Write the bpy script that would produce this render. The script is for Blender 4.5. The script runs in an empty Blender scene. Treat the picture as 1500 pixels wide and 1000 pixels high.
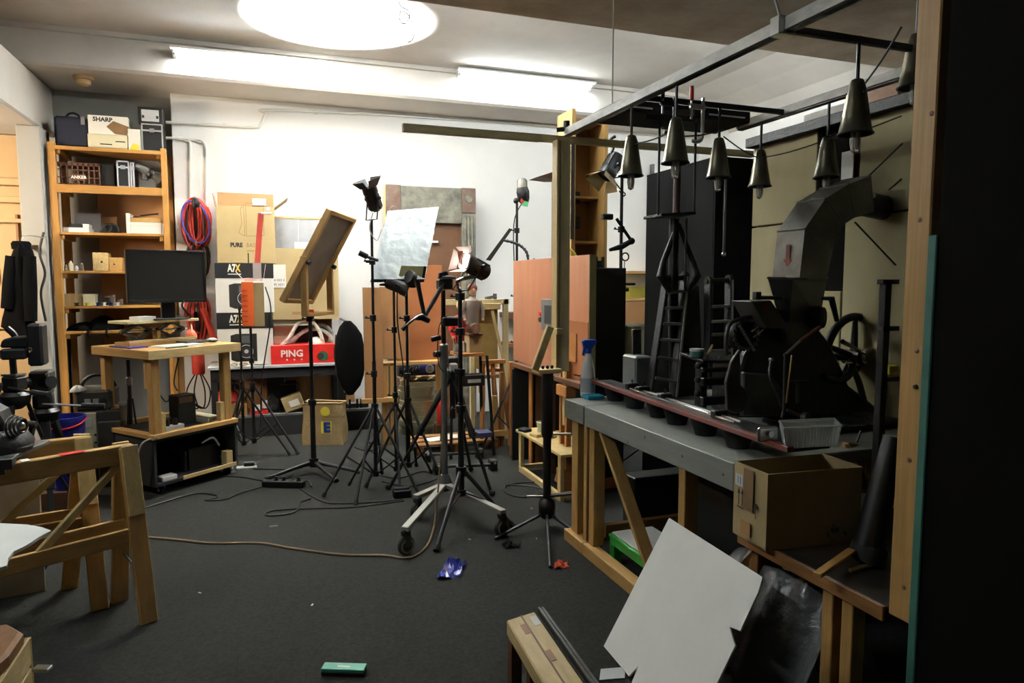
import bpy, bmesh, math, random
from mathutils import Vector as V, Matrix, Quaternion
random.seed(7)
SC = bpy.context.scene
COL = SC.collection

# ------------------------------------------------------------------ camera
F_PX, CAM_H = 1010.0, 1.55
YAW, PITCH = math.atan(369 / 1014.0), math.atan(87 / 1010.0)
cam_data = bpy.data.cameras.new('camera'); cam_data.sensor_width = 36.0
cam_data.lens = F_PX / 1500 * 36.0; cam_data.clip_start = 0.05
cam = bpy.data.objects.new('camera', cam_data); COL.objects.link(cam)
cam.location = (0, 0, CAM_H); cam.rotation_euler = (math.pi / 2 - PITCH, 0, -YAW)
SC.camera = cam

# ------------------------------------------------------------------ world, exposure, lights
W = bpy.data.worlds.new('world'); SC.world = W; W.use_nodes = True
W.node_tree.nodes['Background'].inputs[0].default_value = (1.0, 0.86, 0.7, 1)
W.node_tree.nodes['Background'].inputs[1].default_value = 0.010
SC.view_settings.view_transform = 'Standard'; SC.view_settings.look = 'None'
SC.view_settings.gamma = 1.0; SC.view_settings.use_curve_mapping = False
SC.view_settings.exposure = 1.45
TUBE_EMIT = 80.0          # fluorescent tubes on the rear beam, plus the added unseen ones
SPOT_UP = 8500.0           # studio lamp turned up at the ceiling
SPOT_SIDE = 25.0          # second studio lamp
ROOM_LEFT = 40.0          # warm lamp of the side room on the left


def lamp(name, kind, loc, power, color, parent=None, aim=None, **kw):
    d = bpy.data.lights.new(name, kind); d.energy = power; d.color = color
    for k, v in kw.items(): setattr(d, k, v)
    o = bpy.data.objects.new(name, d); COL.objects.link(o)
    o.location = loc
    if aim is not None:
        o.rotation_euler = (V(aim) - V(loc)).to_track_quat('-Z', 'Y').to_euler()
    return o

lamp('side_room_lamp', 'AREA', (-3.3, 6.2, 2.3), ROOM_LEFT, (1.0, 0.82, 0.6), aim=(-2.5, 8.0, 1.5), size=0.5)

# ------------------------------------------------------------------ pixel ray to a point on a plane
_F = V((math.sin(YAW) * math.cos(PITCH), math.cos(YAW) * math.cos(PITCH), -math.sin(PITCH)))
_R = V((math.cos(YAW), -math.sin(YAW), 0)); _U = _R.cross(_F)


def at(px, py, x=None, y=None, z=None):
    d = _F + _R * ((px - 750) / F_PX) + _U * ((500 - py) / F_PX)
    if x is not None: t = x / d.x
    elif y is not None: t = y / d.y
    else: t = (z - CAM_H) / d.z
    return V((0, 0, CAM_H)) + d * t

# ------------------------------------------------------------------ materials
MATS = {}


def srgb(c):
    f = lambda u: u / 12.92 if u <= 0.04045 else ((u + 0.055) / 1.055) ** 2.4
    return tuple(f(v / 255.0) for v in c) + (1.0,)


def mat(name, c, rough=0.6, metal=0.0, var=0.18, scale=6.0, bump=0.0, coord='Object', c2=None, emit=0, spec=0.5,
        alpha=1.0, trans=0.0, detail=5.0, stretch=(1, 1, 1), bscale=None):
    if name in MATS: return MATS[name]
    m = bpy.data.materials.new(name); m.use_nodes = True
    nt = m.node_tree; b = nt.nodes['Principled BSDF']
    b.inputs['Roughness'].default_value = rough; b.inputs['Metallic'].default_value = metal
    b.inputs['Specular IOR Level'].default_value = spec
    base = srgb(c)
    tc = nt.nodes.new('ShaderNodeTexCoord'); mp = nt.nodes.new('ShaderNodeMapping')
    mp.inputs['Scale'].default_value = stretch
    nt.links.new(tc.outputs[coord], mp.inputs[0])
    nz = nt.nodes.new('ShaderNodeTexNoise'); nz.inputs['Scale'].default_value = scale
    nz.inputs['Detail'].default_value = detail; nz.inputs['Roughness'].default_value = 0.65
    nt.links.new(mp.outputs[0], nz.inputs['Vector'])
    rp = nt.nodes.new('ShaderNodeValToRGB')
    rp.color_ramp.elements[0].position = 0.3; rp.color_ramp.elements[1].position = 0.7
    if c2: a, d = base, srgb(c2)
    else:
        a = tuple(v * (1 - var) for v in base[:3]) + (1,); d = tuple(min(1, v * (1 + var)) for v in base[:3]) + (1,)
    rp.color_ramp.elements[0].color = a; rp.color_ramp.elements[1].color = d
    nt.links.new(nz.outputs['Fac'], rp.inputs[0]); nt.links.new(rp.outputs[0], b.inputs['Base Color'])
    if bump:
        n2 = nt.nodes.new('ShaderNodeTexNoise'); n2.inputs['Scale'].default_value = bscale or scale * 4
        n2.inputs['Detail'].default_value = 6
        nt.links.new(mp.outputs[0], n2.inputs['Vector'])
        bp = nt.nodes.new('ShaderNodeBump'); bp.inputs['Strength'].default_value = bump
        bp.inputs['Distance'].default_value = 0.02
        nt.links.new(n2.outputs['Fac'], bp.inputs['Height']); nt.links.new(bp.outputs[0], b.inputs['Normal'])
    if emit:
        b.inputs['Emission Color'].default_value = base; b.inputs['Emission Strength'].default_value = emit
    if trans: b.inputs['Transmission Weight'].default_value = trans
    if alpha < 1: b.inputs['Alpha'].default_value = alpha
    MATS[name] = m
    return m


def wood(name, c, var=0.22, rough=0.55): return mat(name, c, rough, var=var, scale=5.0, coord='Generated', detail=8, bump=0.05)

M_white = mat('white_plaster', (241, 240, 237), 0.85, var=0.03, scale=1.5, bump=0.12, bscale=14)
M_ceil = mat('ceiling_plaster', (184, 178, 170), 0.9, scale=0.9, c2=(204, 199, 192), bump=0.15, bscale=9)
M_dirtyshade = mat('dirty_shaded_plaster', (118, 98, 72), 0.9, scale=1.3, c2=(168, 152, 130), bump=0.15, bscale=9)  # dirt and the shade under the beam, both in the colour
M_carpet = mat('carpet', (50, 50, 47), 0.97, scale=55, var=0.28, bump=0.6, bscale=260, spec=0.1)
M_conc = mat('concrete_panel', (134, 123, 88), 0.85, scale=2.6, c2=(148, 138, 106), bump=0.1, stretch=(1, 1, .45))
M_darkwall = mat('unlit_wall', (48, 44, 40), 0.95, var=.1)  # dark colour put in so these walls bounce little light
M_niche = mat('grey_wall', (150, 148, 142), 0.9, var=0.05, scale=2)
M_tan = mat('tan_board', (184, 154, 112), 0.7, var=0.08, scale=2)
M_wood = wood('pine', (166, 128, 72)); M_wood2 = wood('pale_pine', (188, 164, 112)); M_wood3 = wood('brown_wood', (132, 90, 46))
M_wooddk = wood('dark_wood', (92, 60, 36)); M_lath = wood('grey_lath', (184, 170, 128)); M_oak = wood('shelf_pine', (162, 116, 54))
M_grey_wood = wood('grey_painted_wood', (116, 118, 112), var=.15)
M_orange_wood = wood('orange_wood', (160, 104, 52))
M_black = mat('black_metal', (20, 20, 21), 0.42, var=.25, scale=20); M_blk2 = mat('black_plastic', (15, 15, 16), 0.5, var=.2)
M_matte = mat('matte_black', (22, 22, 23), 0.9, var=.2); M_rubber = mat('black_rubber', (28, 28, 28), 0.8)
M_cast = mat('cast_iron', (27, 27, 28), 0.48, metal=.35, scale=14, var=.35, bump=.2)
M_iron = mat('worn_iron', (70, 70, 68), 0.4, metal=.7, scale=18, var=.35, bump=.1)
M_steel = mat('steel', (190, 190, 188), 0.28, metal=1, var=.08); M_chrome = mat('chrome', (225, 225, 225), 0.12, metal=1, var=.03)
M_pend = mat('olive_metal', (104, 100, 82), 0.3, metal=.8, scale=9, var=.25)
M_greypole = mat('grey_enamel', (104, 106, 104), 0.45, metal=.3, var=.1)
M_glass = mat('bulb_glass', (235, 232, 222), 0.08, trans=.75, var=0, spec=.8)
M_card = mat('cardboard', (150, 130, 90), 0.85, var=.06, scale=5); M_card2 = mat('cardboard_inside', (132, 100, 64), 0.9, var=.08)
M_carddk = mat('brown_cardboard', (150, 112, 68), 0.9, var=.08)
M_hard = mat('hardboard', (144, 102, 60), 0.7, scale=2, c2=(156, 112, 70)); M_hard2 = mat('orange_hardboard', (158, 96, 54), 0.6, scale=2.2, c2=(148, 88, 46))
M_copper = mat('copper_board', (170, 110, 80), 0.4, metal=.2, scale=1.6, c2=(190, 134, 102), stretch=(1, 3, .6))
M_foil = mat('foil', (214, 220, 220), 0.4, metal=.35, var=.06, scale=8, bump=.22, bscale=18)
M_paper = mat('white_paper', (226, 224, 216), 0.8, var=.03); M_board = mat('white_foamboard', (236, 236, 230), 0.8, var=.05, scale=3, bump=.05)
M_red = mat('red_paint', (196, 34, 28), 0.45, var=.1); M_redcord = mat('red_cable', (186, 54, 38), 0.5, var=.15)
M_bluecord = mat('blue_cable', (52, 66, 160), 0.5, var=.1); M_blackcord = mat('black_cable', (24, 23, 22), 0.6)
M_tancord = mat('tan_cable', (130, 108, 80), 0.6, var=.1); M_blue = mat('blue_plastic', (30, 34, 120), 0.35, var=.08)
M_navy = mat('navy_fabric', (22, 24, 40), 0.9); M_cloth = mat('black_cloth', (7, 7, 8), 0.95, spec=.1)
M_green = mat('green_plastic', (40, 150, 48), 0.4, var=.06); M_teal = mat('teal_paint', (52, 104, 92), 0.6, scale=4, var=.2)
M_aqua = mat('aqua_sponge', (30, 150, 176), 0.8); M_beige = mat('beige_plastic', (206, 200, 170), 0.5, var=.05)
M_wtplas = mat('white_plastic', (220, 220, 214), 0.35, var=.03); M_screen = mat('dark_screen', (40, 38, 36), 0.4, var=.05)
M_yellow = mat('yellow_print', (214, 196, 60), 0.7, var=.05); M_marble = mat('marble', (60, 60, 52), 0.5, scale=7, c2=(130, 126, 112), bump=.1, detail=9)
M_redmarble = mat('red_marble', (80, 44, 34), 0.5, scale=9, c2=(104, 92, 78), detail=9)
M_bag = mat('kraft_paper', (150, 126, 86), 0.85, var=.14, bump=.35, scale=6); M_plastic = mat('clear_plastic', (210, 214, 212), 0.15, alpha=.38, var=.02)
M_greyplas = mat('grey_plastic_sheet', (84, 84, 84), 0.3, var=.2, bump=.5, scale=5); M_void = mat('near_black_panel', (10, 8, 6), 0.95, var=.3, spec=.1)
M_orange = mat('orange_housing', (214, 96, 36), 0.5, var=.1); M_skin = mat('doll_skin', (206, 160, 126), 0.6, var=.04)
M_greycl = mat('grey_doll_shirt', (134, 122, 112), 0.9); M_hair = mat('auburn_hair', (96, 44, 22), 0.7)
M_barn = mat('pale_barn_door', (236, 226, 224), 0.4, var=.03); M_pink = mat('pink_gel', (232, 150, 128), 0.5)
M_lit = mat('lit_lens', (255, 236, 214), 0.4, emit=9, var=0); M_tube = mat('fluorescent_tube', (240, 251, 255), 0.4, emit=TUBE_EMIT, var=0)
M_redrust = mat('flaking_red_paint', (120, 44, 34), 0.7, scale=16, c2=(80, 60, 50))
M_filmcan = mat('film_can', (170, 168, 140), 0.35, metal=.6, var=.12); M_silver = mat('aluminium', (214, 214, 212), 0.3, metal=.8, var=.04)
M_bluegel = mat('blue_gel', (40, 50, 130), 0.25, var=.2, scale=20); M_orangegel = mat('orange_gel', (196, 66, 24), 0.4)
M_field = mat('field_print', (120, 128, 50), 0.7, scale=1.2, c2=(214, 190, 70)); M_sky = mat('sky_print', (206, 206, 190), 0.7, var=.05)
M_ink = mat('black_ink', (26, 24, 22), 0.7); M_inkw = mat('white_ink', (236, 234, 226), 0.7, var=.02); M_inkgold = mat('gold_ink', (214, 184, 90), 0.7)
M_inkblue = mat('blue_ink', (30, 56, 130), 0.7); M_grey = mat('light_grey', (176, 178, 178), 0.6, var=.04); M_inkbrown = mat('brown_ink', (112, 84, 52), 0.8)
M_salmon = mat('salmon_rubber', (206, 100, 70), 0.5); M_purple = mat('purple_cloth', (64, 30, 60), 0.9); M_greenp = mat('dark_green', (34, 84, 52), 0.6)

# ------------------------------------------------------------------ geometry collector (world coordinates)


class G:
    def __init__(s): s.v, s.f, s.sm = [], [], []

    def add(s, vs, fs, smooth=False):
        o = len(s.v); s.v += [V(p) for p in vs]; s.f += [tuple(i + o for i in q) for q in fs]; s.sm += [smooth] * len(fs)
        return s

    def box(s, lo, hi):
        x0, y0, z0 = lo; x1, y1, z1 = hi
        return s.hexa([(x0, y0, z0), (x1, y0, z0), (x1, y1, z0), (x0, y1, z0), (x0, y0, z1), (x1, y0, z1), (x1, y1, z1), (x0, y1, z1)])

    def hexa(s, p):
        return s.add(p, [(3, 2, 1, 0), (4, 5, 6, 7), (0, 1, 5, 4), (1, 2, 6, 5), (2, 3, 7, 6), (3, 0, 4, 7)])

    def obox(s, o, u, v, w):
        """box from corner o with edge vectors u, v, w"""
        o, u, v, w = V(o), V(u), V(v), V(w)
        return s.hexa([o, o + u, o + u + v, o + v, o + w, o + u + w, o + u + v + w, o + v + w])

    def bar(s, a, b, w, h=None, up=(0, 0, 1)):
        a, b = V(a), V(b); h = h or w; d = (b - a).normalized(); up = V(up)
        if abs(d.dot(up)) > .97: up = V((0, 1, 0))
        r = d.cross(up).normalized(); u = r.cross(d).normalized()
        return s.obox(a - r * w / 2 - u * h / 2, r * w, u * h, b - a)

    def tube(s, pts, r, n=8):
        pts = [V(p) for p in pts]; k = len(pts)
        rs = r if isinstance(r, (list, tuple)) else [r] * k
        t0 = (pts[1] - pts[0]).normalized()
        nrm = t0.orthogonal().normalized(); vs = []
        for i, p in enumerate(pts):
            t = (pts[min(i + 1, k - 1)] - pts[max(i - 1, 0)]).normalized()
            nrm = (nrm - t * nrm.dot(t))
            nrm = nrm.normalized() if nrm.length > 1e-6 else t.orthogonal().normalized()
            bn = t.cross(nrm)
            for j in range(n):
                a = 2 * math.pi * j / n
                vs.append(p + (nrm * math.cos(a) + bn * math.sin(a)) * rs[i])
        fs = [(i * n + j, i * n + (j + 1) % n, (i + 1) * n + (j + 1) % n, (i + 1) * n + j) for i in range(k - 1) for j in range(n)]
        o = len(s.v); s.add(vs, fs, True)
        s.f += [tuple(o + j for j in reversed(range(n))), tuple(o + (k - 1) * n + j for j in range(n))]; s.sm += [False, False]
        return s

    def lathe(s, prof, c, axis=(0, 0, 1), n=20):
        """prof: (radius, distance along axis)"""
        ax = V(axis).normalized(); e1 = ax.orthogonal().normalized(); e2 = ax.cross(e1); c = V(c); vs = []
        for r, t in prof:
            r = max(r, 1e-4)
            for j in range(n):
                a = 2 * math.pi * j / n; vs.append(c + ax * t + (e1 * math.cos(a) + e2 * math.sin(a)) * r)
        k = len(prof)
        fs = [(i * n + j, i * n + (j + 1) % n, (i + 1) * n + (j + 1) % n, (i + 1) * n + j) for i in range(k - 1) for j in range(n)]
        return s.add(vs, fs, True)

    def prism(s, poly, th):
        poly = [V(p) for p in poly]; n = len(poly); th = V(th)
        return s.add(poly + [p + th for p in poly], [tuple(reversed(range(n))), tuple(range(n, 2 * n))] +
                     [(i, (i + 1) % n, (i + 1) % n + n, i + n) for i in range(n)])

    def ball(s, c, r, n=12, sc=(1, 1, 1)):
        c = V(c); m = n // 2; vs = []
        for i in range(m + 1):
            ph = math.pi * i / m
            for j in range(n):
                a = 2 * math.pi * j / n
                vs.append(c + V((r * sc[0] * math.sin(ph) * math.cos(a), r * sc[1] * math.sin(ph) * math.sin(a), r * sc[2] * math.cos(ph))))
        return s.add(vs, [(i * n + j, (i + 1) * n + j, (i + 1) * n + (j + 1) % n, i * n + (j + 1) % n) for i in range(m) for j in range(n)], True)

    def grid(s, fn, nu, nv, smooth=True):
        vs = [fn(i / nu, j / nv) for j in range(nv + 1) for i in range(nu + 1)]
        return s.add(vs, [(j * (nu + 1) + i, j * (nu + 1) + i + 1, (j + 1) * (nu + 1) + i + 1, (j + 1) * (nu + 1) + i) for j in range(nv) for i in range(nu)], smooth)


OFF = {}


def mesh_obj(name, g, m, off):
    me = bpy.data.meshes.new(name)
    me.from_pydata([tuple(p - off) for p in g.v], [], g.f)
    me.polygons.foreach_set('use_smooth', g.sm)
    if any(g.sm):
        try: me.set_sharp_from_angle(angle=math.radians(42))
        except Exception: pass
    bm = bmesh.new(); bm.from_mesh(me); bmesh.ops.recalc_face_normals(bm, faces=bm.faces); bm.to_mesh(me); bm.free()
    me.materials.append(m)
    o = bpy.data.objects.new(name, me); COL.objects.link(o)
    return o


def tag(o, label, cat, group=None):
    o['label'] = label; o['category'] = cat
    if group: o['group'] = group
    return o


def thing(name, label, cat, loc, group=None):
    o = bpy.data.objects.new(name, None); COL.objects.link(o); o.location = V(loc); o.empty_display_size = .05
    OFF[o.name] = V(loc)
    return tag(o, label, cat, group)


def part(parent, name, g, m, bevel=0, label=None, solid=0, stuff=False):
    o = mesh_obj(name, g, m, OFF[parent.name]); o.parent = parent; OFF[o.name] = OFF[parent.name]
    if bevel: mods(o, bevel)
    if solid: sd = o.modifiers.new('thick', 'SOLIDIFY'); sd.thickness = solid; sd.offset = 0
    if label: o['label'] = label
    if stuff: o['kind'] = 'stuff'
    return o


def mods(o, w):
    b = o.modifiers.new('bevel', 'BEVEL'); b.width = w; b.segments = 1; b.limit_method = 'ANGLE'; b.angle_limit = math.radians(50)


def one(name, g, m, label, cat, group=None, bevel=0, solid=0):
    xs = [p.x for p in g.v]; ys = [p.y for p in g.v]; zs = [p.z for p in g.v]
    c = V(((min(xs) + max(xs)) / 2, (min(ys) + max(ys)) / 2, min(zs)))
    o = mesh_obj(name, g, m, c); o.location = c; OFF[o.name] = c
    if bevel: mods(o, bevel)
    if solid: sd = o.modifiers.new('thick', 'SOLIDIFY'); sd.thickness = solid; sd.offset = 0
    return tag(o, label, cat, group)


def struct(name, g, m, bevel=0):
    xs = [p.x for p in g.v]; ys = [p.y for p in g.v]; zs = [p.z for p in g.v]
    c = V(((min(xs) + max(xs)) / 2, (min(ys) + max(ys)) / 2, min(zs)))
    o = mesh_obj(name, g, m, c); o.location = c; OFF[o.name] = c; o['kind'] = 'structure'
    if bevel: mods(o, bevel)
    return o


def copy_tree(o, loc, label, rotz=0):
    c = o.copy(); COL.objects.link(c); c.location = V(loc); c.rotation_euler = (0, 0, rotz); c['label'] = label
    OFF[c.name] = V(loc)

    def rec(src, dst):
        for ch in [k for k in src.children if k.type in ('MESH', 'EMPTY')]:
            d = ch.copy(); COL.objects.link(d); d.parent = dst; rec(ch, d)
    rec(o, c)
    return c


def text(parent, s, size, o, xd, yd, m, name='lettering', align='LEFT', bold=0.0, sx=1.0):
    """flat lettering at world point o, reading along xd with height along yd"""
    cu = bpy.data.curves.new('tmp', 'FONT'); cu.body = s; cu.size = size; cu.align_x = align; cu.offset = bold; cu.resolution_u = 2
    t = bpy.data.objects.new('tmp', cu); COL.objects.link(t)
    me = bpy.data.meshes.new_from_object(t.evaluated_get(bpy.context.evaluated_depsgraph_get()))
    bpy.data.objects.remove(t); bpy.data.curves.remove(cu)
    xd, yd = V(xd).normalized(), V(yd).normalized(); n = xd.cross(yd).normalized(); off = OFF[parent.name]
    for v in me.vertices: v.co = V(o) + xd * v.co.x * sx + yd * v.co.y + n * .0015 - off
    me.name = name; me.materials.clear(); me.materials.append(m)
    ob = bpy.data.objects.new(name, me); COL.objects.link(ob); ob.parent = parent; OFF[ob.name] = off
    return ob


def arc(c, r, a0, a1, e1, e2, n=12):
    c, e1, e2 = V(c), V(e1), V(e2)
    return [c + (e1 * math.cos(a0 + (a1 - a0) * i / n) + e2 * math.sin(a0 + (a1 - a0) * i / n)) * r for i in range(n + 1)]


def smooth_path(pts, k=6):
    """Catmull-Rom through the points"""
    pts = [V(p) for p in pts]; out = []
    for i in range(len(pts) - 1):
        p0, p1, p2, p3 = pts[max(i - 1, 0)], pts[i], pts[i + 1], pts[min(i + 2, len(pts) - 1)]
        for j in range(k):
            t = j / k
            out.append(.5 * ((2 * p1) + (p2 - p0) * t + (2 * p0 - 5 * p1 + 4 * p2 - p3) * t * t + (3 * p1 - p0 - 3 * p2 + p3) * t ** 3))
    return out + [pts[-1]]

X, Y, Z = V((1, 0, 0)), V((0, 1, 0)), V((0, 0, 1))
# ================================================================== the room
CEIL, BB = 3.76, 3.43
struct('floor', G().box((-5, -2.2, -.06), (6.2, 8.7, 0)), M_carpet)
struct('ceiling', G().box((-5, -2.2, CEIL), (6.2, 8.7, CEIL + .1)), M_ceil)
struct('wall_back', G().box((-.79, 7.8, 0), (5.45, 8.5, BB)), M_white, .006)
struct('ceiling_beam', G().box((-5, 7.19, BB), (5.45, 8.7, CEIL)), M_ceil, .025)
struct('ceiling_beam', G().box((-5, 3.5, BB), (5.45, 4.77, CEIL)), M_dirtyshade, .025)
struct('wall_niche', G().box((-2.6, 8.06, 0), (-.79, 8.5, BB)), M_niche)
struct('wall_right', G().box((5.45, -2.2, 0), (5.7, 8.7, CEIL)), M_white)
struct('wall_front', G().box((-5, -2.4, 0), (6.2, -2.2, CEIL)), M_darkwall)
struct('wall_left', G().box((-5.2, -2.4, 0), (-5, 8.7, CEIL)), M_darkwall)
struct('wall_left_far', G().box((-5, 8.2, 0), (-2.6, 8.5, CEIL)), M_tan)
struct('ceiling_beam', G().box((-2.55, -2.2, 2.96), (-1.86, 8.06, BB)), M_ceil, .02)
struct('trim_1', G().box((-2.02, 7.45, 0), (-1.83, 7.75, 2.96)), M_niche, .01)
# small mouldings under the ceiling where beam and slab meet
struct('trim_2', G().bar((-5, 7.17, CEIL - .02), (5.45, 7.17, CEIL - .02), .05, .04), M_ceil)
struct('trim_3', G().bar((5.43, -2, CEIL - .03), (5.43, 7.19, CEIL - .03), .05, .05), M_ceil)
# plaster haunches between slab and wall on the right
for i, y0 in enumerate((7.19,)):
    g = G().prism([(5.45, y0, CEIL), (4.75, y0, CEIL), (5.05, y0, CEIL - .10), (5.3, y0, CEIL - .22), (5.45, y0, CEIL - .4)], (0, -2.42, 0))
    struct('trim_%d' % (4 + i), g, M_ceil)
# partition of stained panels behind the press, panels are separate pieces
pt = struct('wall_partition', G().box((3.03, .9, 0), (3.1, 3.70, 2.41)), M_wooddk)
ZJ = at(1120, 331, x=2.985).z
for (y0, y1, z0, z1) in ((3.15, 3.69, ZJ + .005, 2.4), (3.15, 3.69, .3, ZJ - .005), (1.2, 2.85, ZJ + .005, 2.4), (2.2, 2.93, .3, ZJ - .005), (1.2, 2.19, .3, ZJ - .005), (2.94, 3.14, .3, 1.5)):
    part(pt, 'panel', G().box((2.985, y0, z0), (3.03, y1, z1)), M_conc, .004)
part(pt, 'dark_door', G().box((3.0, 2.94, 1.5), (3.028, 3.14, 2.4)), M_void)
part(pt, 'top_rail', G().box((2.94, .9, 2.40), (3.12, 3.72, 2.46)), M_cast, .004)  # near-black colour stands in for the shadow line along the top
# near-black wall on the near right, its colour standing in for an unlit cabinet
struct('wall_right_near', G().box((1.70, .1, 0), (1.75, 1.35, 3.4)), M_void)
t = thing('wooden_post', 'tall knotty pine post at the right edge beside the dark panel', 'post', (1.74, 1.42, .58))
part(t, 'post', G().box((1.705, 1.382, .58), (1.78, 1.455, 3.0)), M_wood, .004)
for z in (.68, 1.05, 1.36, 1.72, 2.0):
    part(t, 'knot', G().lathe([(0, .0015), (.006, .001), (.007, 0)], (1.705, 1.41 + .02 * math.sin(z * 9), z), (-1, 0, 0), 10), M_wooddk)
part(t, 'bolt', G().lathe([(0, .006), (.006, .006), (.007, 0)], (1.705, 1.40, 1.26), (-1, 0, 0), 6), M_black)
one('teal_board', G().box((1.695, 1.353, .02), (1.75, 1.380, at(1354, 345, x=1.7).z)), M_teal, 'narrow teal painted board beside the pine post on the right', 'board', bevel=.003)

# ------------------------------------------------------------------ fluorescent tubes on the beam
def tube_lamp(x0, x1, y, z, wall_y, label, group):
    t = thing('fluorescent_lamp', label, 'lamp', ((x0 + x1) / 2, y, z), group)
    s = 1 if wall_y > y else -1
    part(t, 'housing', G().box((x0 - .03, min(y - s * .08, wall_y), z + .018), (x1 + .03, max(y - s * .08, wall_y), z + .04)), M_wtplas, .004)
    part(t, 'tube', G().tube([(x0 + .02, y, z), (x1 - .02, y, z)], .014, 10), M_tube)
    for x in (x0, x1):
        h = part(t, 'tube_holder', G().box((x - .014, min(y - s * .015, wall_y), z - .03), (x + .014, max(y - s * .015, wall_y), z + .05)), M_wtplas, .003)
        part(h, 'screw', G().lathe([(0, .004), (.006, .004), (.006, 0)], (x, y - s * .015, z - .018), (0, -s, 0), 8), M_ink)
za = at(370, 88, y=7.10).z; zb = at(770, 117, y=7.10).z
tube_lamp(at(255, 78, y=7.1).x, at(483, 98, y=7.1).x, 7.10, za, 7.19, 'long lit fluorescent tube on the beam above the white wall, left one', 'tubes on the rear ceiling beam')
tube_lamp(at(673, 108, y=7.1).x, at(866, 126, y=7.1).x, 7.10, zb, 7.19, 'long lit fluorescent tube on the beam nearer the wooden cabinet, right one', 'tubes on the rear ceiling beam')
tube_lamp(1.0, 2.4, 4.86, 3.60, 4.77, 'added unseen fluorescent tube on the far face of the dark front beam, left one', 'added tubes on the front ceiling beam')  # added out of view to brighten the back wall
tube_lamp(3.2, 4.6, 4.86, 3.60, 4.77, 'added unseen fluorescent tube on the far face of the dark front beam, right one', 'added tubes on the front ceiling beam')  # added out of view to brighten the right wall

ly = thing('fluorescent_lamp', 'added unseen fluorescent tube on the side of the long left beam', 'lamp', (-1.82, 2.9, 3.2))  # added tube out of view, lights the foreground from the left
part(ly, 'housing', G().box((-1.86, 2.15, 3.215), (-1.78, 3.65, 3.26)), M_wtplas, .004)
part(ly, 'tube', G().tube([(-1.79, 2.2, 3.2), (-1.79, 3.6, 3.2)], .014, 10), M_tube)
for y in (2.18, 3.62): part(ly, 'tube_holder', G().box((-1.86, y - .014, 3.17), (-1.775, y + .014, 3.25)), M_wtplas, .003)

# conduits
def wall_pipe(label, pts, y=7.775, r=.014):
    w = [at(a, b, y=y) for a, b in pts]
    t = thing('conduit_pipe', label, 'pipe', (w[0].x, y, w[0].z), 'conduits on the white wall')
    part(t, 'pipe', G().tube(smooth_path(w, 5), r, 8), M_wtplas)
    for k in (.25, .75):
        i = int(k * (len(w) - 1)); p = w[i].lerp(w[i + 1], .4)
        part(t, 'clip', G().box((p.x - .016, y - .005, p.z - .02), (p.x + .016, 7.8, p.z + .02)), M_wtplas)
wall_pipe('grey conduit running along the wall and stepping up near the ceiling', [(243, 179), (300, 182), (370, 186), (381, 183), (389, 166), (394, 161), (560, 168), (832, 186)])
wall_pipe('short white conduit bending down beside the wooden shelf', [(243, 202), (270, 203), (277, 206), (279, 216), (279, 260), (279, 305)])
wall_pipe('outer white conduit curving down above the coiled cables', [(262, 203), (288, 204), (298, 208), (302, 220), (302, 260), (302, 305)])
# ceiling detector, cable loop
p = at(122, 112, z=3.43)
t = thing('smoke_detector', 'small tan ceiling fitting above the tall shelf', 'detector', p)
part(t, 'base', G().lathe([(.0, 0), (.085, 0), (.085, -.03), (.06, -.035)], p, n=18), M_tan)
part(t, 'dome', G().lathe([(.06, -.035), (.058, -.07), (.035, -.085), (0, -.085)], p, n=18), M_tan)
p = at(585, 0, z=CEIL)
pp = [at(a, b, y=p.y + .02) for a, b in ((583, 0), (588, 10), (596, 14), (600, 22), (596, 33), (589, 34), (585, 26), (588, 16), (598, 22), (604, 36), (607, 48), (604, 58), (598, 62))]
t = one('loose_cable', G().tube(smooth_path(pp, 4), .006, 6), M_blackcord, 'thin dark cable looping from the ceiling beside the bright patch', 'cable')
a, b = at(574, 0, y=6), at(586, 70, y=6.6)
one('loose_cable', G().tube(smooth_path([a, a.lerp(b, .5) + X * .02, b], 6), .004, 6), M_blackcord, 'straight thin wire hanging along the ceiling left of the cable loop', 'cable')

# ------------------------------------------------------------------ tan side room on the left
t = thing('wall_cupboard', 'tan wooden cupboard with ledges in the side room on the left', 'cupboard', (-2.35, 8.0, 0))
part(t, 'back', G().box((-2.62, 7.98, 0), (-2.03, 8.04, 2.95)), M_tan)
for (pa, pb, d) in ((262, 272, .12), (288, 297, .10), (320, 326, .08), (478, 482, .03)):
    za, zb = at(25, pa, y=7.9).z, at(25, pb, y=7.9).z
    part(t, 'ledge', G().box((-2.62, 7.98 - d, zb), (-2.03, 7.98, za)), M_tan, .004)
part(t, 'upright', G().box((-2.1, 7.93, 1.0), (-2.06, 7.98, 2.2)), M_wood3)
part(t, 'upright', G().box((-2.2, 7.95, 1.9), (-2.18, 7.98, 2.2)), M_wood3)
one('paper_sheet', G().box((-2.58, 7.965, at(8, 416, y=7.96).z), (-2.36, 7.975, at(8, 392, y=7.96).z)), M_paper, 'pale sheet on the tan cupboard behind the black coat', 'paper')
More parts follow.
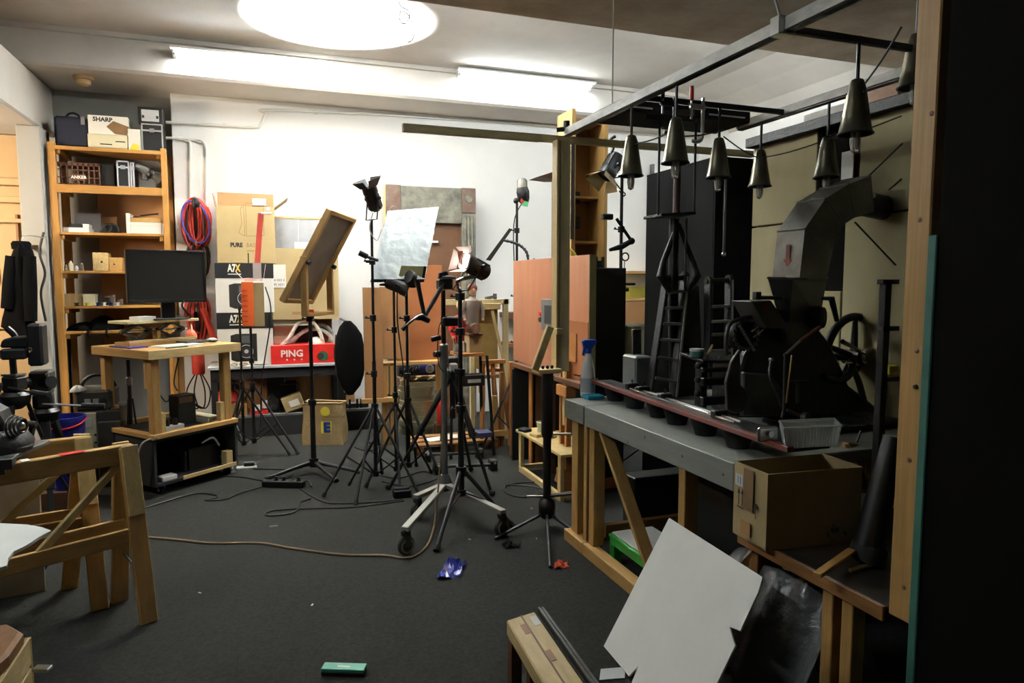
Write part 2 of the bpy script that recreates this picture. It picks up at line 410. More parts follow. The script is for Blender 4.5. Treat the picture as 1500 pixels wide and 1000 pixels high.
# coat
def coat():
    t = thing('coat', 'black coat hanging on the pillar left of the shelf', 'coat', at(30, 500, y=7.2))
    c = at(31, 360, y=7.2)
    rows = [(358, 30, 38), (366, 20, 46), (380, 14, 50), (410, 13, 50), (440, 10, 51), (465, 6, 52), (478, 4, 53), (496, 34, 53)]
    vs, n = [], 12
    g = G()
    for (py, xa, xb) in rows:
        a, b = at(xa, py, y=7.2), at(xb, py, y=7.2); m = (a + b) / 2; w = (b - a).length / 2
        for j in range(n):
            an = 2 * math.pi * j / n; wr = 1 + .13 * math.sin(3 * an + py * .05)
            vs.append(m + V((math.cos(an) * w * wr, math.sin(an) * .1 * wr, 0)))
    k = len(rows)
    g.add(vs, [(i * n + j, i * n + (j + 1) % n, (i + 1) * n + (j + 1) % n, (i + 1) * n + j) for i in range(k - 1) for j in range(n)], True)
    part(t, 'body', g, M_cloth)
    s0, s1 = at(18, 375, y=7.14), at(11, 452, y=7.13)
    part(t, 'sleeve', G().tube([s0, s0.lerp(s1, .5), s1], [.05, .055, .05], 10), M_cloth)
    s0, s1 = at(43, 375, y=7.14), at(45, 470, y=7.13)
    part(t, 'sleeve', G().tube([s0, s0.lerp(s1, .5), s1], [.05, .055, .05], 10), M_cloth)
    part(t, 'collar', G().lathe([(.07, 0), (.075, .05), (.06, .07)], c - Z * .03, n=12), M_cloth)
    part(t, 'hanger_hook', G().tube(smooth_path([c, c + V((0, .05, .08)), c + V((.04, .12, .1)), c + V((.14, .24, .08))], 4), .006, 6), M_steel)
coat()
one('coat_rail', G().bar(at(24, 362, y=7.3), at(62, 362, y=7.5), .03, .04), M_wooddk, 'short wooden peg rail above the black coat', 'rail')
t = one('cable_bundle', G().tube(smooth_path([at(64, 340, y=7.42), at(58, 370, y=7.4), at(66, 400, y=7.42), at(60, 430, y=7.4), at(67, 470, y=7.42)], 6), .012, 6), M_blackcord, 'thin dark cables hanging on the grey pillar beside the shelf', 'cable')
# ================================================================== tall shelf in the niche
SX0, SX1, SY0, SY1 = -1.80, -.815, 7.50, 7.95
SHELVES = [2.80, 2.45, 2.015, 1.655, 1.325, 1.085]
t = thing('tall_shelf', 'tall open pine shelf standing in the niche left of the white wall', 'shelf', (-1.31, 7.7, 0))
for x in (SX0, SX1 - .05):
    for y in (SY0, SY1 - .05):
        part(t, 'post', G().box((x, y, 0), (x + (.065 if x == SX0 else .05), y + .05, 2.83)), M_oak, .004)
for i, z in enumerate(SHELVES):
    th = .025
    part(t, 'shelf_board', G().box((SX0 + .05, SY0 + .01, z - th), (SX1 - .04, SY1, z)), M_oak, .003)
    if i in (0, 1):
        part(t, 'front_rail', G().box((SX0 + .06, SY0 - .012, z - (.035 if i == 0 else .075)), (SX1 - .045, SY0 + .01, z)), M_oak, .003)
    for x in (SX0 + .065, SX1 - .09):
        part(t, 'cleat', G().box((x, SY0 + .02, z - .07), (x + .035, SY1, z - .026)), M_oak, .003)
part(t, 'back_panel', G().box((SX0 + .3, SY1 + .005, .85), (SX1 - .02, SY1 + .02, 2.42)), M_hard)


def zpx(px, py, y): return at(px, py, y=y).z
def xpx(px, py, y): return at(px, py, y=y).x


def sbox(px0, px1, ztop_px, shelf, d=.25, y=7.56):
    """box standing on a shelf board, width and height read at depth y"""
    zb = SHELVES[shelf]; xa, xb = xpx(px0, ztop_px, y), xpx(px1, ztop_px, y)
    return (xa, y, zb), (xb, y + d, zpx((px0 + px1) / 2, ztop_px, y))

# --- top of shelf
lo, hi = sbox(78, 128, 170, 0, .3)
t = thing('equipment_bag', 'navy blue fabric bag on top of the shelf, left end', 'bag', lo)
part(t, 'body', G().box(lo, hi), M_navy, .02)
part(t, 'handle', G().tube(arc(((lo[0] + hi[0]) / 2, lo[1] + .1, hi[2] - .01), .06, 0, math.pi, X, Z, 8), .01, 6), M_navy)
part(t, 'buckle', G().box((lo[0] + .22, lo[1] - .01, hi[2] - .07), (lo[0] + .25, lo[1] + .0, hi[2] - .0)), M_steel)
lo, hi = sbox(128, 186, 197, 0, .3, 7.55)
t = thing('scanner_box', 'flat pale green box with two slots on top of the shelf', 'box', lo)
part(t, 'body', G().box(lo, hi), M_beige, .004)
part(t, 'slot', G().box((lo[0] + .10, lo[1] - .002, lo[2] + .04), (lo[0] + .2, lo[1] + .01, lo[2] + .05)), M_ink)
part(t, 'slot', G().box((lo[0] + .23, lo[1] - .002, lo[2] + .07), (lo[0] + .31, lo[1] + .01, lo[2] + .08)), M_ink)
z1 = hi[2]
lo2 = (xpx(129, 185, 7.56), 7.56, z1); hi2 = (xpx(188, 185, 7.56), 7.82, zpx(150, 169, 7.56))
t = thing('printer_carton', 'cream carton with dark printer picture lying on the pale green box', 'box', lo2)
part(t, 'body', G().box(lo2, hi2), M_paper, .004)
text(t, 'SHARP', .055, (lo2[0] + .04, lo2[1], hi2[2] - .055), X, Z, M_ink, bold=.002)
cx, cz = lo2[0] + .25, lo2[2] + .055
part(t, 'printer_picture', G().prism([(cx - .10, 7.559, cz + .02), (cx - .04, 7.559, cz + .075), (cx + .09, 7.559, cz + .03), (cx + .07, 7.559, cz - .05), (cx - .03, 7.559, cz - .045)], (0, .0008, 0)), M_inkbrown)
lo, hi = sbox(187, 205, 189, 0, .2, 7.55)
t = thing('film_carton', 'small white and yellow carton on top of the shelf', 'box', lo)
part(t, 'body', G().box(lo, hi), M_paper, .002)
part(t, 'print', G().prism([(lo[0] + .01, lo[1] - .001, lo[2] + .01), (hi[0] - .01, lo[1] - .001, lo[2] + .01), (hi[0] - .01, lo[1] - .001, lo[2] + .05), (lo[0] + .04, lo[1] - .001, lo[2] + .07)], (0, .0008, 0)), M_yellow)


def flight_case(lo, hi, label, panel=M_matte):
    t = thing('flight_case', label, 'case', lo)
    part(t, 'panel', G().box([a + .006 for a in lo], [a - .006 for a in hi]), panel)
    (x0, y0, z0), (x1, y1, z1) = lo, hi; e = .014
    for x in (x0, x1 - e):
        part(t, 'edge_profile', G().box((x, y0, z0), (x + e, y0 + e, z1)), M_silver, .002)
    for z in (z0, z1 - e):
        part(t, 'edge_profile', G().box((x0, y0, z), (x1, y0 + e, z + e)), M_silver, .002)
    if x1 - x0 > .1: part(t, 'lid_line', G().box((x0, y0 - .002, z0 + (z1 - z0) * .72), (x1, y0 + .004, z0 + (z1 - z0) * .78)), M_silver)
    part(t, 'latch', G().box(((x0 + x1) / 2 - .02, y0 - .008, z0 + (z1 - z0) * .68), ((x0 + x1) / 2 + .02, y0 + .002, z0 + (z1 - z0) * .82)), M_steel)
    return hi[2]
lo, hi = sbox(206, 238, 181, 0, .3, 7.55)
zt = flight_case(lo, hi, 'black flight case with aluminium edges on top of the shelf, right end')
lo3 = (xpx(202, 170, 7.56), 7.56, zt); hi3 = (xpx(238, 170, 7.56), 7.75, zpx(220, 157, 7.56))
t = thing('battery_unit', 'black box with pale metal front plate on the uppermost flight case', 'box', lo3)
part(t, 'body', G().box(lo3, hi3), M_blk2, .004)
part(t, 'front_plate', G().box((lo3[0] + .03, lo3[1] - .006, lo3[2] + .02), (hi3[0] - .03, lo3[1], hi3[2] - .025)), M_grey, .003)
for x in (lo3[0] + .035, hi3[0] - .055):
    part(t, 'clasp', G().box((x, lo3[1] - .012, lo3[2] + .05), (x + .02, lo3[1] - .004, lo3[2] + .075)), M_ink)
# --- second board
lo, hi = sbox(80, 146, 238, 1, .3, 7.57)
t = thing('bottle_crate', 'brown plastic lattice bottle crate on the second shelf board', 'crate', lo)
(x0, y0, z0), (x1, y1, z1) = lo, hi
for z in (z0, z1 - .03): part(t, 'rim', G().box((x0, y0, z), (x1, y1, z + (.02 if z == z0 else .03))), mat('crate_brown', (84, 52, 38), .5), .003)
for k in range(9):
    x = x0 + (x1 - x0 - .012) * k / 8
    part(t, 'bar', G().box((x, y0, z0), (x + .012, y0 + .015, z1)), MATS['crate_brown'])
for k in range(1, 3): part(t, 'cross_bar', G().box((x0, y0 + .002, z0 + (z1 - z0) * k / 3), (x1, y0 + .013, z0 + (z1 - z0) * k / 3 + .01)), MATS['crate_brown'])
part(t, 'name_plate', G().box((x0 + .125, y0 - .004, z0 + .05), (x0 + .24, y0 + .004, z0 + .11)), MATS['crate_brown'])
text(t, 'ANKER', .04, (x0 + .125, y0 - .004, z0 + .066), X, Z, M_inkw, bold=.001)
lo, hi = sbox(147, 168, 240, 1, .3, 7.6)
one('black_case', G().box(lo, hi), M_matte, 'plain black case between crate and flight cases on the second board', 'case', bevel=.01)
lo, hi = sbox(170, 189, 235, 1, .3, 7.55)
flight_case(lo, hi, 'narrow flight case with bright edges on the second shelf board')
lo, hi = sbox(190, 196, 237, 1, .3, 7.55)
flight_case(lo, hi, 'thinnest flight case seen edge-on on the second shelf board')
a, b = at(199, 243, y=7.6), at(236, 262, y=7.62)
t = thing('shoulder_rig', 'dark grey tubular camera rig lying on the second shelf board', 'equipment', at(215, 262, y=7.6))
part(t, 'body', G().tube([a, a.lerp(b, .3), a.lerp(b, .6), b], [.035, .045, .04, .05], 10), M_greypole)
part(t, 'clamp', G().lathe([(.05, 0), (.058, .02), (.05, .04)], a.lerp(b, .5), b - a, 12), M_black)
part(t, 'grip', G().tube([a.lerp(b, .35), a.lerp(b, .35) - Z * .09], .03, 8), M_black)
# --- third board
lo, hi = sbox(110, 147, 312, 2, .03, 7.85)
t = thing('leaning_board', 'pale boards leaning against the back of the third shelf bay', 'board', lo)
part(t, 'sheet', G().box(lo, hi), M_grey); part(t, 'sheet', G().box((hi[0] - .0, lo[1], lo[2]), (hi[0] + .14, hi[1], hi[2] - .03)), M_card2)
lo, hi = sbox(92, 130, 333, 2, .2, 7.56)
t = thing('white_device', 'flat white device with black block on the third shelf board', 'device', lo)
part(t, 'body', G().box(lo, hi), M_wtplas, .003)
part(t, 'block', G().box((lo[0] + .04, 7.57, hi[2]), (hi[0] - .06, 7.7, hi[2] + .035)), M_blk2, .003)
part(t, 'side_unit', G().box((hi[0] - .05, 7.56, hi[2]), (hi[0], 7.7, hi[2] + .035)), M_wtplas, .003)
c = at(160, 330, y=7.62)
t = thing('film_camera', 'black old camera with round lens on the third shelf board', 'camera', (c.x, c.y, SHELVES[2]))
part(t, 'body', G().prism([(c.x - .09, 7.6, SHELVES[2]), (c.x + .09, 7.6, SHELVES[2]), (c.x + .08, 7.6, SHELVES[2] + .07), (c.x + .03, 7.6, SHELVES[2] + .1), (c.x - .05, 7.6, SHELVES[2] + .09)], (0, .1, 0)), M_blk2, .01)
part(t, 'lens', G().lathe([(0, 0), (.035, 0), (.035, .05), (.028, .05), (.02, .03), (0, .03)], (c.x, 7.6, SHELVES[2] + .045), (0, -1, 0), 16), M_black)
lo, hi = sbox(184, 190, 312, 2, .2, 7.54)
one('book', G().box(lo, hi), M_paper, 'white upright book on the third shelf board', 'book', bevel=.003)
lo, hi = sbox(191, 236, 326, 2, .3, 7.54)
t = thing('white_carton', 'low white carton under a wooden tray on the third board', 'box', lo); part(t, 'body', G().box(lo, hi), M_paper, .003)
part(t, 'lid', G().box((lo[0] - .003, lo[1] - .003, hi[2] - .03), (hi[0] + .003, hi[1], hi[2] + .002)), M_paper)
z1 = hi[2] + .002; lo4 = (lo[0], 7.54, z1); hi4 = (hi[0], 7.82, zpx(210, 319, 7.54))
t = thing('wooden_tray', 'wooden tray of tools on the white carton, third shelf board', 'tray', lo4)
part(t, 'front', G().box(lo4, (hi4[0], 7.555, hi4[2])), M_wood, .002); part(t, 'bottom', G().box((lo4[0], 7.555, z1), (hi4[0], 7.82, z1 + .01)), M_wood)
c = at(198, 312, y=7.62)
one('desk_fan', G().lathe([(0, 0), (.03, .0), (.045, .03), (.02, .05), (0, .05)], V((c.x, 7.66, hi4[2] - .03)), (.2, -.4, 1), 14), M_blk2, 'small black funnel-shaped device on the wooden tray', 'device')
one('metal_rod', G().tube([at(205, 316, y=7.6), at(232, 313, y=7.62)], .008, 6), M_iron, 'dark rod lying across the wooden tray on the third board', 'rod')
# --- fourth board
lo, hi = sbox(135, 158, 370, 3, .15, 7.54)
t = thing('wooden_case', 'larger light wooden box on the fourth shelf board', 'box', lo); part(t, 'body', G().box(lo, hi), M_wood2, .003)
part(t, 'emblem', G().lathe([(0, .001), (.01, .001)], ((lo[0] + hi[0]) / 2 + .01, lo[1], (lo[2] + hi[2]) / 2), (0, -1, 0), 10), M_ink)
lo, hi = sbox(159, 178, 377, 3, .15, 7.54)
t = thing('wooden_case', 'smaller orange wooden box on the fourth shelf board', 'box', lo); part(t, 'body', G().box(lo, hi), M_wood, .003)
part(t, 'emblem', G().lathe([(0, .001), (.008, .001)], ((lo[0] + hi[0]) / 2 - .01, lo[1], (lo[2] + hi[2]) / 2), (0, -1, 0), 10), M_ink)
def bottle(c, h, r, m, label):
    t = thing('small_bottle', label, 'bottle', c, 'bottles on the fourth shelf board')
    part(t, 'body', G().lathe([(0, 0), (r, 0), (r, h * .6), (r * .4, h * .78), (r * .4, h * .9)], c, n=12), m)
    part(t, 'cap', G().lathe([(r * .5, h * .86), (r * .5, h), (0, h)], c, n=10), M_blk2)
for k, (px, h, r, m, lb) in enumerate(((97, .07, .016, M_glass, 'clear little bottle nearest the left post of the shelf'), (104, .11, .02, M_beige, 'tallest pale bottle on the fourth shelf board'), (112, .06, .016, M_grey, 'short grey bottle between two pale ones on the fourth board'), (120, .09, .018, M_glass, 'clear bottle next to the wooden boxes on the fourth board'))):
    c = at(px, 391, y=7.56); c.z = SHELVES[3]; bottle(c, h, r, m, lb)
def bagfn(u, v):
    c = at(163, 376, y=7.66); a = 2 * math.pi * u; r = .09 * math.sin(math.pi * min(.97, v * .9 + .1)) * (1 + .18 * math.sin(5 * a + 6 * v))
    return V((c.x + r * math.cos(a), 7.74 + r * .7 * math.sin(a), SHELVES[3] + .13 * v + .0))
one('plastic_bag', G().grid(bagfn, 20, 8), mat('thin_plastic', (190, 192, 194), .3, alpha=.75), 'crumpled clear plastic bag behind the two wooden boxes', 'bag')
# --- fifth board
lo, hi = sbox(93, 120, 430, 4, .12, 7.62)
t = thing('small_carton', 'brown carton on the fifth shelf board near the left post', 'box', lo); part(t, 'body', G().box(lo, hi), M_card, .003); part(t, 'tape', G().box((lo[0] + .06, lo[1] - .001, lo[2]), (lo[0] + .09, lo[1], hi[2])), M_carddk)
lo, hi = sbox(121, 139, 431, 4, .12, 7.6)
t = thing('small_carton', 'pale grey carton beside the brown one on the fifth board', 'box', lo); part(t, 'body', G().box(lo, hi), M_beige, .003); part(t, 'lid', G().box((lo[0] - .002, lo[1] - .002, hi[2] - .02), (hi[0] + .002, hi[1], hi[2] + .002)), M_beige)
for k, (px, m, lb) in enumerate(((112, M_ink, 'black pair of pliers'), (128, M_yellow, 'pale yellow film spool'), (144, M_blue, 'blue film spool'), (152, M_wtplas, 'white film spool'), (163, M_blue, 'dark blue plastic cap'), (172, M_wtplas, 'white round cap'))):
    c = at(px, 444, y=7.53); c.z = SHELVES[4]
    t = thing('film_spool', lb + ' at the front of the fifth shelf board', 'spool', c, 'small items on the fifth board')
    part(t, 'core', G().lathe([(0, 0), (.016, 0), (.016, .03), (0, .03)], c, n=12), m)
    for z in (0, .026): part(t, 'flange', G().lathe([(0, z), (.024, z), (.024, z + .005), (0, z + .005)], c, n=14), m)
for k, (px, h) in enumerate(((158, .09), (165, .1), (176, .06))):
    c = at(px, 440, y=7.68); c.z = SHELVES[4]
    t = thing('glass_jar', ['slim dark jar', 'clear jar with metal lid', 'squat jar'][k] + ' at the back of the fifth shelf board', 'jar', c)
    part(t, 'body', G().lathe([(0, 0), (.025, 0), (.026, h * .8), (.02, h * .85)], c, n=14), M_glass if k else M_blk2)
    part(t, 'lid', G().lathe([(.024, h * .83), (.024, h), (0, h)], c, n=14), M_steel)
# --- sixth board
def lump(cx, cy, z, sx, sy, sz, seed):
    rnd = random.Random(seed); ph = [rnd.uniform(0, 6) for _ in range(6)]
    def fn(u, v):
        a = 2 * math.pi * u; b = math.pi * .5 * (1 - v)
        r = 1 + .12 * math.sin(3 * a + ph[0]) + .1 * math.sin(5 * a + 4 * v + ph[1])
        return V((cx + sx * r * math.cos(a) * math.sin(b + .02), cy + sy * r * math.sin(a) * math.sin(b + .02), z + sz * math.cos(b) * (1 + .15 * math.sin(4 * a + ph[2]))))
    return G().grid(fn, 24, 8)
for k, (px, sx, sz, lb) in enumerate(((126, .14, .07, 'flat black cloth bag on the lowest visible shelf board'), (152, .15, .12, 'bulging black bag with straps on the lowest visible shelf board'))):
    c = at(px, 484, y=7.68)
    t = thing('soft_bag', lb, 'bag', (c.x, c.y, SHELVES[5]))
    part(t, 'body', lump(c.x, 7.7, SHELVES[5], sx, .12, sz, k), M_cloth)
    part(t, 'strap', G().tube(smooth_path([(c.x + .05, 7.6, SHELVES[5] + .02), (c.x + .06, 7.5, SHELVES[5] + .012), (c.x + .06, 7.475, SHELVES[5] - .03), (c.x + .08, 7.47, SHELVES[5] - .06)], 4), .008, 6), M_cloth)
def drape(px0, px1, py0, py1, y, m, label, n=10):
    a, b = at(px0, py0, y=y), at(px1, py1, y=y)
    def fn(u, v): return V((a.x + (b.x - a.x) * u * (1 - .1 * v), y + .035 * math.sin(u * n + v), a.z + (b.z - a.z) * v))
    return one('hanging_cloth', G().grid(fn, 24, 6), m, label, 'cloth', solid=.004)
drape(84, 93, 488, 600, 7.62, M_purple, 'dark purple cloth hanging under the shelf beside the left post')
drape(92, 110, 484, 605, 7.66, M_navy, 'dark navy cloth hanging under the shelf, broader one')

# ------------------------------------------------------------------ cable hanks on the white wall
def hank(label, px, py, rx, ry, cols, seed, n, y=7.72, cat='cable'):
    c = at(px, py, y=y); rnd = random.Random(seed)
    t = thing('cable_hank', label, 'cable', (c.x, y, c.z - ry), 'cable hanks on the white wall')
    part(t, 'hook', G().tube([(c.x, 7.8, c.z + ry * .82), (c.x, 7.6, c.z + ry * .82), (c.x, 7.59, c.z + ry * .92)], .012, 8), M_wood)
    for k in range(n):
        a, b = rx * rnd.uniform(.2, 1), ry * rnd.uniform(.78, 1); ph = rnd.uniform(0, 6); dy = rnd.uniform(-.06, .05)
        pts = [V((c.x + a * math.sin(u) * (1 + .12 * math.sin(2 * u + ph)), y + dy + .02 * math.sin(2 * u + ph), c.z + ry - b + b * math.cos(u) * 1.0)) for u in [2 * math.pi * i / 22 for i in range(23)]]
        part(t, 'cable_loop', G().tube(pts, .009 if k % 3 else .011, 6), rnd.choice(cols))
    wz = c.z + ry * .1
    return t
t = hank('tangled hank of red, blue and black cables on the upper wall hook', 287, 330, .13, .27, [M_redcord, M_redcord, M_redcord, M_blackcord, M_redcord], 3, 44)
c = at(287, 330, y=7.62)
part(t, 'blue_wrap', G().tube([V((c.x + .125 * math.sin(u), 7.6, c.z + .03 + .2 * math.cos(u) - .05 * math.sin(u))) for u in [2 * math.pi * i / 24 for i in range(25)]], .008, 6), M_bluecord)
part(t, 'plug', G().lathe([(0, 0), (.035, 0), (.04, .05), (.02, .09), (0, .09)], at(287, 303, y=7.58), (0, -.3, 1), 14), M_blk2)
t = hank('hank of tan and black cables half hidden behind the monitor', 290, 385, .11, .22, [M_tancord, M_blackcord, M_blackcord, M_wooddk], 5, 24)
t = hank('hank of red cables hanging lowest beside the desk', 290, 465, .11, .28, [M_redcord, M_redcord, M_redcord, M_blackcord], 8, 30)
c = at(299, 495, y=7.6)
part(t, 'cable_end', G().tube(smooth_path([c + Z * .3, c + V((.06, 0, .1)), c + V((.09, 0, 0)), c + V((.12, .02, -.06))], 5), .03, 8), M_redcord)
part(t, 'label_tag', G().box(tuple(at(284, 466, y=7.56)), tuple(at(289, 456, y=7.55) + V((0, .01, 0)))), M_inkw)
c = at(291, 500, y=7.55)
one('red_extinguisher', G().lathe([(0, 0), (.055, 0), (.06, .02), (.06, .2), (.05, .24), (.02, .26), (0, .26)], V((at(291, 545, y=7.6).x, 7.6, at(291, 548, y=7.6).z)), n=18), M_redcord, 'red cylinder hanging under the red cables behind the desk', 'cylinder')
for k in range(4):
    c0 = at(291, 545, y=7.62)
    dx = (-.12, -.05, .05, .1)[k]
    one('loose_cable', G().tube(smooth_path([c0 + V((dx * .2, 0, 0)), c0 + V((dx, .02, -.2)), c0 + V((dx * .5, .05, -.38)), c0 + V((-.1 + dx * .3, .0, -.3))], 6), .007, 6), M_blackcord, ['black cable looping low under the red cylinder, left', 'inner left black cable under the red cylinder', 'inner right black cable under the red cylinder', 'black cable looping low under the red cylinder, right'][k], 'cable')

# ------------------------------------------------------------------ wheeled cart with the wooden desk frame and monitor
D0 = V((-.75, 5.48, 0)); DU = V((.75, .66, 0)).normalized(); DV = V((-.62, .78, 0)).normalized(); DW, DD = .68, .68
def dk(u, v, z): return D0 + DU * u + DV * v + Z * z
t = thing('equipment_cart', 'black wheeled cart with open shelf under the wooden desk frame', 'cart', dk(.34, .34, 0))
def dbox(g, u0, u1, v0, v1, z0, z1): return g.obox(dk(u0, v0, z0), DU * (u1 - u0), DV * (v1 - v0), Z * (z1 - z0))
part(t, 'side_panel', dbox(G(), -.02, 0.0, -.02, DD + .02, .07, .42), M_matte)
part(t, 'side_panel', dbox(G(), DW, DW + .02, -.02, DD + .02, .07, .42), M_matte)
part(t, 'back_panel', dbox(G(), 0, DW, DD, DD + .02, .07, .42), M_matte)
part(t, 'bottom_panel', dbox(G(), 0, DW, -.02, DD, .07, .09), M_matte)
part(t, 'top_panel', dbox(G(), -.02, DW + .02, -.02, DD + .02, .40, .42), M_matte)
part(t, 'front_lip', dbox(G(), .2, DW, -.03, -.02, .075, .105), M_wood2, .002)
part(t, 'divider', dbox(G(), .3, .32, .1, DD, .09, .25), M_matte)
for (u, v) in ((.05, .03), (DW - .05, .03), (.05, DD - .05), (DW - .05, DD - .05)):
    p = dk(u, v, .032); w = part(t, 'caster', G().lathe([(0, -.014), (.028, -.014), (.032, -.008), (.032, .008), (.028, .014), (0, .014)], p, DU, 16), M_rubber)
    part(w, 'fork', G().bar(p + DU * .02, p + DU * .02 + Z * .045, .03, .006), M_steel)
    part(w, 'hub', G().lathe([(0, -.018), (.012, -.018), (.012, .018), (0, .018)], p, DU, 10), M_chrome)
t = thing('wooden_desk', 'pine desk frame with table top standing on the black cart', 'desk', dk(.34, .34, .42))
for (u0, u1, v0, v1) in ((-.03, .71, -.03, .03), (-.03, .71, .65, .71), (-.03, .03, .03, .65), (.65, .71, .03, .65)):
    part(t, 'base_rail', dbox(G(), u0, u1, v0, v1, .42, .455), M_wood, .003)
for (u, v) in ((0, 0), (.61, 0), (0, .61), (.61, .61)):
    l = part(t, 'leg', dbox(G(), u, u + .065, v, v + .065, .455, 1.0), M_wood, .004)
    part(l, 'foot_block', dbox(G(), u + (.065 if u == 0 else -.04), u + (.1 if u == 0 else 0), v + .005, v + .06, .455, .60), M_wood2, .003)
part(t, 'table_top', dbox(G(), -.04, .74, -.04, .72, 1.0, 1.065), M_wood, .004)
part(t, 'top_edge', dbox(G(), -.045, .745, -.048, -.04, 1.0, 1.065), M_wood2, .002)
for u in (.0, .64): part(t, 'corner_brace', dbox(G(), u, u + .04, .065, .1, .78, 1.0), M_wood, .003)
DT = 1.065
# scissor jacks on a plank
t = thing('wooden_plank', 'short thick wooden plank on the desk under the scissor jacks', 'plank', dk(.1, .3, DT))
part(t, 'board', dbox(G(), .02, .58, .30, .50, DT + .0, DT + .035), M_wood, .004)
part(t, 'batten', dbox(G(), .02, .58, .30, .32, DT + .035, DT + .05), M_wood2, .002)
def jack(u, label):
    z0 = DT + .05; p = dk(u, .4, z0)
    t = thing('scissor_jack', label, 'jack', p, 'scissor jacks under the monitor board')
    w, h = .11, .125
    part(t, 'base_plate', dbox(G(), u - .06, u + .06, .36, .44, z0, z0 + .008), M_cast)
    part(t, 'top_plate', dbox(G(), u - .05, u + .05, .36, .44, z0 + h - .008, z0 + h), M_cast)
    for s in (-1, 1):
        for (za, zb) in ((z0 + .012, z0 + h / 2), (z0 + h - .012, z0 + h / 2)):
            part(t, 'arm', G().bar(dk(u + s * .012, .4, za), dk(u + s * w, .4, zb), .05, .018), M_iron)
    part(t, 'screw', G().tube([dk(u - w - .02, .4, z0 + h / 2), dk(u + w + .04, .4, z0 + h / 2)], .008, 8), M_chrome)
    for s in (-1, 1): part(t, 'trunnion', G().ball(dk(u + s * w, .4, z0 + h / 2), .02, 10), M_iron)
    return z0 + h
zt = jack(.14, 'left rusty scissor jack under the monitor board'); jack(.42, 'right scissor jack with pale gap under the monitor board')
one('jack_block', dbox(G(), .27, .30, .34, .40, DT + .05, DT + .11), M_wood, 'small wooden block between the two scissor jacks', 'block', bevel=.003)
t = one('monitor_board', dbox(G(), -.0, .60, .28, .54, zt, zt + .02), M_lath, 'thin grey board on the scissor jacks carrying the monitor', 'board', bevel=.002)
zb = zt + .02
# monitor
ML, MR = at(183, 362, y=5.80), at(300, 370, y=5.98)
mu = V((MR.x - ML.x, MR.y - ML.y, 0)); mw = mu.length; mu.normalize(); mn = V((mu.y, -mu.x, 0))
mz0, mz1 = at(240, 443, y=5.88).z, at(240, 366, y=5.88).z
t = thing('monitor', 'wide black computer monitor switched off above the desk', 'monitor', (dk(.3, .42, zb)))
o = V((ML.x, ML.y, mz0))
part(t, 'back_shell', G().obox(o - mn * .045, mu * mw, mn * .04, Z * (mz1 - mz0)), M_blk2, .006)
for (u0, u1, a0, a1) in ((0, mw, 0, .022), (0, mw, mz1 - mz0 - .016, mz1 - mz0), (0, .016, 0, mz1 - mz0), (mw - .016, mw, 0, mz1 - mz0)):
    part(t, 'bezel', G().obox(o + mu * u0 + Z * a0 - mn * .006, mu * (u1 - u0), mn * .012, Z * (a1 - a0)), M_blk2, .001)
part(t, 'screen', G().obox(o + mu * .014 + Z * .02 - mn * .008, mu * (mw - .028), mn * .008, Z * (mz1 - mz0 - .034)), M_screen)  # screen colour lightened in place of a reflection
part(t, 'power_light', G().obox(o + mu * (mw * .69) + Z * .008 + mn * .006, mu * .006, mn * .002, Z * .004), M_inkw)
c = o + mu * mw * .52 - mn * .06
part(t, 'neck', G().obox(V((c.x, c.y, zb)) - mu * .05, mu * .1, -mn * .03, Z * (mz0 + .1 - zb)), M_blk2, .004)
part(t, 'foot', G().obox(V((c.x, c.y, zb)) - mu * .12 - mn * .08, mu * .24, mn * .16, Z * .012), M_blk2, .003)
one('paper_stack', dbox(G(), .1, .24, .3, .42, zb, zb + .03), M_paper, 'small stack of white paper beside the monitor foot', 'paper')
one('loose_cable', G().tube(smooth_path([V((c.x, c.y + .05, mz0 + .02)) + mu * .12, V((c.x, c.y, zb + .1)) + mu * .1, V((c.x, c.y, zb + .012)) + mu * .16, dk(.55, .5, zb + .012)], 6), .007, 6), M_blackcord, 'black monitor cable dropping to the board on the jacks', 'cable')
# things on the desk top
t = thing('notepad', 'white notepad with green edge near the front of the desk', 'notepad', dk(.3, .1, DT))
part(t, 'pages', dbox(G(), .14, .46, .02, .22, DT, DT + .012), M_paper); part(t, 'cover', dbox(G(), .13, .3, -.0, .02, DT, DT + .008), M_greenp)
one('purple_folder', dbox(G(), -.02, .12, .22, .5, DT, DT + .01), mat('purple_card', (70, 44, 120), .6), 'purple folder at the left edge of the desk', 'folder')
t = thing('tablet', 'dark grey flat tablet lying right of the notepad', 'tablet', dk(.5, .2, DT)); part(t, 'body', dbox(G(), .4, .62, .16, .34, DT + .012, DT + .022), M_blk2, .002); part(t, 'screen', dbox(G(), .41, .61, .17, .33, DT + .022, DT + .0228), M_screen)
p = dk(.66, .2, DT)
t = thing('computer_mouse', 'white topped black computer mouse at the desk corner', 'mouse', p)
part(t, 'base', G().ball(p + Z * .012, .042, 14, (1, .75, .28)), M_blk2); part(t, 'shell', G().ball(p + Z * .018, .04, 14, (1, .74, .45)), M_wtplas)
p = dk(.62, .42, DT)
t = thing('rubber_bulb', 'salmon coloured rubber blower bulb at the back of the desk', 'bulb', p)
part(t, 'bulb', G().lathe([(0, 0), (.03, .004), (.044, .035), (.04, .065), (.022, .09), (.012, .1)], p, n=18), M_salmon); part(t, 'nozzle', G().lathe([(.012, .1), (.006, .14), (0, .14)], p, n=10), M_beige)
for k in range(3): one('coin', G().lathe([(0, .006), (.012, .006), (.012, 0)], dk(.56 + .03 * k, .08 + .01 * k, DT), n=10), M_chrome, ['leftmost', 'middle', 'rightmost'][k] + ' tiny bright screw cap beside the mouse', 'cap')
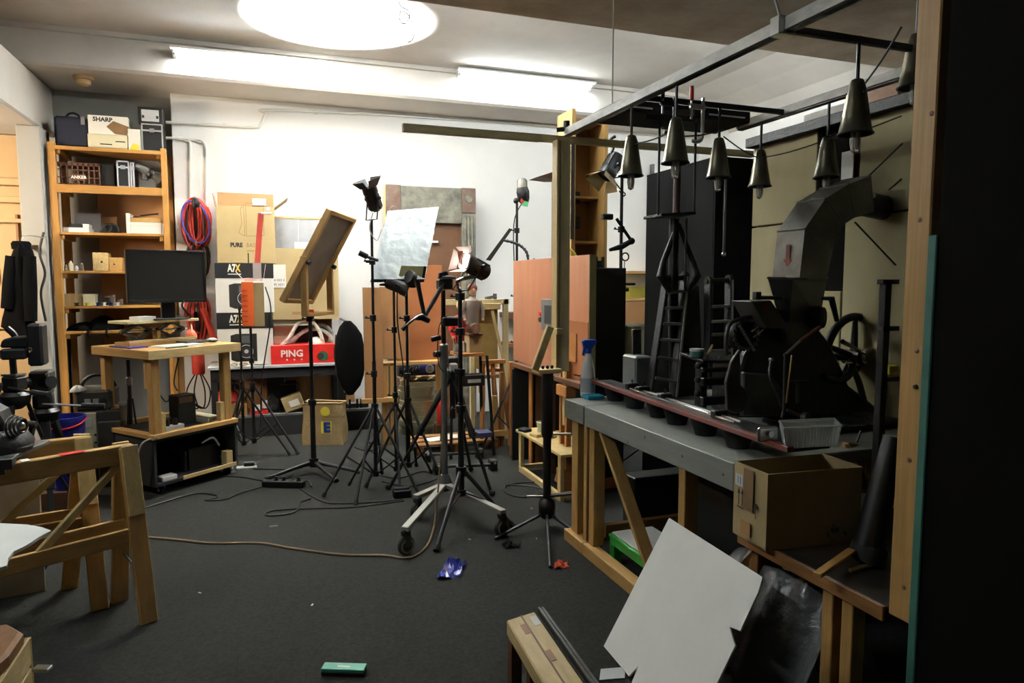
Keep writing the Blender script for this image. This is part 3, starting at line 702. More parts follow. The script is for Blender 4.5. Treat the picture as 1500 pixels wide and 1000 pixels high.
# things inside the desk frame
t = thing('power_unit', 'black power supply box with label standing inside the desk frame', 'device', dk(.42, .3, .455))
part(t, 'body', dbox(G(), .36, .52, .25, .37, .42, .66), M_blk2, .004); part(t, 'label_plate', dbox(G(), .37, .49, .246, .25, .60, .645), M_inkbrown)
part(t, 'cooling_side', dbox(G(), .52, .523, .26, .36, .44, .64), M_grey)
t = thing('power_strip', 'white power strip with black plugs inside the desk frame', 'power strip', dk(.2, .2, .42)); part(t, 'body', dbox(G(), .1, .34, .14, .2, .42, .46), M_wtplas, .005)
for k in range(3): part(t, 'plug', G().lathe([(0, .05), (.016, .05), (.02, 0), (0, 0)], dk(.14 + .07 * k, .17, .46), n=10), M_blk2)
t = thing('document_case', 'flat pale box lying at the right inside the desk frame', 'box', dk(.55, .4, .42)); part(t, 'body', dbox(G(), .54, .63, .12, .58, .42, .465), M_beige, .004); part(t, 'lid', dbox(G(), .54, .63, .11, .59, .465, .48), M_beige, .003)
for k, pts in enumerate(([(.07, .06, .95), (.12, .15, .7), (.2, .2, .52), (.3, .26, .5)], [(.36, .6, 1.0), (.33, .55, .8), (.38, .45, .6), (.4, .38, .66)], [(.6, .55, .98), (.5, .5, .75), (.46, .4, .68)], [(.0, -.05, .44), (-.06, .05, .4), (-.08, .1, .25), (-.05, .12, .02)])):
    one('loose_cable', G().tube(smooth_path([dk(*q) for q in pts], 6), .006, 6), M_blackcord if k < 3 else M_grey, ['black cable hanging from the front desk leg to the power strip', 'black cable falling behind the power supply box', 'black cable falling from the right side of the desk top', 'grey cable hanging down the outside of the cart'][k], 'cable')
p = dk(.12, .5, .455)
t = thing('light_stand', 'folded black lamp stand standing inside the desk frame', 'stand', p)
part(t, 'pole', G().tube([p, p + Z * .5], .014, 8), M_black); part(t, 'clamp', G().lathe([(.014, 0), (.024, .01), (.024, .06), (.014, .07)], p + Z * .3, n=10), M_steel)
for k in range(3):
    a = 2.1 * k; part(t, 'leg', G().tube([p + Z * .2 + V((math.cos(a), math.sin(a), 0)) * .018, p + V((math.cos(a), math.sin(a), 0)) * .035], .007, 6), M_black)
p = dk(.1, .02, .09)
one('white_adapter', G().obox(dk(.05, -.0, .09), DU * .12, DV * .08, Z * .035), M_wtplas, 'small white adapter on the floor of the black cart', 'adapter', bevel=.004)
t = thing('amplifier', 'black box device inside the open cart', 'device', dk(.4, .2, .09)); part(t, 'body', dbox(G(), .34, .62, .1, .5, .09, .26), M_blk2, .004); part(t, 'wood_block', dbox(G(), .6, .66, -.01, .06, .09, .2), M_wood2, .003)
one('loose_cable', G().tube(smooth_path([dk(.42, .05, .3), dk(.5, .02, .33), dk(.56, .03, .26), dk(.58, .06, .262)], 6), .008, 6), M_grey, 'white cable loop inside the open cart', 'cable')
# ------------------------------------------------------------------ oscilloscopes and bucket left of the cart
a = at(112, 610, y=6.1); zf = 0
t = thing('oscilloscope', 'grey front panel device with square meter beside the blue bucket', 'device', (at(133, 640, y=5.9).x, 5.95, 0))
x0, x1 = xpx(112, 620, 5.9), xpx(141, 620, 5.9)
part(t, 'case', G().box((x0, 5.92, 0), (x1 + .16, 6.3, zpx(130, 604, 5.9))), mat('device_dark', (58, 57, 52), .6), .006)
part(t, 'front_panel', G().box((x0, 5.9, .18), (x1, 5.92, zpx(130, 604, 5.9) - .005)), M_beige, .003)
part(t, 'meter', G().box((x0 + .06, 5.893, .46), (x1 - .03, 5.9, .53)), M_paper)
for k in range(6): part(t, 'socket', G().lathe([(0, .004), (.008, .004), (.009, 0)], (x0 + .07 + .05 * (k % 2), 5.9, .40 - .06 * (k // 2)), (0, -1, 0), 10), M_ink)
zt = zpx(130, 604, 5.9)
t = thing('measuring_device', 'dark device with two square meters and a round dial on the oscilloscope', 'device', (x0, 5.95, zt))
part(t, 'case', G().box((x0 - .02, 5.95, zt), (x1 + .1, 6.28, zt + .16)), MATS['device_dark'], .02)
for k in range(2): part(t, 'meter', G().box((x0 + .05 + .055 * k, 5.943, zt + .055), (x0 + .09 + .055 * k, 5.95, zt + .095)), M_grey)
part(t, 'dial', G().lathe([(0, .012), (.025, .012), (.03, 0)], (x1 + .04, 5.95, zt + .075), (0, -1, 0), 18), M_ink)
part(t, 'carry_strap', G().tube(arc(((x0 + x1) / 2 + .05, 6.1, zt + .14), .12, .2, math.pi - .2, X, Z, 10), .015, 6), M_blk2)
one('white_rag', lump(x0 + .0, 5.98, zt + .155, .05, .06, .04, 4), M_paper, 'small white rag on the left end of the dark metering device', 'cloth')
one('transformer_box', G().box((x1 + .01, 5.86, 0), (x1 + .17, 5.92, .5)), MATS['device_dark'], 'dark narrow panel leaning right of the grey front panel device', 'panel', bevel=.004)
b0 = at(98, 660, y=5.5)
t = thing('bucket', 'dark blue plastic bucket with red handle beside the cart', 'bucket', (b0.x, 5.5, 0))
zb0, zb1 = .12, zpx(98, 609, 5.5)
part(t, 'shell', G().lathe([(0, zb0), (.095, zb0), (.12, zb1 - .03), (.127, zb1 - .03), (.127, zb1), (.118, zb1), (.093, zb0 + .02), (0, zb0 + .02)], (b0.x, 5.5, 0), n=28), M_blue)
part(t, 'handle', G().tube([V((b0.x + .127 * math.cos(u), 5.5 - .127 * math.sin(u), zb1 - .02 - .05 * math.sin(u))) for u in [math.pi * i / 14 for i in range(15)]], .006, 6), M_red)
one('bucket_stool', G().box((b0.x - .14, 5.38, 0), (b0.x + .14, 5.66, .12)), M_wooddk, 'low dark box under the blue bucket', 'box', bevel=.004)
# ================================================================== trestles and table on the left
def trestle(label, pr, pl, feet, seedz, brace=True):
    """pr: right end of top beam, pl: left end, feet: two foot points at the right end"""
    pr, pl = V(pr), V(pl); d = (pl - pr).normalized(); L = (pl - pr).length
    t = thing('wooden_trestle', label, 'trestle', (pr.x, pr.y, 0), 'wooden trestles on the left')
    part(t, 'top_beam', G().bar(pr + Z * -.035, pl - Z * .035, .045, .085), M_wood, .004)
    n = d.cross(Z).normalized()
    for e, base in ((0, pr), (1, pl)):
        for k, f in enumerate(feet):
            off = d * (L - .03) * e
            f3 = V((f[0], f[1], 0)) + off; s = (f3 - base); sd = 1 if s.dot(n) > 0 else -1
            topp = base + n * sd * .035 + d * (.03 if e == 0 else -.03) - Z * .0
            lg = part(t, 'leg', G().bar(topp, f3, .075, .028, up=n), M_wood, .004)
            if e == 0:
                q = topp.lerp(f3, .38)
                pl_ = part(lg, 'splice_plate', G().bar(topp + n * sd * .018 + Z * .01, q + n * sd * .018, .07, .012, up=n), M_wood2, .002)
        for k in (-1, 1):
            pass
    for sgn, f in ((0, feet[0]), (1, feet[1])):
        k = .5; p1 = pr.lerp(V((f[0], f[1], 0)), k) ; p2 = p1 + d * (L - .03)
        part(t, 'stretcher', G().bar(p1 + d * .0, p2, .022, .07), M_wood, .003)
    f = feet[0]; p1 = pr + d * .06 - Z * .08; p2 = pr.lerp(V((f[0], f[1], 0)), .5) + d * .42
    part(t, 'diagonal_brace', G().bar(p1, p2, .02, .035), M_wood2, .003)
    q1, q2 = pr.lerp(V((feet[0][0], feet[0][1], 0)), .68), pr.lerp(V((feet[1][0], feet[1][1], 0)), .68)
    part(t, 'spreader', G().tube([q1, (q1 + q2) / 2 - Z * .03, q2], .005, 6), M_iron)
    for k in range(5):
        q = pr.lerp(V((feet[0][0], feet[0][1], 0)), .06 + .075 * k) - n * 0
    part(t, 'paint_spot', G().obox(pr + d * .2 + n * -.0235 + Z * .0085, d * .09, n * .047, Z * .001), M_red)
    part(t, 'paint_spot', G().obox(pr + d * .4 + n * -.0235 + Z * .0085, d * .03, n * .047, Z * .001), M_inkw)
    return t
trestle('nearer pine trestle with red paint spot and splice plates', (-.58, 3.55, .80), (-1.30, 3.16, .80), ((-.523, 3.412), (-.69, 3.70)), 0)
trestle('farther pine trestle standing behind the first one', (-.80, 3.80, .80), (-1.50, 3.62, .80), ((-.759, 3.63), (-.954, 3.943)), 1)
# plate with machine
t = thing('table_plate', 'dark metal plate lying across the two trestles', 'plate', (-1.2, 3.45, .81))
c1 = at(50, 664, z=.835)
A, B = c1, V((c1.x - .05, c1.y - .36, .835))
part(t, 'plate', G().prism([(-1.0, 3.30, .81), (-.93, 3.66, .81), (-1.6, 3.75, .81), (-1.7, 3.2, .81)], (0, 0, .018)), M_greypole, .002)
part(t, 'edge_profile', G().bar((-1.0, 3.30, .80), (-1.7, 3.2, .80), .03, .06), M_black, .002)
part(t, 'corner_cap', G().box((-1.02, 3.28, .79), (-.97, 3.34, .835)), M_blk2, .003)
mc = V((-1.13, 3.52, .828))
t = thing('projector_machine', 'dark grey cast machine with coiled knob on the plate at the left edge', 'machine', mc)
part(t, 'base', G().lathe([(0, 0), (.17, 0), (.175, .03), (.15, .07), (.12, .09), (0, .09)], mc, n=24), M_cast)
part(t, 'column', G().prism([mc + V(q) for q in ((-.2, -.06, .08), (.1, -.06, .08), (.07, -.06, .17), (0, -.06, .22), (-.2, -.06, .24))], (0, .14, 0)), M_cast, .01)
part(t, 'top_plate', G().obox(mc + V((-.2, -.08, .24)), V((.22, 0, .0)), V((0, .18, 0)), V((0, 0, .02))), M_iron, .003)
part(t, 'lens_barrel', G().tube([mc + V((-.04, -.02, .29)), mc + V((.06, -.02, .25))], [.035, .045], 14), M_cast)
for k in range(4): part(t, 'coil', G().tube(arc(mc + V((.12 + .012 * k, -.07, .11)), .045 - .005 * k, 0, 6.28, V((.3, .95, 0)), Z, 18), .005, 6), M_iron)
part(t, 'knob', G().ball(mc + V((.15, -.07, .11)), .018, 10), M_steel)
part(t, 'foot_disc', G().lathe([(0, .0), (.055, 0), (.055, .014), (.0, .016)], mc + V((.13, -.05, .005)), n=20), M_iron)
one('chipboard', G().obox((-1.42, 3.9, 0), (.36, .05, 0), (0, .012, 0), (0, 0, .58)), mat('pale_panel', (138, 126, 104), .8), 'pale grey panel standing under the trestles at the left edge', 'panel', bevel=.003)

# video tripods on the left
def video_tripod(base, h, label, yaw, spread=.35, dirs=(0.3, 2.4, 4.5), head=True, cam_kind=0):
    b = V(base)
    t = thing('video_tripod', label, 'tripod', b, 'camera tripods on the left')
    hub = b + Z * (h - .14)
    for a in dirs:
        d = V((math.cos(a), math.sin(a), 0)); f = b + d * spread; k = hub.lerp(f, .5)
        lg = part(t, 'leg', G().bar(hub + d * .05, k, .05, .022, up=d), M_black, .003)
        part(lg, 'lower_leg', G().bar(k - (f - hub) * .04, f + Z * .02, .03, .016, up=d), M_black, .002)
        part(lg, 'foot', G().ball(f + Z * .02, .022, 8), M_rubber)
        part(lg, 'clamp', G().bar(k - (f - hub) * .03, k + (f - hub) * .03, .058, .03, up=d), M_blk2, .003)
    part(t, 'bowl', G().lathe([(.03, -.05), (.07, -.02), (.08, .03), (.06, .05), (0, .05)], hub, n=18), M_black)
    u = V((math.cos(yaw), math.sin(yaw), 0)); n = V((-u.y, u.x, 0))
    part(t, 'fluid_head', G().obox(hub + Z * .05 - u * .05 - n * .045, u * .1, n * .09, Z * .09), M_blk2, .012)
    part(t, 'tilt_knob', G().lathe([(0, .06), (.03, .06), (.034, .04), (.03, .0)], hub + Z * .09 + n * .045, n, 14), M_blk2)
    part(t, 'pan_handle', G().tube([hub + Z * .08 - n * .04, hub + Z * .07 - n * .08 + u * .14, hub + Z * .06 - n * .1 + u * .24], .007, 8), M_steel)
    part(t, 'handle_grip', G().tube([hub + Z * .065 - n * .095 + u * .2, hub + Z * .055 - n * .11 + u * .32], .016, 10), M_rubber)
    part(t, 'quick_plate', G().obox(hub + Z * .14 - u * .05 - n * .035, u * .1, n * .07, Z * .012), M_steel)
    return t, hub + Z * .152, u, n
t, top, u, n = video_tripod((-1.33, 4.62, 0), 1.02, 'black video tripod carrying a camcorder with tilted viewfinder', -.5)
part(t, 'camera_arm', G().tube(smooth_path([top, top + Z * .1, top + V((.02, 0, .2)), top + V((-.02, 0, .26))], 4), .018, 8), M_black)
vf = at(22, 505, y=4.5)
part(t, 'viewfinder', G().prism([vf + V((-.075, 0, -.015)), vf + V((-.06, 0, .03)), vf + V((-.01, 0, .045)), vf + V((.05, 0, .045)), vf + V((.07, 0, .02)), vf + V((.06, 0, -.02))], (0, .08, 0)), M_blk2, .01)
vf2 = at(18, 519, y=4.48)
part(t, 'monitor_hood', G().box(vf2 + V((-.06, 0, -.03)), vf2 + V((.06, .07, .03))), M_blk2, .01)
part(t, 'connector', G().ball(vf2 + V((.075, .03, .02)), .02, 8), M_chrome)
part(t, 'camera_body', G().box(at(48, 505, y=4.5) + V((-.03, 0, -.12)), at(48, 480, y=4.5) + V((.04, .12, .02))), M_blk2, .012)
t, top, u, n = video_tripod((-1.22, 4.72, 0), .90, 'black video tripod with pan handle beside the blue bucket', .1, .3, (.9, 3.0, 5.0))
part(t, 'lens', G().tube([top + Z * .05, top + V((.06, -.06, .06))], [.04, .035], 14), M_black)
part(t, 'camera_body', G().box(top + V((-.06, -.04, 0)), top + V((.05, .08, .12))), M_blk2, .012)
part(t, 'bright_knob', G().ball(top + V((.04, -.06, .1)), .012, 8), M_chrome)
t, top, u, n = video_tripod((-1.42, 4.3, 0), .9, 'black tripod at the left edge with long pan handle', -.1, .32, (.2, 2.2, 4.2))
part(t, 'adapter_block', G().box(top + V((-.05, -.05, 0)), top + V((.07, .05, .06))), M_cast, .008)
one('black_bag', lump(-1.30, 4.3, 0, .16, .15, .34, 21), M_cloth, 'black equipment bag on the floor between the left tripods', 'bag')

# bottom left corner
p = at(20, 800, z=.72)
fs = [at(px, py, z=.70) for px, py in ((-150, 790), (-60, 768), (0, 770), (40, 772), (62, 776), (75, 781), (58, 790), (45, 799), (33, 806), (20, 812), (12, 822), (10, 833), (0, 836), (-70, 850), (-150, 870))]
one('foam_sheet', G().prism(fs, (0, 0, .01)), M_board, 'torn white foam sheet at the lower left edge', 'sheet')
s = at(0, 860, z=.45)
t = thing('wooden_stand', 'dark wooden trestle end carrying the white foam sheet', 'stand', (-1.0, 2.5, 0))
q0 = at(10, 800, z=.68)
part(t, 'top', G().obox((q0.x - .35, q0.y - .1, .66), (.34, .0, 0), (0, .24, 0), (0, 0, .025)), M_wooddk, .003)
part(t, 'leg', G().bar((q0.x - .06, q0.y, .66), (q0.x - .1, q0.y, 0), .05, .05), M_wooddk, .003)
part(t, 'leg', G().bar((q0.x - .3, q0.y, .66), (q0.x - .34, q0.y, 0), .05, .05), M_wooddk, .003)
c = at(2, 920, z=.42)
t = thing('wooden_crate', 'small pine crate at the bottom left corner', 'crate', (c.x - .1, c.y, 0))
b0 = at(44, 935, z=.36)
bx, by = b0.x, b0.y
part(t, 'front_panel', G().box((bx - .4, by - .3, .06), (bx - .385, by, .36)), M_wood); 
for k in range(3): part(t, 'slat', G().box((bx - .014, by - .3, .06 + .105 * k), (bx, by, .155 + .105 * k)), M_wood2, .003)
for k in range(3): part(t, 'slat', G().box((bx - .4, by - .315, .06 + .105 * k), (bx, by - .3, .155 + .105 * k)), M_wood2, .003)
part(t, 'back_panel', G().box((bx - .4, by, .06), (bx, by + .015, .36)), M_wood, .002)
part(t, 'bottom', G().box((bx - .4, by - .3, 0), (bx, by, .06)), M_wooddk, .002)
t = one('wooden_disc', G().prism([(bx - .4, by - .28, .362), (bx - .02, by - .28, .362), (bx + .0, by - .2, .362), (bx - .0, by - .06, .362), (bx - .06, by + .02, .362), (bx - .4, by + .03, .362)], (0, 0, .055)), M_wood3, 'brown rounded wooden slab lying on the pine crate', 'slab', bevel=.012)
one('metal_bracket', G().obox(at(46, 985, z=.25), (.05, -.02, 0), (.01, .03, 0), (0, 0, .012)), M_steel, 'small metal bracket beside the pine crate at the lower left', 'bracket', bevel=.002)

# ================================================================== work table at the back wall
TY = 7.2
t = thing('work_table', 'long table with white top and black frame along the back wall', 'table', (.15, 7.5, 0))
part(t, 'table_top', G().box((-.50, TY, .70), (.80, 7.78, .73)), M_grey, .003)
part(t, 'apron', G().box((-.48, TY + .02, .60), (.78, TY + .05, .70)), M_matte)
for x in (-.48, .72): 
    for y in (TY + .03, 7.7): part(t, 'leg', G().box((x, y, 0), (x + .06, y + .05, .7)), M_matte)
part(t, 'lower_shelf', G().box((-.46, TY + .08, .20), (1.1, 7.74, .225)), M_greypole, .002)
part(t, 'lower_front', G().box((-.46, TY + .08, .0), (1.1, TY + .1, .20)), M_matte)
part(t, 'back_board', G().box((-.46, 7.74, .2), (.95, 7.76, .7)), M_hard)

def carton(name, label, lo, hi, m=M_card, group=None):
    t = thing(name, label, 'box', (lo[0], lo[1], lo[2]), group); part(t, 'body', G().box(lo, hi), m, .003); return t
def speaker_carton(lo, hi, label):
    t = thing('speaker_carton', label, 'box', lo, 'speaker cartons on the back table')
    (x0, y0, z0), (x1, y1, z1) = lo, hi; h = z1 - z0; bz = z1 - .3 * h
    part(t, 'body', G().box(lo, hi), M_paper, .003)
    part(t, 'black_band', G().box((x0 - .001, y0 - .002, bz), (x1 + .001, y1, z1 + .001)), M_blk2)
    text(t, 'A7', .10, (x0 + .115, y0 - .002, bz + .065), X, Z, M_inkw, bold=.004, sx=.6); text(t, 'X', .10, (x0 + .185, y0 - .002, bz + .065), X, Z, M_inkgold, bold=.004, sx=.6)
    part(t, 'text_line', G().box((x0 + .115, y0 - .004, bz + .035), (x0 + .235, y0 - .002, bz + .044)), M_inkw)
    # printed speaker
    sx0, sx1, sz0, sz1 = x0 + .12, x0 + .36, z0 + .04, bz - .05
    sp = part(t, 'speaker_print', G().prism([(sx0, y0 - .001, sz0 + .02), (sx0 + .05, y0 - .001, sz0), (sx1, y0 - .001, sz0), (sx1, y0 - .001, sz1), (sx0 + .05, y0 - .001, sz1), (sx0, y0 - .001, sz1 - .015)], (0, .0006, 0)), M_screen)
    cx = (sx0 + sx1) / 2 + .02
    part(sp, 'woofer_print', G().lathe([(0, .0025), (.075, .0025), (.075, .0015)], (cx, y0, sz0 + .1), (0, -1, 0), 24), M_ink)
    part(sp, 'cone_print', G().lathe([(.06, .003), (.066, .003)], (cx, y0, sz0 + .1), (0, -1, 0), 24), M_grey)
    part(sp, 'cap_print', G().lathe([(0, .0035), (.02, .0035)], (cx, y0, sz0 + .1), (0, -1, 0), 16), M_grey)
    part(sp, 'tweeter_print', G().box((cx - .05, y0 - .003, sz1 - .09), (cx + .05, y0 - .0015, sz1 - .02)), mat('print_grey', (80, 82, 84), .6))
    return t
zA, zB, zC = zpx(350, 458, 7.25), zpx(350, 385, 7.25), zpx(350, 302, 7.25)
xA, xB, xC = xpx(317, 460, 7.25), xpx(382, 460, 7.25), xpx(401, 420, 7.25)
speaker_carton((xA, 7.25, .73), (xC - .02, 7.62, zA), 'lower speaker carton with black top band on the back table')
speaker_carton((xA, 7.25, zA), (xC, 7.62, zB - .004), 'upper speaker carton with black top band under the large carton')
# open carton on top
x0, x1 = xpx(317, 340, 7.25), xpx(403, 340, 7.25)
t = thing('open_carton', 'tall cardboard carton with raised flaps on the speaker cartons', 'box', (x0, 7.25, zB))
part(t, 'body', G().box((x0, 7.25, zB), (x1, 7.6, zC)), M_card, .002)
part(t, 'front_flap', G().obox((x0, 7.6, zC), (x1 - x0, 0, 0), (0, .006, 0), (0, .03, .17)), M_card2)
part(t, 'side_flap', G().obox((x1, 7.26, zC - .004), (.13, 0, .10), (0, .33, 0), (-.004, 0, .006)), M_card)
part(t, 'side_flap', G().obox((x0, 7.26, zC - .004), (-.02, 0, .12), (0, .33, 0), (-.006, 0, 0)), M_card2)
part(t, 'label_sheet', G().obox((x0 + .33, 7.597, zC + .05), (.13, 0, 0), (0, -.001, 0), (0, .012, .07)), M_inkw)
text(t, 'PURE', .056, (x0 + .12, 7.25, zB + .155), X, Z, M_ink, bold=.003, sx=.85); text(t, 'BASE 5', .056, (x0 + .265, 7.25, zB + .155), X, Z, M_inkbrown, sx=.85)
part(t, 'text_line', G().box((x0 + .27, 7.248, zB + .115), (x0 + .34, 7.25, zB + .122)), M_inkbrown)
def outline(pts, w=.004):
    g = G()
    for a, b in zip(pts, pts[1:]): g.bar(a, b, w, .0012, up=(0, 1, 0))
    return g
px0, pz = x0 + .27, zB + .26
part(t, 'case_outline', outline([V((px0, 7.249, pz)), V((px0, 7.249, pz + .32)), V((px0 + .16, 7.249, pz + .31)), V((px0 + .16, 7.249, pz + .01)), V((px0, 7.249, pz))]), M_inkbrown)
part(t, 'case_outline', outline([V((px0 - .015, 7.249, pz)), V((px0 - .07, 7.249, pz + .03)), V((px0 - .04, 7.249, pz + .12)), V((px0 - .045, 7.249, pz + .2)), V((px0 - .05, 7.249, pz + .26)), V((px0 - .02, 7.249, pz + .3)), V((px0 - .015, 7.249, pz))]), M_inkbrown)
part(t, 'tape', G().box((x1 - .075, 7.248, zC - .03), (x1 - .04, 7.25, zC)), M_inkw)
# grey panel with wooden top behind
z1, z2 = zpx(440, 318, 7.7), .74
xa, xb = xpx(403, 340, 7.7), xpx(483, 340, 7.7)
t = thing('pin_board', 'grey panel with wooden top edge standing behind the cardboard box', 'board', (xa, 7.7, .73))
part(t, 'panel', G().box((xa, 7.7, .73), (xb, 7.73, z1 - .02)), mat('panel_grey', (140, 142, 146), .6), .002); part(t, 'top_edge', G().box((xa, 7.695, z1 - .02), (xb, 7.735, z1)), M_wood, .002)
part(t, 'seam', G().box((xa + .23, 7.698, .75), (xa + .236, 7.7, z1 - .02)), M_grey)
one('white_card', G().obox((xpx(432, 365, 7.6), 7.62, zpx(440, 368, 7.6) - .1), (.18, 0, 0), (0, .004, 0), (0, .01, .2)), M_inkw, 'white card sticking up behind the taped cardboard box', 'card')
# cardboard box right
x0, x1 = xpx(396, 420, 7.24), xpx(496, 420, 7.24); z0, z1 = zpx(445, 468, 7.24), zpx(445, 364, 7.24)
t = carton('cardboard_box', 'large closed cardboard box with white label behind the framed reflector', (x0, 7.26, z0), (x1, 7.62, z1))
part(t, 'label_sheet', G().box((x0 + .03, 7.256, z0 + .32), (x0 + .15, 7.26, z0 + .55)), M_inkw)
for k in range(2): text(t, ('4 003 0', 'M 3031')[k], .034, (x0 + .035, 7.256, z0 + .385 - .045 * k), X, Z, M_ink)
part(t, 'handle_hole', G().box((x0 + .2, 7.2585, z0 + .05), (x0 + .34, 7.262, z0 + .08)), M_card2)
part(t, 'corner_tape', G().box((x1 - .06, 7.257, z0), (x1 + .002, 7.45, z1 + .001)), M_card)
# pale stack carrying it
t = thing('white_books', 'flat pale boxes and folders under the closed cardboard box', 'folder stack', (x0, 7.4, .73))
part(t, 'case', G().box((x0 + .02, 7.4, .73), (x0 + .22, 7.7, z0 - .06)), M_beige, .004)
part(t, 'tray', G().box((x0 - .0, 7.3, z0 - .045), (x0 + .42, 7.7, z0 - .005)), M_beige, .004)
part(t, 'folder', G().box((x0 + .02, 7.29, z0 - .06), (x0 + .4, 7.7, z0 - .047)), M_paper)
part(t, 'support', G().box((x1 - .2, 7.5, .73), (x1 - .05, 7.74, z0 - .0)), M_card2)
# red box
x0, x1 = xpx(397, 518, 7.2), xpx(491, 518, 7.2); z1 = zpx(440, 505, 7.2)
t = carton('red_carton', 'red open carton with white lettering and green ball print on the back table', (x0, 7.22, .73), (x1, 7.5, z1), M_red)
text(t, 'PING', .095, (x0 + .09, 7.22, .73 + .075), X, Z, M_inkw, bold=.003)
for k in range(3): part(t, 'star_print', G().lathe([(0, .0015), (.010, .0015), (.01, .0)], (x0 + .15 + .07 * k, 7.219, .775), (0, -1, 0), 5), M_inkw)
part(t, 'ball_print', G().lathe([(0, .002), (.05, .002), (.05, 0)], (x0 + .5, 7.219, .80), (0, -1, 0), 20), M_greenp); part(t, 'ball_shade', G().lathe([(0, .003), (.034, .003)], (x0 + .475, 7.219, .80), (0, -1, 0), 16), M_ink)
for k, pts in enumerate(([(410, 503), (425, 492), (438, 472), (456, 470), (468, 485), (474, 503)], [(418, 504), (432, 495), (448, 484), (466, 482), (482, 490), (488, 503)], [(426, 504), (440, 488), (460, 479), (474, 476), (486, 488), (480, 504)])):
    w = [at(a, b, y=7.3 + .06 * k) for a, b in pts]; w[0].z = w[-1].z = z1 - .02
    t = thing('white_hose', ['thick white ribbed hose arching highest out of the red carton', 'white hose arching lower across the front of the red carton', 'white hose at the right of the red carton'][k], 'hose', w[0], 'hoses in the red carton')
    sp = smooth_path(w, 6); part(t, 'hose', G().tube(sp, .018, 8), M_wtplas)
    for j in range(3, len(sp) - 2, 4): part(t, 'rib', G().tube([sp[j], sp[j + 1]], .021, 8), M_beige)
one('white_lump', lump(xpx(463, 500, 7.3), 7.32, z1 - .01, .07, .06, .07, 9), M_paper, 'crumpled white paper sticking out of the red carton', 'paper')
c = at(350, 531, y=7.23)
one('white_plate', G().lathe([(0, 0), (.05, 0), (.12, .012), (.12, .018), (.05, .006), (0, .006)], (xpx(381, 530, 7.22), 7.34, .73), n=24), M_wtplas, 'flat white plate on the back table left of the red carton', 'plate')
for k in range(2): one('cable_coil', G().tube(arc((xpx(343 + 14 * k, 530, 7.2) , 7.22 + .01 * k, .745), .03 + .01 * k, 0, 11, X, V((0, .4, .3)), 24), .006, 6), M_tancord, ['small tan cable coil at the front of the back table, left', 'tan cable coil nearer the plate on the back table'][k], 'cable')
# black round bag
c = at(511, 520, y=7.1)
t = thing('reflector_bag', 'black round reflector bag leaning at the right end of the table', 'bag', (c.x, 7.1, at(511, 578, y=7.1).z))
rows = [(470, 504, 514), (478, 497, 522), (490, 493, 530), (510, 491, 534), (530, 491, 535), (550, 494, 533), (565, 500, 528), (577, 508, 518)]
g = G(); n = 14; vs = []
for (py, a, b) in rows:
    p, q = at(a, py, y=7.1), at(b, py, y=7.1); m = (p + q) / 2; w = (q - p).length / 2
    for j in range(n): an = 2 * math.pi * j / n; vs.append(m + V((w * math.cos(an), .07 * math.sin(an) * (1 + .2 * math.sin(2 * an)), 0)))
k = len(rows); g.add(vs, [(i * n + j, i * n + (j + 1) % n, (i + 1) * n + (j + 1) % n, (i + 1) * n + j) for i in range(k - 1) for j in range(n)] + [tuple(range(n)), tuple(range((k - 1) * n, k * n))], True)
part(t, 'bag', g, M_cloth)
part(t, 'zip_edge', G().tube([at(492, 490, y=7.03), at(490, 520, y=7.03), at(493, 552, y=7.03)], .006, 6), M_blk2)
one('bag_hook', G().tube([(c.x, 7.8, at(511, 472, y=7.1).z), (c.x, 7.1, at(511, 472, y=7.1).z)], .012, 8), M_iron, 'wall hook holding the black reflector bag', 'hook')
# under the table
zs = .225
x0 = xpx(322, 600, 7.3); x1 = xpx(362, 600, 7.3)
t = carton('wooden_box', 'orange-brown wooden box on the lower shelf of the back table', (x0, 7.3, zs), (x1, 7.6, zpx(340, 592, 7.3)), M_wood)
zt = zpx(340, 592, 7.3)
c = V((xpx(333, 580, 7.4), 7.42, zt))
t = thing('red_vacuum', 'red round machine with black hose on the wooden box', 'machine', c)
part(t, 'base', G().lathe([(0, 0), (.12, 0), (.13, .03), (.1, .09), (.05, .14), (0, .15)], c, n=22), M_red)
part(t, 'handle', G().tube(arc(c + V((0, -.06, .12)), .05, .3, 2.8, X, Z, 8), .012, 8), M_blk2)
part(t, 'motor', G().lathe([(0, 0), (.05, 0), (.05, .06), (0, .06)], c + V((.03, .02, .13)), n=14), M_blk2)
part(t, 'hose', G().tube(smooth_path([c + V((-.1, -.05, .1)), c + V((-.08, -.1, .22)), c + V((.04, -.1, .24)), c + V((.13, -.08, .12)), c + V((.15, -.05, .03))], 6), .014, 8), M_blk2)
t = carton('red_box', 'red and white carton on the lower shelf behind the tripod legs', (xpx(366, 610, 7.3), 7.3, zs), (xpx(393, 610, 7.3), 7.5, zpx(380, 602, 7.3)), M_red)
part(t, 'print_patch', G().box((xpx(366, 610, 7.3) + .05, 7.298, zs + .04), (xpx(366, 610, 7.3) + .1, 7.3, zs + .1)), M_inkw); part(t, 'print_patch', G().box((xpx(366, 610, 7.3) + .12, 7.298, zs + .06), (xpx(366, 610, 7.3) + .17, 7.3, zs + .14)), M_inkw)
c = V((xpx(402, 612, 7.35), 7.36, zs))
t = thing('metal_tool', 'dark metal hand tool with chrome front on the lower shelf', 'tool', c)
part(t, 'body', G().prism([c + V((-.06, 0, 0)), c + V((.06, 0, 0)), c + V((.05, 0, .12)), c + V((-.02, 0, .19)), c + V((-.07, 0, .14))], (0, .12, 0)), M_iron, .01); part(t, 'chrome_front', G().lathe([(0, .01), (.03, .01), (.035, 0)], c + V((.0, 0, .05)), (0, -1, 0), 14), M_chrome)
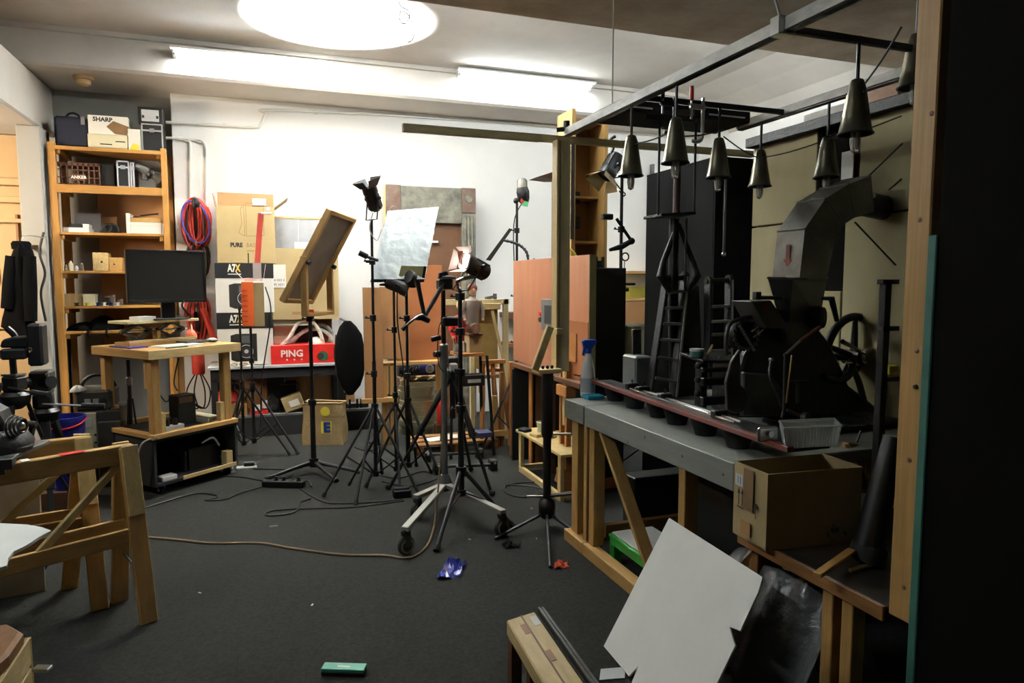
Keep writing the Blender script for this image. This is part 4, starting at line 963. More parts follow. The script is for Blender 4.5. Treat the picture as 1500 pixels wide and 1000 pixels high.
for k, (px, h) in enumerate(((405, .36), (424, .28))):
    c = V((xpx(px, 590, 7.55), 7.55, zs)); t = thing('speaker_cabinet', ['black case with lid frame standing at the back of the lower shelf', 'black rounded device beside the tilted parcel on the lower shelf'][k], 'device', c)
    part(t, 'body', G().box(c + V((-.09, 0, 0)), c + V((.09, .15, h))), M_blk2, .015); part(t, 'frame', G().box(c + V((-.09, -.006, h - .03)), c + V((.09, .0, h - .02))), M_wooddk)
q = at(430, 608, y=7.28)
t = thing('parcel', 'small tilted brown parcel with white label on the lower shelf', 'box', (q.x, 7.28, zs))
ux, uz = V((.19, 0, .06)), V((-.05, 0, .14)); o = V((q.x - .07, 7.28, zs + .0))
part(t, 'body', G().obox(o, ux, (0, .16, 0), uz), M_card, .003); part(t, 'label_sheet', G().obox(o + ux * .3 + uz * .25 - Y * .002, ux * .5, (0, .001, 0), uz * .45), M_inkw)
# black letters board
t = thing('letter_board', 'dark board with black letters behind the paper bag', 'sign', (.7, 7.3, zs))
lx = xpx(466, 590, 7.32)
text(t, 'STOHL', .16, (lx, 7.32, zpx(500, 601, 7.32)), X, Z, M_matte, bold=.004)
part(t, 'rail', G().box((lx - .2, 7.33, zpx(500, 604, 7.32)), (lx + .62, 7.35, zpx(500, 600, 7.32))), M_matte)
for x in (lx - .15, lx + .55): part(t, 'post', G().box((x, 7.33, zs), (x + .02, 7.35, zpx(500, 604, 7.32))), M_matte)
a = at(505, 622, y=7.35); one('metal_rail', G().bar((a.x - .1, 7.36, zs + .02), (a.x + .25, 7.36, zs + .02), .03, .04), M_iron, 'grey metal rail on the lower shelf right of the paper bag', 'rail')
one('wing_bolt', G().lathe([(0, 0), (.02, 0), (.02, .1), (.035, .11), (.035, .13), (0, .13)], (a.x, 7.36, zs + .04), n=10), M_iron, 'upright iron bolt on the metal rail', 'bolt')
# paper bag
q0, q1 = at(443, 652, z=0), at(502, 652, z=0)
bw = q1 - q0; bw.z = 0; n_ = V((-bw.y, bw.x, 0)).normalized(); hB = zpx(470, 590, q0.y)
t = thing('paper_bag', 'brown paper shopping bag with blue letter print on the floor', 'bag', (q0 + q1) / 2)
def bagf(u, v):
    a = u * 4; k = int(min(a, 3.999)); f = a - k
    c = [V((0, 0, 0)), bw, bw + n_ * .22, n_ * .22, V((0, 0, 0))]
    p = q0 + c[k].lerp(c[k + 1], f); m = q0 + bw / 2 + n_ * .11
    p = m + (p - m) * (1 - .06 * v + .03 * math.sin(11 * u + 7 * v)); p.z = hB * v * (1 + .02 * math.sin(9 * u)); return p
part(t, 'sack', G().grid(bagf, 32, 10, False), M_bag)
part(t, 'rolled_rim', G().tube([bagf(u / 32, 1) for u in range(33)], .009, 6), M_bag)
bx = bw.normalized(); pb = q0 + bw * .52 - n_ * .022 + Z * hB * .34
part(t, 'logo_patch', G().obox(pb + Z * -.015 - bx * .012, bx * .10, n_ * .001, Z * .115), M_yellow); text(t, 'E', .125, pb + bx * .012 - n_ * .001, bx, Z, M_inkblue, bold=.008)
part(t, 'print_dot', G().lathe([(0, .0015), (.045, .0015)], q0 + bw * .6 - n_ * .02 + Z * hB * .83, -n_, 16), M_yellow)
text(t, 'wir      lebensmittel', .042, q0 + bw * .22 - n_ * .021 + Z * hB * .68, bx, Z, M_inkbrown)
# ================================================================== stands and studio lamps
def quad_plate(c, th):
    """c: four corners, th: thickness vector"""
    return G().prism(c, th)


def stand(name, label, cat, base, top, hub, spread, angs, r=.012, m=None, collars=(.45, .7), group=None, low=.12):
    m = m or M_black; b = V((base[0], base[1], 0))
    t = thing(name, label, cat, b, group)
    part(t, 'pole', G().tube([b + Z * low, b + Z * (low + (top - low) * .45)], r * 1.25, 10), m)
    part(t, 'upper_pole', G().tube([b + Z * (low + (top - low) * .45), b + Z * top], r * .9, 10), m)
    for k in collars:
        z = low + (top - low) * k
        cl = part(t, 'collar', G().lathe([(r, -.025), (r * 1.9, -.022), (r * 1.9, .022), (r, .025)], b + Z * z, n=12), M_blk2)
        part(cl, 'knob', G().tube([b + Z * z - X * r, b + Z * z - X * (r + .03), b + Z * z - X * (r + .045) + Z * .008], [.005, .005, .012], 8), M_blk2)
    part(t, 'hub', G().lathe([(r, -.03), (r * 2.2, -.03), (r * 2.2, .03), (r, .03)], b + Z * hub, n=12), M_blk2)
    part(t, 'lower_hub', G().lathe([(0, -.02), (r * 2, -.02), (r * 2, .02), (0, .02)], b + Z * low, n=12), M_blk2)
    for a in angs:
        a, sp = a if isinstance(a, tuple) else (a, spread)
        d = V((math.cos(a), math.sin(a), 0)); f = b + d * sp + Z * .012; h = b + Z * hub + d * r * 1.5
        lg = part(t, 'leg', G().tube([h, f], r * .85, 8), m)
        part(lg, 'foot', G().tube([f - (f - h).normalized() * .03, f + (f - h).normalized() * .004], r * 1.25, 8), M_rubber)
        part(lg, 'strut', G().tube([b + Z * low + d * r * 1.5, h.lerp(f, .55)], r * .5, 6), m)
    return t, b + Z * top


def lamp_head(t, c, d, r, L, doors=True, body=None, door_m=None, lit=False, yoke_to=None, fins=8, dl=1.25):
    """c: centre of the body, d: direction of the light"""
    body = body or M_black; d = V(d).normalized(); e1 = d.cross(Z).normalized() if abs(d.z) < .98 else X.copy(); e2 = d.cross(e1).normalized(); c = V(c)
    a = c - d * L / 2
    bd = part(t, 'lamp_body', G().lathe([(0, 0), (r * .7, 0), (r * .85, L * .05), (r * .9, L * .7), (r, L * .74), (r, L), (r * .86, L), (r * .8, L * .9)], a, d, 22), body)
    for k in range(fins):
        an = 2 * math.pi * k / fins; q = e1 * math.cos(an) + e2 * math.sin(an)
        part(bd, 'cooling_fin', G().bar(a + d * L * .08 + q * r * .9, a + d * L * .66 + q * r * .9, r * .12, r * .14, up=q), body)
    part(bd, 'lens', G().lathe([(0, L * .93), (r * .5, L * .915), (r * .84, L * .89)], a, d, 20), M_lit if lit else M_glass)
    part(bd, 'back_cap', G().lathe([(0, -L * .06), (r * .4, -L * .06), (r * .5, 0)], a, d, 14), M_blk2)
    f = a + d * L
    if doors:
        for q, p in ((e1, e2), (-e1, e2), (e2, e1), (-e2, e1)):
            o = f + q * r * .85; out = (d * .8 + q * .62).normalized()
            part(bd, 'barn_door', G().prism([o - p * r * .75, o + p * r * .75, o + p * r * 1.1 + out * r * dl, o - p * r * 1.1 + out * r * dl], q * .002), door_m or M_black)
    if yoke_to is not None:
        y = V(yoke_to)
        for s in (-1, 1):
            part(bd, 'yoke_arm', G().tube([y, y + e1 * s * r * 1.12, c + e1 * s * r * 1.12], r * .09, 6), M_blk2)
            part(bd, 'yoke_knob', G().lathe([(0, .02), (r * .22, .02), (r * .25, 0)], c + e1 * s * r * 1.1, e1 * s, 10), M_blk2)
    return bd, f, d

# --- lamp A: lit lamp thrown at the ceiling, orange housing
ba = at(373, 664, z=0)
t, top = stand('studio_lamp', 'lit studio lamp with orange housing and red barn door aimed at the ceiling', 'lamp', ba, 1.16, .62, .42, (-.5, 1.6, 3.9), .012, group='studio lamps on stands')
c = at(372, 441, y=ba.y)
part(t, 'housing', G().box((c.x - .10, ba.y - .09, top.z), (c.x - .0, ba.y + .09, at(372, 412, y=ba.y).z)), M_orange, .006)
for k in range(7): part(t, 'cooling_fin', G().box((c.x - .108, ba.y - .094, top.z + .04 + .045 * k), (c.x - .05, ba.y - .09, top.z + .05 + .045 * k)), M_redcord)
part(t, 'side_panel', G().box((c.x + .0, ba.y - .085, top.z + .0), (c.x + .085, ba.y + .08, at(372, 414, y=ba.y).z)), M_card)
zl = at(372, 412, y=ba.y).z
part(t, 'lamp_rim', G().lathe([(.06, 0), (.075, .0), (.075, .03), (.06, .03)], (c.x, ba.y, zl), n=20), M_barn)
part(t, 'lens', G().lathe([(0, .02), (.06, .012)], (c.x, ba.y, zl), n=18), M_lit)
part(t, 'barn_door', G().obox((c.x + .0, ba.y - .11, zl + .02), (.07, 0, .0), (0, -.02, .14), (0, .003, 0)), M_barn)
part(t, 'barn_door', G().obox((c.x - .09, ba.y - .08, zl + .02), (-.05, 0, .06), (0, .16, 0), (.003, 0, .003)), M_barn)
part(t, 'barn_door', G().obox((c.x + .085, ba.y - .09, zl + .02), (.02, 0, .13), (0, .16, 0), (.003, 0, 0)), M_barn)
rd0, rd1 = at(376, 398, y=ba.y + .14), at(382, 312, y=ba.y + .14)
part(t, 'red_flap', G().obox(rd0 - X * .025, (.05, .0, 0), (0, .004, 0), rd1 - rd0), mat('red_flap', (150, 48, 34), .6))
part(t, 'flap_clamp', G().tube([rd1 + X * .0, rd1 + V((.09, 0, .0))], .01, 8), M_barn)
part(t, 'bracket', G().box((c.x - .04, ba.y - .012, zl + .06), (c.x - .03, ba.y, zl + .25)), M_blk2)
part(t, 'cable', G().tube(smooth_path([(c.x + .1, ba.y, zl - .05), (c.x + .14, ba.y - .05, zl - .3), (c.x + .05, ba.y - .05, .7), (c.x + .02, ba.y, .2)], 6), .006, 6), M_blackcord)
sp = lamp('lamp_light', 'SPOT', (c.x + .0, ba.y, zl + .06), SPOT_UP, (.92, .98, 1.0), aim=(.62, 6.22, CEIL), spot_size=math.radians(37), spot_blend=.45, shadow_soft_size=.03)
# slim neighbour stand
b1 = at(358, 668, z=0)
t, top = stand('light_stand', 'slim black stand left of the orange lamp carrying a small clamp', 'stand', b1, 1.30, .60, .40, (-.3, 1.9, 4.2), .011, group='bare stands')
part(t, 'spigot', G().lathe([(.008, 0), (.014, .01), (.014, .05), (.006, .06), (0, .06)], top, n=10), M_blk2)
# --- B framed reflector
bb = at(460, 692, z=0)
t, top = stand('framed_reflector', 'tilted wood-framed grey reflector on a wooden fork and black stand', 'reflector', bb, at(460, 462, y=bb.y).z, .09, .38, (-.4, 3.4, 5.1), .017, collars=(.42, .98), low=.07)
cs = [at(482, 309, y=5.62), at(517, 322, y=5.98), at(455, 441, y=6.04), at(415, 439, y=5.70)]
nrm = (cs[1] - cs[0]).cross(cs[3] - cs[0]).normalized()
if nrm.y > 0: nrm = -nrm
part(t, 'panel', quad_plate(cs, nrm * -.012), mat('reflector_grey', (112, 100, 86), .75), 0)
for i in range(4):
    a, b = cs[i], cs[(i + 1) % 4]; part(t, 'frame_bar', G().bar(a - (b - a).normalized() * .012, b + (b - a).normalized() * .012, .034, .05, up=nrm), M_wood, .003)
mid = lambda a, b, k: a.lerp(b, k)
pl, pr = mid(cs[0], cs[3], .55), mid(cs[1], cs[2], .55)
fl, fr = V((pl.x, pl.y, top.z + .01)), V((pr.x, pr.y, top.z + .01))
ct = V((top.x, top.y, top.z + .01))
for p, f in ((pl, fl), (pr, fr)):
    part(t, 'fork_arm', G().bar(f - Z * .015, p + Z * .03, .03, .055, up=nrm), M_wood, .004)
    part(t, 'pivot_knob', G().lathe([(0, .03), (.018, .03), (.02, 0)], p + nrm * .03, nrm, 12), M_blk2)
part(t, 'fork_base', G().bar(fl, fr, .06, .03), M_wood, .004)
part(t, 'fork_socket', G().bar(ct - Z * .02, ct + Z * .04, .06, .05), mat('orange_red', (214, 74, 30), .5), .003)
# --- C tall lamp left of the foil board
bc = at(551, 716, z=0)
t, top = stand('studio_lamp', 'tall black spotlight with open barn doors above the foil board', 'lamp', bc, at(553, 322, y=bc.y).z, .62, .40, (3.35, 4.2, (-.9, .42), 1.3), .012, collars=(.4, .62, .84), group='studio lamps on stands')
hc = at(546, 291, y=bc.y)
lamp_head(t, hc, V((-.34, -.2, .95)), .055, .17, True, mat('spot_body', (58, 48, 46), .35, metal=.5), yoke_to=top)
part(t, 'cable', G().tube(smooth_path([hc - Z * .1, hc + V((-.03, -.02, -.22)), hc + V((.02, -.03, -.3)), hc + V((.06, 0, -.22))], 6), .004, 6), M_grey)
ar = at(541, 377, y=bc.y - .05)
part(t, 'side_arm', G().tube([at(553, 381, y=bc.y), ar, at(527, 371, y=bc.y - .05)], .012, 8), M_greypole)
part(t, 'arm_grip', G().tube([at(538, 376, y=bc.y - .06), at(526, 370, y=bc.y - .06)], .02, 8), M_blk2)
part(t, 'wing_nut', G().box(ar + V((-.03, -.03, -.04)), ar + V((.03, -.02, -.02))), M_blk2, .004)
# --- D foil board on stand
bd_ = at(581, 708, z=0)
t, top = stand('foil_reflector', 'large silver foil board tilted on a black stand', 'reflector', (bd_.x, bd_.y), at(579, 414, y=bd_.y).z, .60, .36, (3.0, 4.6, .5), .011, collars=(.4, .75))
fc = [at(568, 309, y=bd_.y + .22), at(643, 303, y=bd_.y + .22), at(622, 409, y=bd_.y - .05), at(543, 409, y=bd_.y - .05)]
fn_ = (fc[1] - fc[0]).cross(fc[3] - fc[0]).normalized()
if fn_.y > 0: fn_ = -fn_
part(t, 'board', quad_plate([q - fn_ * .035 for q in fc], -fn_ * .012), M_matte)
rn = random.Random(4)
NU = 22; jit = {}
def foilf(u, v):
    p = fc[0].lerp(fc[1], u).lerp(fc[3].lerp(fc[2], u), v)
    edge = min(u, v, 1 - u, 1 - v); k = .006 if edge < .16 else .0012
    return p + fn_ * rn.uniform(0, k) + (fc[1] - fc[0]) * (rn.uniform(-.006, .006) if edge == 0 else 0)
part(t, 'foil', G().grid(foilf, NU, NU + 4), M_foil)
part(t, 'mount', G().tube([top - Z * .03, top + Y * .09 + Z * .0, (fc[2] + fc[3]) / 2 + V((0, .15, .1))], .014, 8), M_black)
# --- E floodlight and LED head
be = at(599, 702, z=0)
t, top = stand('studio_lamp', 'black stand with brown flood lamp and round LED head under the foil board', 'lamp', be, at(598, 418, y=be.y).z, .62, .38, (3.5, 5.3, 1.2), .013, collars=(.5, .82), group='studio lamps on stands')
f0 = at(582, 418, y=be.y - .1)
lamp_head(t, f0, V((.75, -.2, -.35)), .055, .17, False, mat('flood_brown', (46, 36, 32), .5), yoke_to=top - Z * .05, fins=5)
part(t, 'flood_tail', G().tube([at(570, 416, y=be.y - .1), at(556, 417, y=be.y - .1)], [.015, .008], 8), M_black)
c = at(598, 405, y=be.y - .16)
part(t, 'led_head', G().lathe([(0, 0), (.05, 0), (.055, .012), (.055, .04), (.03, .06), (0, .06)], c, V((.8, .45, -.35)), 20), M_blk2)
part(t, 'led_bracket', G().bar(c + V((.02, .03, -.03)), at(606, 420, y=be.y - .1), .05, .03), M_blk2, .004)
p0, p1 = at(589, 392, y=be.y - .2), at(618, 406, y=be.y - .2)
part(t, 'card_flag', quad_plate([at(588, 389, y=be.y - .12), at(622, 390, y=be.y - .12), at(619, 407, y=be.y - .12), at(584, 405, y=be.y - .12)], (0, .004, 0)), mat('olive_card', (168, 158, 112), .8))
part(t, 'flag_edge', G().bar(at(623, 390, y=be.y - .125), at(620, 407, y=be.y - .125), .02, .01), M_blk2)
part(t, 'cable', G().tube(smooth_path([f0 + Z * -.04, f0 + V((.0, 0, -.3)), V((be.x - .03, be.y - .02, .8)), V((be.x - .02, be.y - .02, .2))], 6), .005, 6), M_blackcord)
# --- F dolly stand
bf = at(652, 742, z=0)
t = thing('dolly_stand', 'grey steel pole stand on a three-wheeled dolly with folding arms', 'stand', (bf.x, bf.y, 0))
zt, zm = at(654, 425, y=bf.y).z, at(653, 505, y=bf.y).z
part(t, 'column', G().tube([bf + Z * .18, bf + Z * zm], .022, 14), M_greypole)
part(t, 'upper_column', G().tube([bf + Z * zm, bf + Z * zt], .016, 12), M_black)
part(t, 'socket', G().lathe([(.022, -.14), (.03, -.14), (.032, 0), (.02, .01)], bf + Z * zm, n=14), M_greypole)
part(t, 'knob', G().lathe([(0, .04), (.02, .04), (.024, .0)], bf + V((-.03, 0, zm - .06)), (-1, -.2, 0), 10), M_blk2)
ctr = bf + Z * .17
part(t, 'hub', G().lathe([(0, -.05), (.045, -.05), (.05, 0), (.03, .06), (0, .06)], ctr, n=14), M_greypole)
for (wx, wy) in (((595, 812)), ((735, 785)), ((612, 760))):
    w = at(wx, wy, z=0); w.z = .055; up = V((w.x, w.y, .155))
    ar = part(t, 'dolly_arm', G().bar(ctr - Z * .01, up + (up - ctr).normalized() * .02, .045, .028), mat('dolly_grey', (150, 150, 142), .45, metal=.3, var=.12), .003)
    d = V((w.x - ctr.x, w.y - ctr.y, 0)).normalized(); s = V((-d.y, d.x, 0))
    wh = part(ar, 'wheel', G().lathe([(0, -.016), (.036, -.018), (.05, -.014), (.055, -.006), (.055, .006), (.05, .014), (.036, .018), (0, .016)], w, (.4, -.92, 0), 24), M_rubber)
    part(ar, 'wheel_rim', G().lathe([(.032, -.0195), (.045, -.0185), (.045, .0185), (.032, .0195)], w, (.4, -.92, 0), 24), mat('wheel_disc', (150, 144, 124), .5))
    part(ar, 'swivel', G().lathe([(0, 0), (.028, 0), (.03, .02), (.02, .035), (0, .035)], w + Z * .06, n=14), M_blk2)
    part(ar, 'fork', G().bar(w + V((.4, -.92, 0)) * .024, w + V((.4, -.92, 0)) * .024 + Z * .07, .035, .005, up=(.4, -.92, 0)), M_iron)
# folding arm (V)
e0, e1, e2_ = at(611, 410, y=bf.y - .1), at(622, 464, y=bf.y - .12), at(650, 415, y=bf.y - .03)
part(t, 'fold_arm', G().tube([e0, e0.lerp(e1, .2), e1], [.02, .016, .013], 10), M_black)
part(t, 'fold_arm', G().tube([e2_, e2_.lerp(e1, .2), e1], [.02, .016, .013], 10), M_black)
part(t, 'elbow_clamp', G().tube([at(607, 466, y=bf.y - .14), at(618, 464, y=bf.y - .14), at(629, 470, y=bf.y - .14)], [.012, .024, .016], 10), M_black)
part(t, 'elbow_lever', G().tube(smooth_path([at(612, 464, y=bf.y - .15), at(603, 470, y=bf.y - .15), at(592, 480, y=bf.y - .15)], 4), [.008] * 8 + [.009], 8), M_steel)
part(t, 'lever_grip', G().tube([at(596, 477, y=bf.y - .15), at(589, 483, y=bf.y - .15)], .014, 8), M_blk2)
part(t, 'head_clamp', G().box(at(643, 424, y=bf.y - .05), at(664, 409, y=bf.y - .05) + Y * .08), M_blk2, .008)
part(t, 'head_plate', G().box(at(648, 409, y=bf.y - .05), at(668, 404, y=bf.y - .05) + Y * .08), M_greypole, .004)
part(t, 'head_lever', G().prism([at(643, 408, y=bf.y - .04), at(657, 402, y=bf.y - .04), at(655, 397, y=bf.y - .04), at(644, 400, y=bf.y - .04)], (0, .03, 0)), M_navy)
part(t, 'pendulum_weight', G().tube([at(632, 497, y=bf.y - .05), at(645, 494, y=bf.y - .05)], .018, 12), M_blk2)
part(t, 'weight_cord', G().tube(smooth_path([at(655, 462, y=bf.y - .04), at(643, 480, y=bf.y - .04), at(642, 530, y=bf.y - .03), at(650, 545, y=bf.y - .02)], 5), .0035, 6), M_blackcord)
part(t, 'mid_clamp', G().box(at(650, 478, y=bf.y - .05), at(676, 464, y=bf.y - .05) + Y * .09), M_blk2, .008)
part(t, 'socket_box', G().box(at(659, 545, y=bf.y - .05), at(671, 532, y=bf.y - .05) + Y * .04), M_wtplas, .008)
part(t, 'plug', G().tube([at(668, 540, y=bf.y - .06), at(670, 566, y=bf.y - .06)], .012, 8), M_blk2)
# --- G pink lit lamp
bg = at(676, 765, z=0)
ft = [V((p.x - bg.x, p.y - bg.y, 0)) for p in (at(639, 809, z=0), at(751, 773, z=0), at(672, 715, z=0))]
t, top = stand('studio_lamp', 'black studio lamp with bright pink-tinted barn doors on a thick stand', 'lamp', bg, at(678, 425, y=bg.y).z, .34, .4, [(math.atan2(f.y, f.x), f.length) for f in ft], .016, collars=(.42, .6, .8, .97), group='studio lamps on stands', low=.2)
gc = at(696, 391, y=bg.y - .02)
g2 = at(664, 377, y=bg.y - .12)
dg = (at(655, 374, y=bg.y - .1) - at(712, 404, y=bg.y + .05))
bd, f, d = lamp_head(t, gc, dg, .062, .20, True, mat('spot_body', (58, 48, 46), .35), M_barn, True, yoke_to=top, dl=.75)
part(bd, 'pink_gel', G().prism([f + d * .03 + V((0, -.05, -.05)), f + d * .07 + V((0, -.06, -.03)), f + d * .08 + V((0, -.05, .03)), f + d * .03 + V((0, -.05, .05))], (0, .001, 0)), M_pink)
part(t, 'chrome_bracket', G().tube(smooth_path([top, top + V((-.02, -.03, .06)), gc + V((-.01, -.05, -.06))], 4), .012, 8), M_chrome)
sp2 = lamp('lamp_light', 'SPOT', f + d * .01, SPOT_SIDE, (1.0, .95, .92), aim=f + d, spot_size=math.radians(50), spot_blend=.4, shadow_soft_size=.03)
# --- big photographic tripod behind the dolly
bt = at(664, 712, z=0)
t = thing('camera_tripod', 'large black photographic tripod with thick legs behind the dolly', 'tripod', bt)
hub = V((bt.x, bt.y, at(664, 545, y=bt.y).z))
part(t, 'centre_column', G().tube([hub - Z * .35, hub + Z * .1], .022, 12), M_black)
part(t, 'shoulder', G().lathe([(.02, -.06), (.06, -.04), (.065, .02), (.03, .05), (0, .05)], hub, n=16), M_blk2)
for (a, b) in ((569, 717), (721, 726), (690, 690)):
    fo = at(a, b, z=0); k = hub.lerp(fo, .5); dd = (fo - hub).normalized()
    lg = part(t, 'leg', G().tube([hub + dd * .05, k], .022, 10), M_black)
    part(lg, 'lower_leg', G().tube([k, fo], .013, 8), M_black); part(lg, 'leg_lock', G().tube([k - dd * .03, k + dd * .03], .028, 10), M_blk2)
    part(lg, 'foot', G().ball(fo + Z * .022, .024, 8), M_rubber); part(lg, 'lock_knob', G().ball(k + V((.03, -.02, 0)), .012, 8), M_chrome)
part(t, 'pan_head', G().box(hub + V((-.05, -.05, .05)), hub + V((.05, .05, .12))), M_blk2, .01)
# --- low lighting stands on the floor behind
for i, (px, py, lb) in enumerate(((690, 690, 'black low stand with chrome clamps between the tripod legs'), (672, 672, 'second low black stand with bright knobs behind the tripod'))):
    q = at(px, py, z=0)
    t = thing('floor_stand', lb, 'stand', q, 'low stands on the floor')
    part(t, 'bar', G().tube([q + V((-.3, .06, .05)), q + V((.2, -.05, .05))], .014, 8), M_black)
    for s in (-.28, .18):
        cl = part(t, 'clamp', G().box(q + V((s - .03, -.05 - .1 * s, .0)), q + V((s + .03, .03 - .1 * s, .09))), M_iron, .006); part(cl, 'knob', G().ball(q + V((s, -.06 - .1 * s, .07)), .014, 8), M_chrome)
# --- H back stand with bulb lamp and gooseneck flag
bh = at(757, 652, z=0)
t, top = stand('studio_lamp', 'slim stand at the back wall with clear lamp and green gel', 'lamp', bh, at(756, 296, y=bh.y).z, .72, .48, (-.6, 3.6, 1.5), .013, collars=(.4, .6, .88), group='studio lamps on stands')
hc = at(764, 282, y=bh.y)
part(t, 'swivel', G().ball(at(756, 294, y=bh.y), .028, 10), M_blk2)
lb_ = part(t, 'lamp_body', G().lathe([(0, 0), (.04, .0), (.055, .04), (.06, .1), (.05, .14)], at(768, 297, y=bh.y), V((-.15, 0, 1)), 16), M_blk2)
part(lb_, 'glass_cover', G().lathe([(.045, 0), (.048, .02), (.048, .12), (.03, .14), (0, .14)], at(765, 284, y=bh.y), (0, 0, 1), 16), mat('smoked_glass', (150, 146, 130), .2, trans=.4))
part(lb_, 'green_gel', G().obox(at(764, 301, y=bh.y - .05), (.06, 0, -.01), (0, .002, 0), (.01, 0, .045)), mat('green_gel', (96, 200, 130), .5))
part(lb_, 'red_gel', G().obox(at(762, 295, y=bh.y - .052), (.03, 0, -.02), (0, .002, 0), (.01, 0, .03)), M_redcord)
part(t, 'cable', G().tube(smooth_path([hc - Z * .1, V((bh.x - .03, bh.y, top.z - .2)), V((bh.x - .025, bh.y, 1.6)), V((bh.x - .02, bh.y, .9))], 6), .005, 6), M_blackcord)
q = [at(746, 334, y=5.9), at(750, 336, y=5.9), at(719, 381, y=5.9), at(712, 380, y=5.9)]
t = thing('black_flag', 'narrow black flag on a curved gooseneck clamped to the copper board', 'flag', at(775, 386, y=5.74))
part(t, 'flag', quad_plate(q, (.05, .16, .0)), mat('flag_black', (50, 44, 40), .8))
gp = smooth_path([at(738, 352, y=5.9), at(752, 355, y=5.85), at(764, 361, y=5.8), at(772, 371, y=5.75), at(774, 386, y=5.72)], 5)
part(t, 'gooseneck', G().tube(gp, .011, 8), M_blk2)
for k in range(2, len(gp) - 1, 2): part(t, 'gooseneck_ring', G().tube([gp[k], gp[k].lerp(gp[k + 1], .45)], .015, 8), M_blk2)
part(t, 'clamp', G().prism([at(766, 387, y=5.70), at(778, 388, y=5.70), at(784, 378, y=5.70), at(780, 384, y=5.70)], (0, .05, 0)), M_blk2)
# --- I right stand with can light behind the bench
bi = V((2.64, 4.78, 0))
t, top = stand('studio_lamp', 'black can light on a tall stand behind the work bench', 'lamp', bi, at(905, 258, y=bi.y).z, .62, .42, (-.4, 1.8, 3.9), .014, collars=(.4, .55, .82), group='studio lamps on stands')
hc = at(896, 243, y=bi.y)
lamp_head(t, hc, V((-.55, -.1, -.8)), .07, .2, True, M_black, M_card, False, yoke_to=top, fins=6)
part(t, 'top_hook', G().tube(smooth_path([hc + Z * .1, at(899, 212, y=bi.y), at(895, 204, y=bi.y), at(901, 200, y=bi.y)], 4), .012, 8), M_blk2)
for k, (a, b) in enumerate((((893, 246), (917, 290)),)):
    part(t, 'safety_wire', G().tube(smooth_path([at(895, 258, y=bi.y), at(908, 276, y=bi.y), at(916, 284, y=bi.y), at(912, 287, y=bi.y), at(907, 279, y=bi.y)], 4), .005, 6), M_blk2)
a0, a1, a2 = at(903, 320, y=bi.y), at(925, 353, y=bi.y - .02), at(911, 361, y=bi.y - .05)
part(t, 'arm', G().tube([a0, a1], .013, 8), M_black); part(t, 'arm_joint', G().ball(a1, .028, 10), M_blk2); part(t, 'arm', G().tube([a1, a2, at(893, 366, y=bi.y - .05)], [.02, .024, .012], 8), M_black)
part(t, 'arm_clamp', G().box(at(884, 321, y=bi.y - .03), at(899, 313, y=bi.y - .03) + Y * .05), M_blk2, .006)
part(t, 'chain', G().tube(arc(at(916, 376, y=bi.y - .05), .03, 0, 6.2, X, Z, 12), .006, 6), M_blk2); part(t, 'pull_cord', G().tube([at(915, 383, y=bi.y - .05), at(913, 440, y=bi.y - .05)], .003, 6), M_blackcord)
for (py, xa, xb) in ((416, 889, 930), (424, 900, 920)): part(t, 'cross_rod', G().tube([at(xa, py, y=bi.y - .03), at(xb, py, y=bi.y - .03)], .01 if py < 420 else .016, 8), M_black)

# ================================================================== boards, marble surround, film cans
MY = 7.55
def mx(px, py=350): return xpx(px, py, MY)
def mz(py, px=630): return zpx(px, py, MY)
x0, x1, zt = mx(566), mx(697), 2.60
t = thing('fireplace_surround', 'grey and red marble fireplace surround standing against the back wall', 'surround', ((x0 + x1) / 2, MY, 0))
xi0, xi1, zi = mx(588), mx(677), mz(326)
part(t, 'left_jamb', G().box((x0, MY, 0), (xi0, MY + .1, zi + .02)), M_redmarble, .004)
part(t, 'right_jamb', G().box((xi1, MY, 0), (x1, MY + .1, zi + .12)), M_marble, .004)
part(t, 'lintel', G().box((xi0, MY + .01, zi), (xi1, MY + .1, zt - .005)), M_marble, .004)
part(t, 'corner_block', G().box((x0, MY - .005, zi + .02), (xi0, MY + .1, zt)), M_redmarble, .004)
part(t, 'corner_block', G().box((xi1, MY - .005, zi + .12), (x1, MY + .1, zt)), M_redmarble, .004)
for k in range(3):
    part(t, 'moulding', G().box((xi1 + .03 + .04 * k, MY - .012, .1), (xi1 + .05 + .04 * k, MY, zi + .08)), M_marble, .004)
part(t, 'rosette', G().lathe([(0, .012), (.04, .012), (.05, 0)], ((xi1 + x1) / 2, MY - .005, zt - .12), (0, -1, 0), 14), M_marble)
part(t, 'rosette', G().lathe([(0, .012), (.04, .012), (.05, 0)], ((x0 + xi0) / 2, MY - .005, zi + .12), (0, -1, 0), 14), M_redmarble)
part(t, 'dark_back', G().box((xi0, MY + .06, 0), (xi1, MY + .1, zi)), M_wooddk)
part(t, 'edge_board', G().box((x0 - .012, MY + .02, 0), (x0, MY + .1, zt)), M_wood2)
one('white_strip', G().box((mx(633, 353), MY + .03, mz(355)), (mx(643, 353), MY + .05, mz(352))), M_inkw, 'thin white strip inside the dark fireplace opening', 'strip')
def hboard(a, b, c, d, y, m, label, tilt=.0, th=.012):
    x0, x1 = xpx(a, c, y), xpx(b, c, y); z0, z1 = zpx((a + b) / 2, d, y), zpx((a + b) / 2, c, y)
    return one('hardboard_sheet', G().obox((x0, y, z0), (x1 - x0, 0, 0), (0, th, 0), (0, tilt, z1 - z0)), m, label, 'board', 'brown boards behind the stands', bevel=.001)
hboard(532, 560, 421, 583, 6.46, M_hard, 'narrow brown board at the left of the board group', .04)
hboard(557, 600, 420, 525, 6.52, M_hard, 'middle brown board behind the lamp stands', .04)
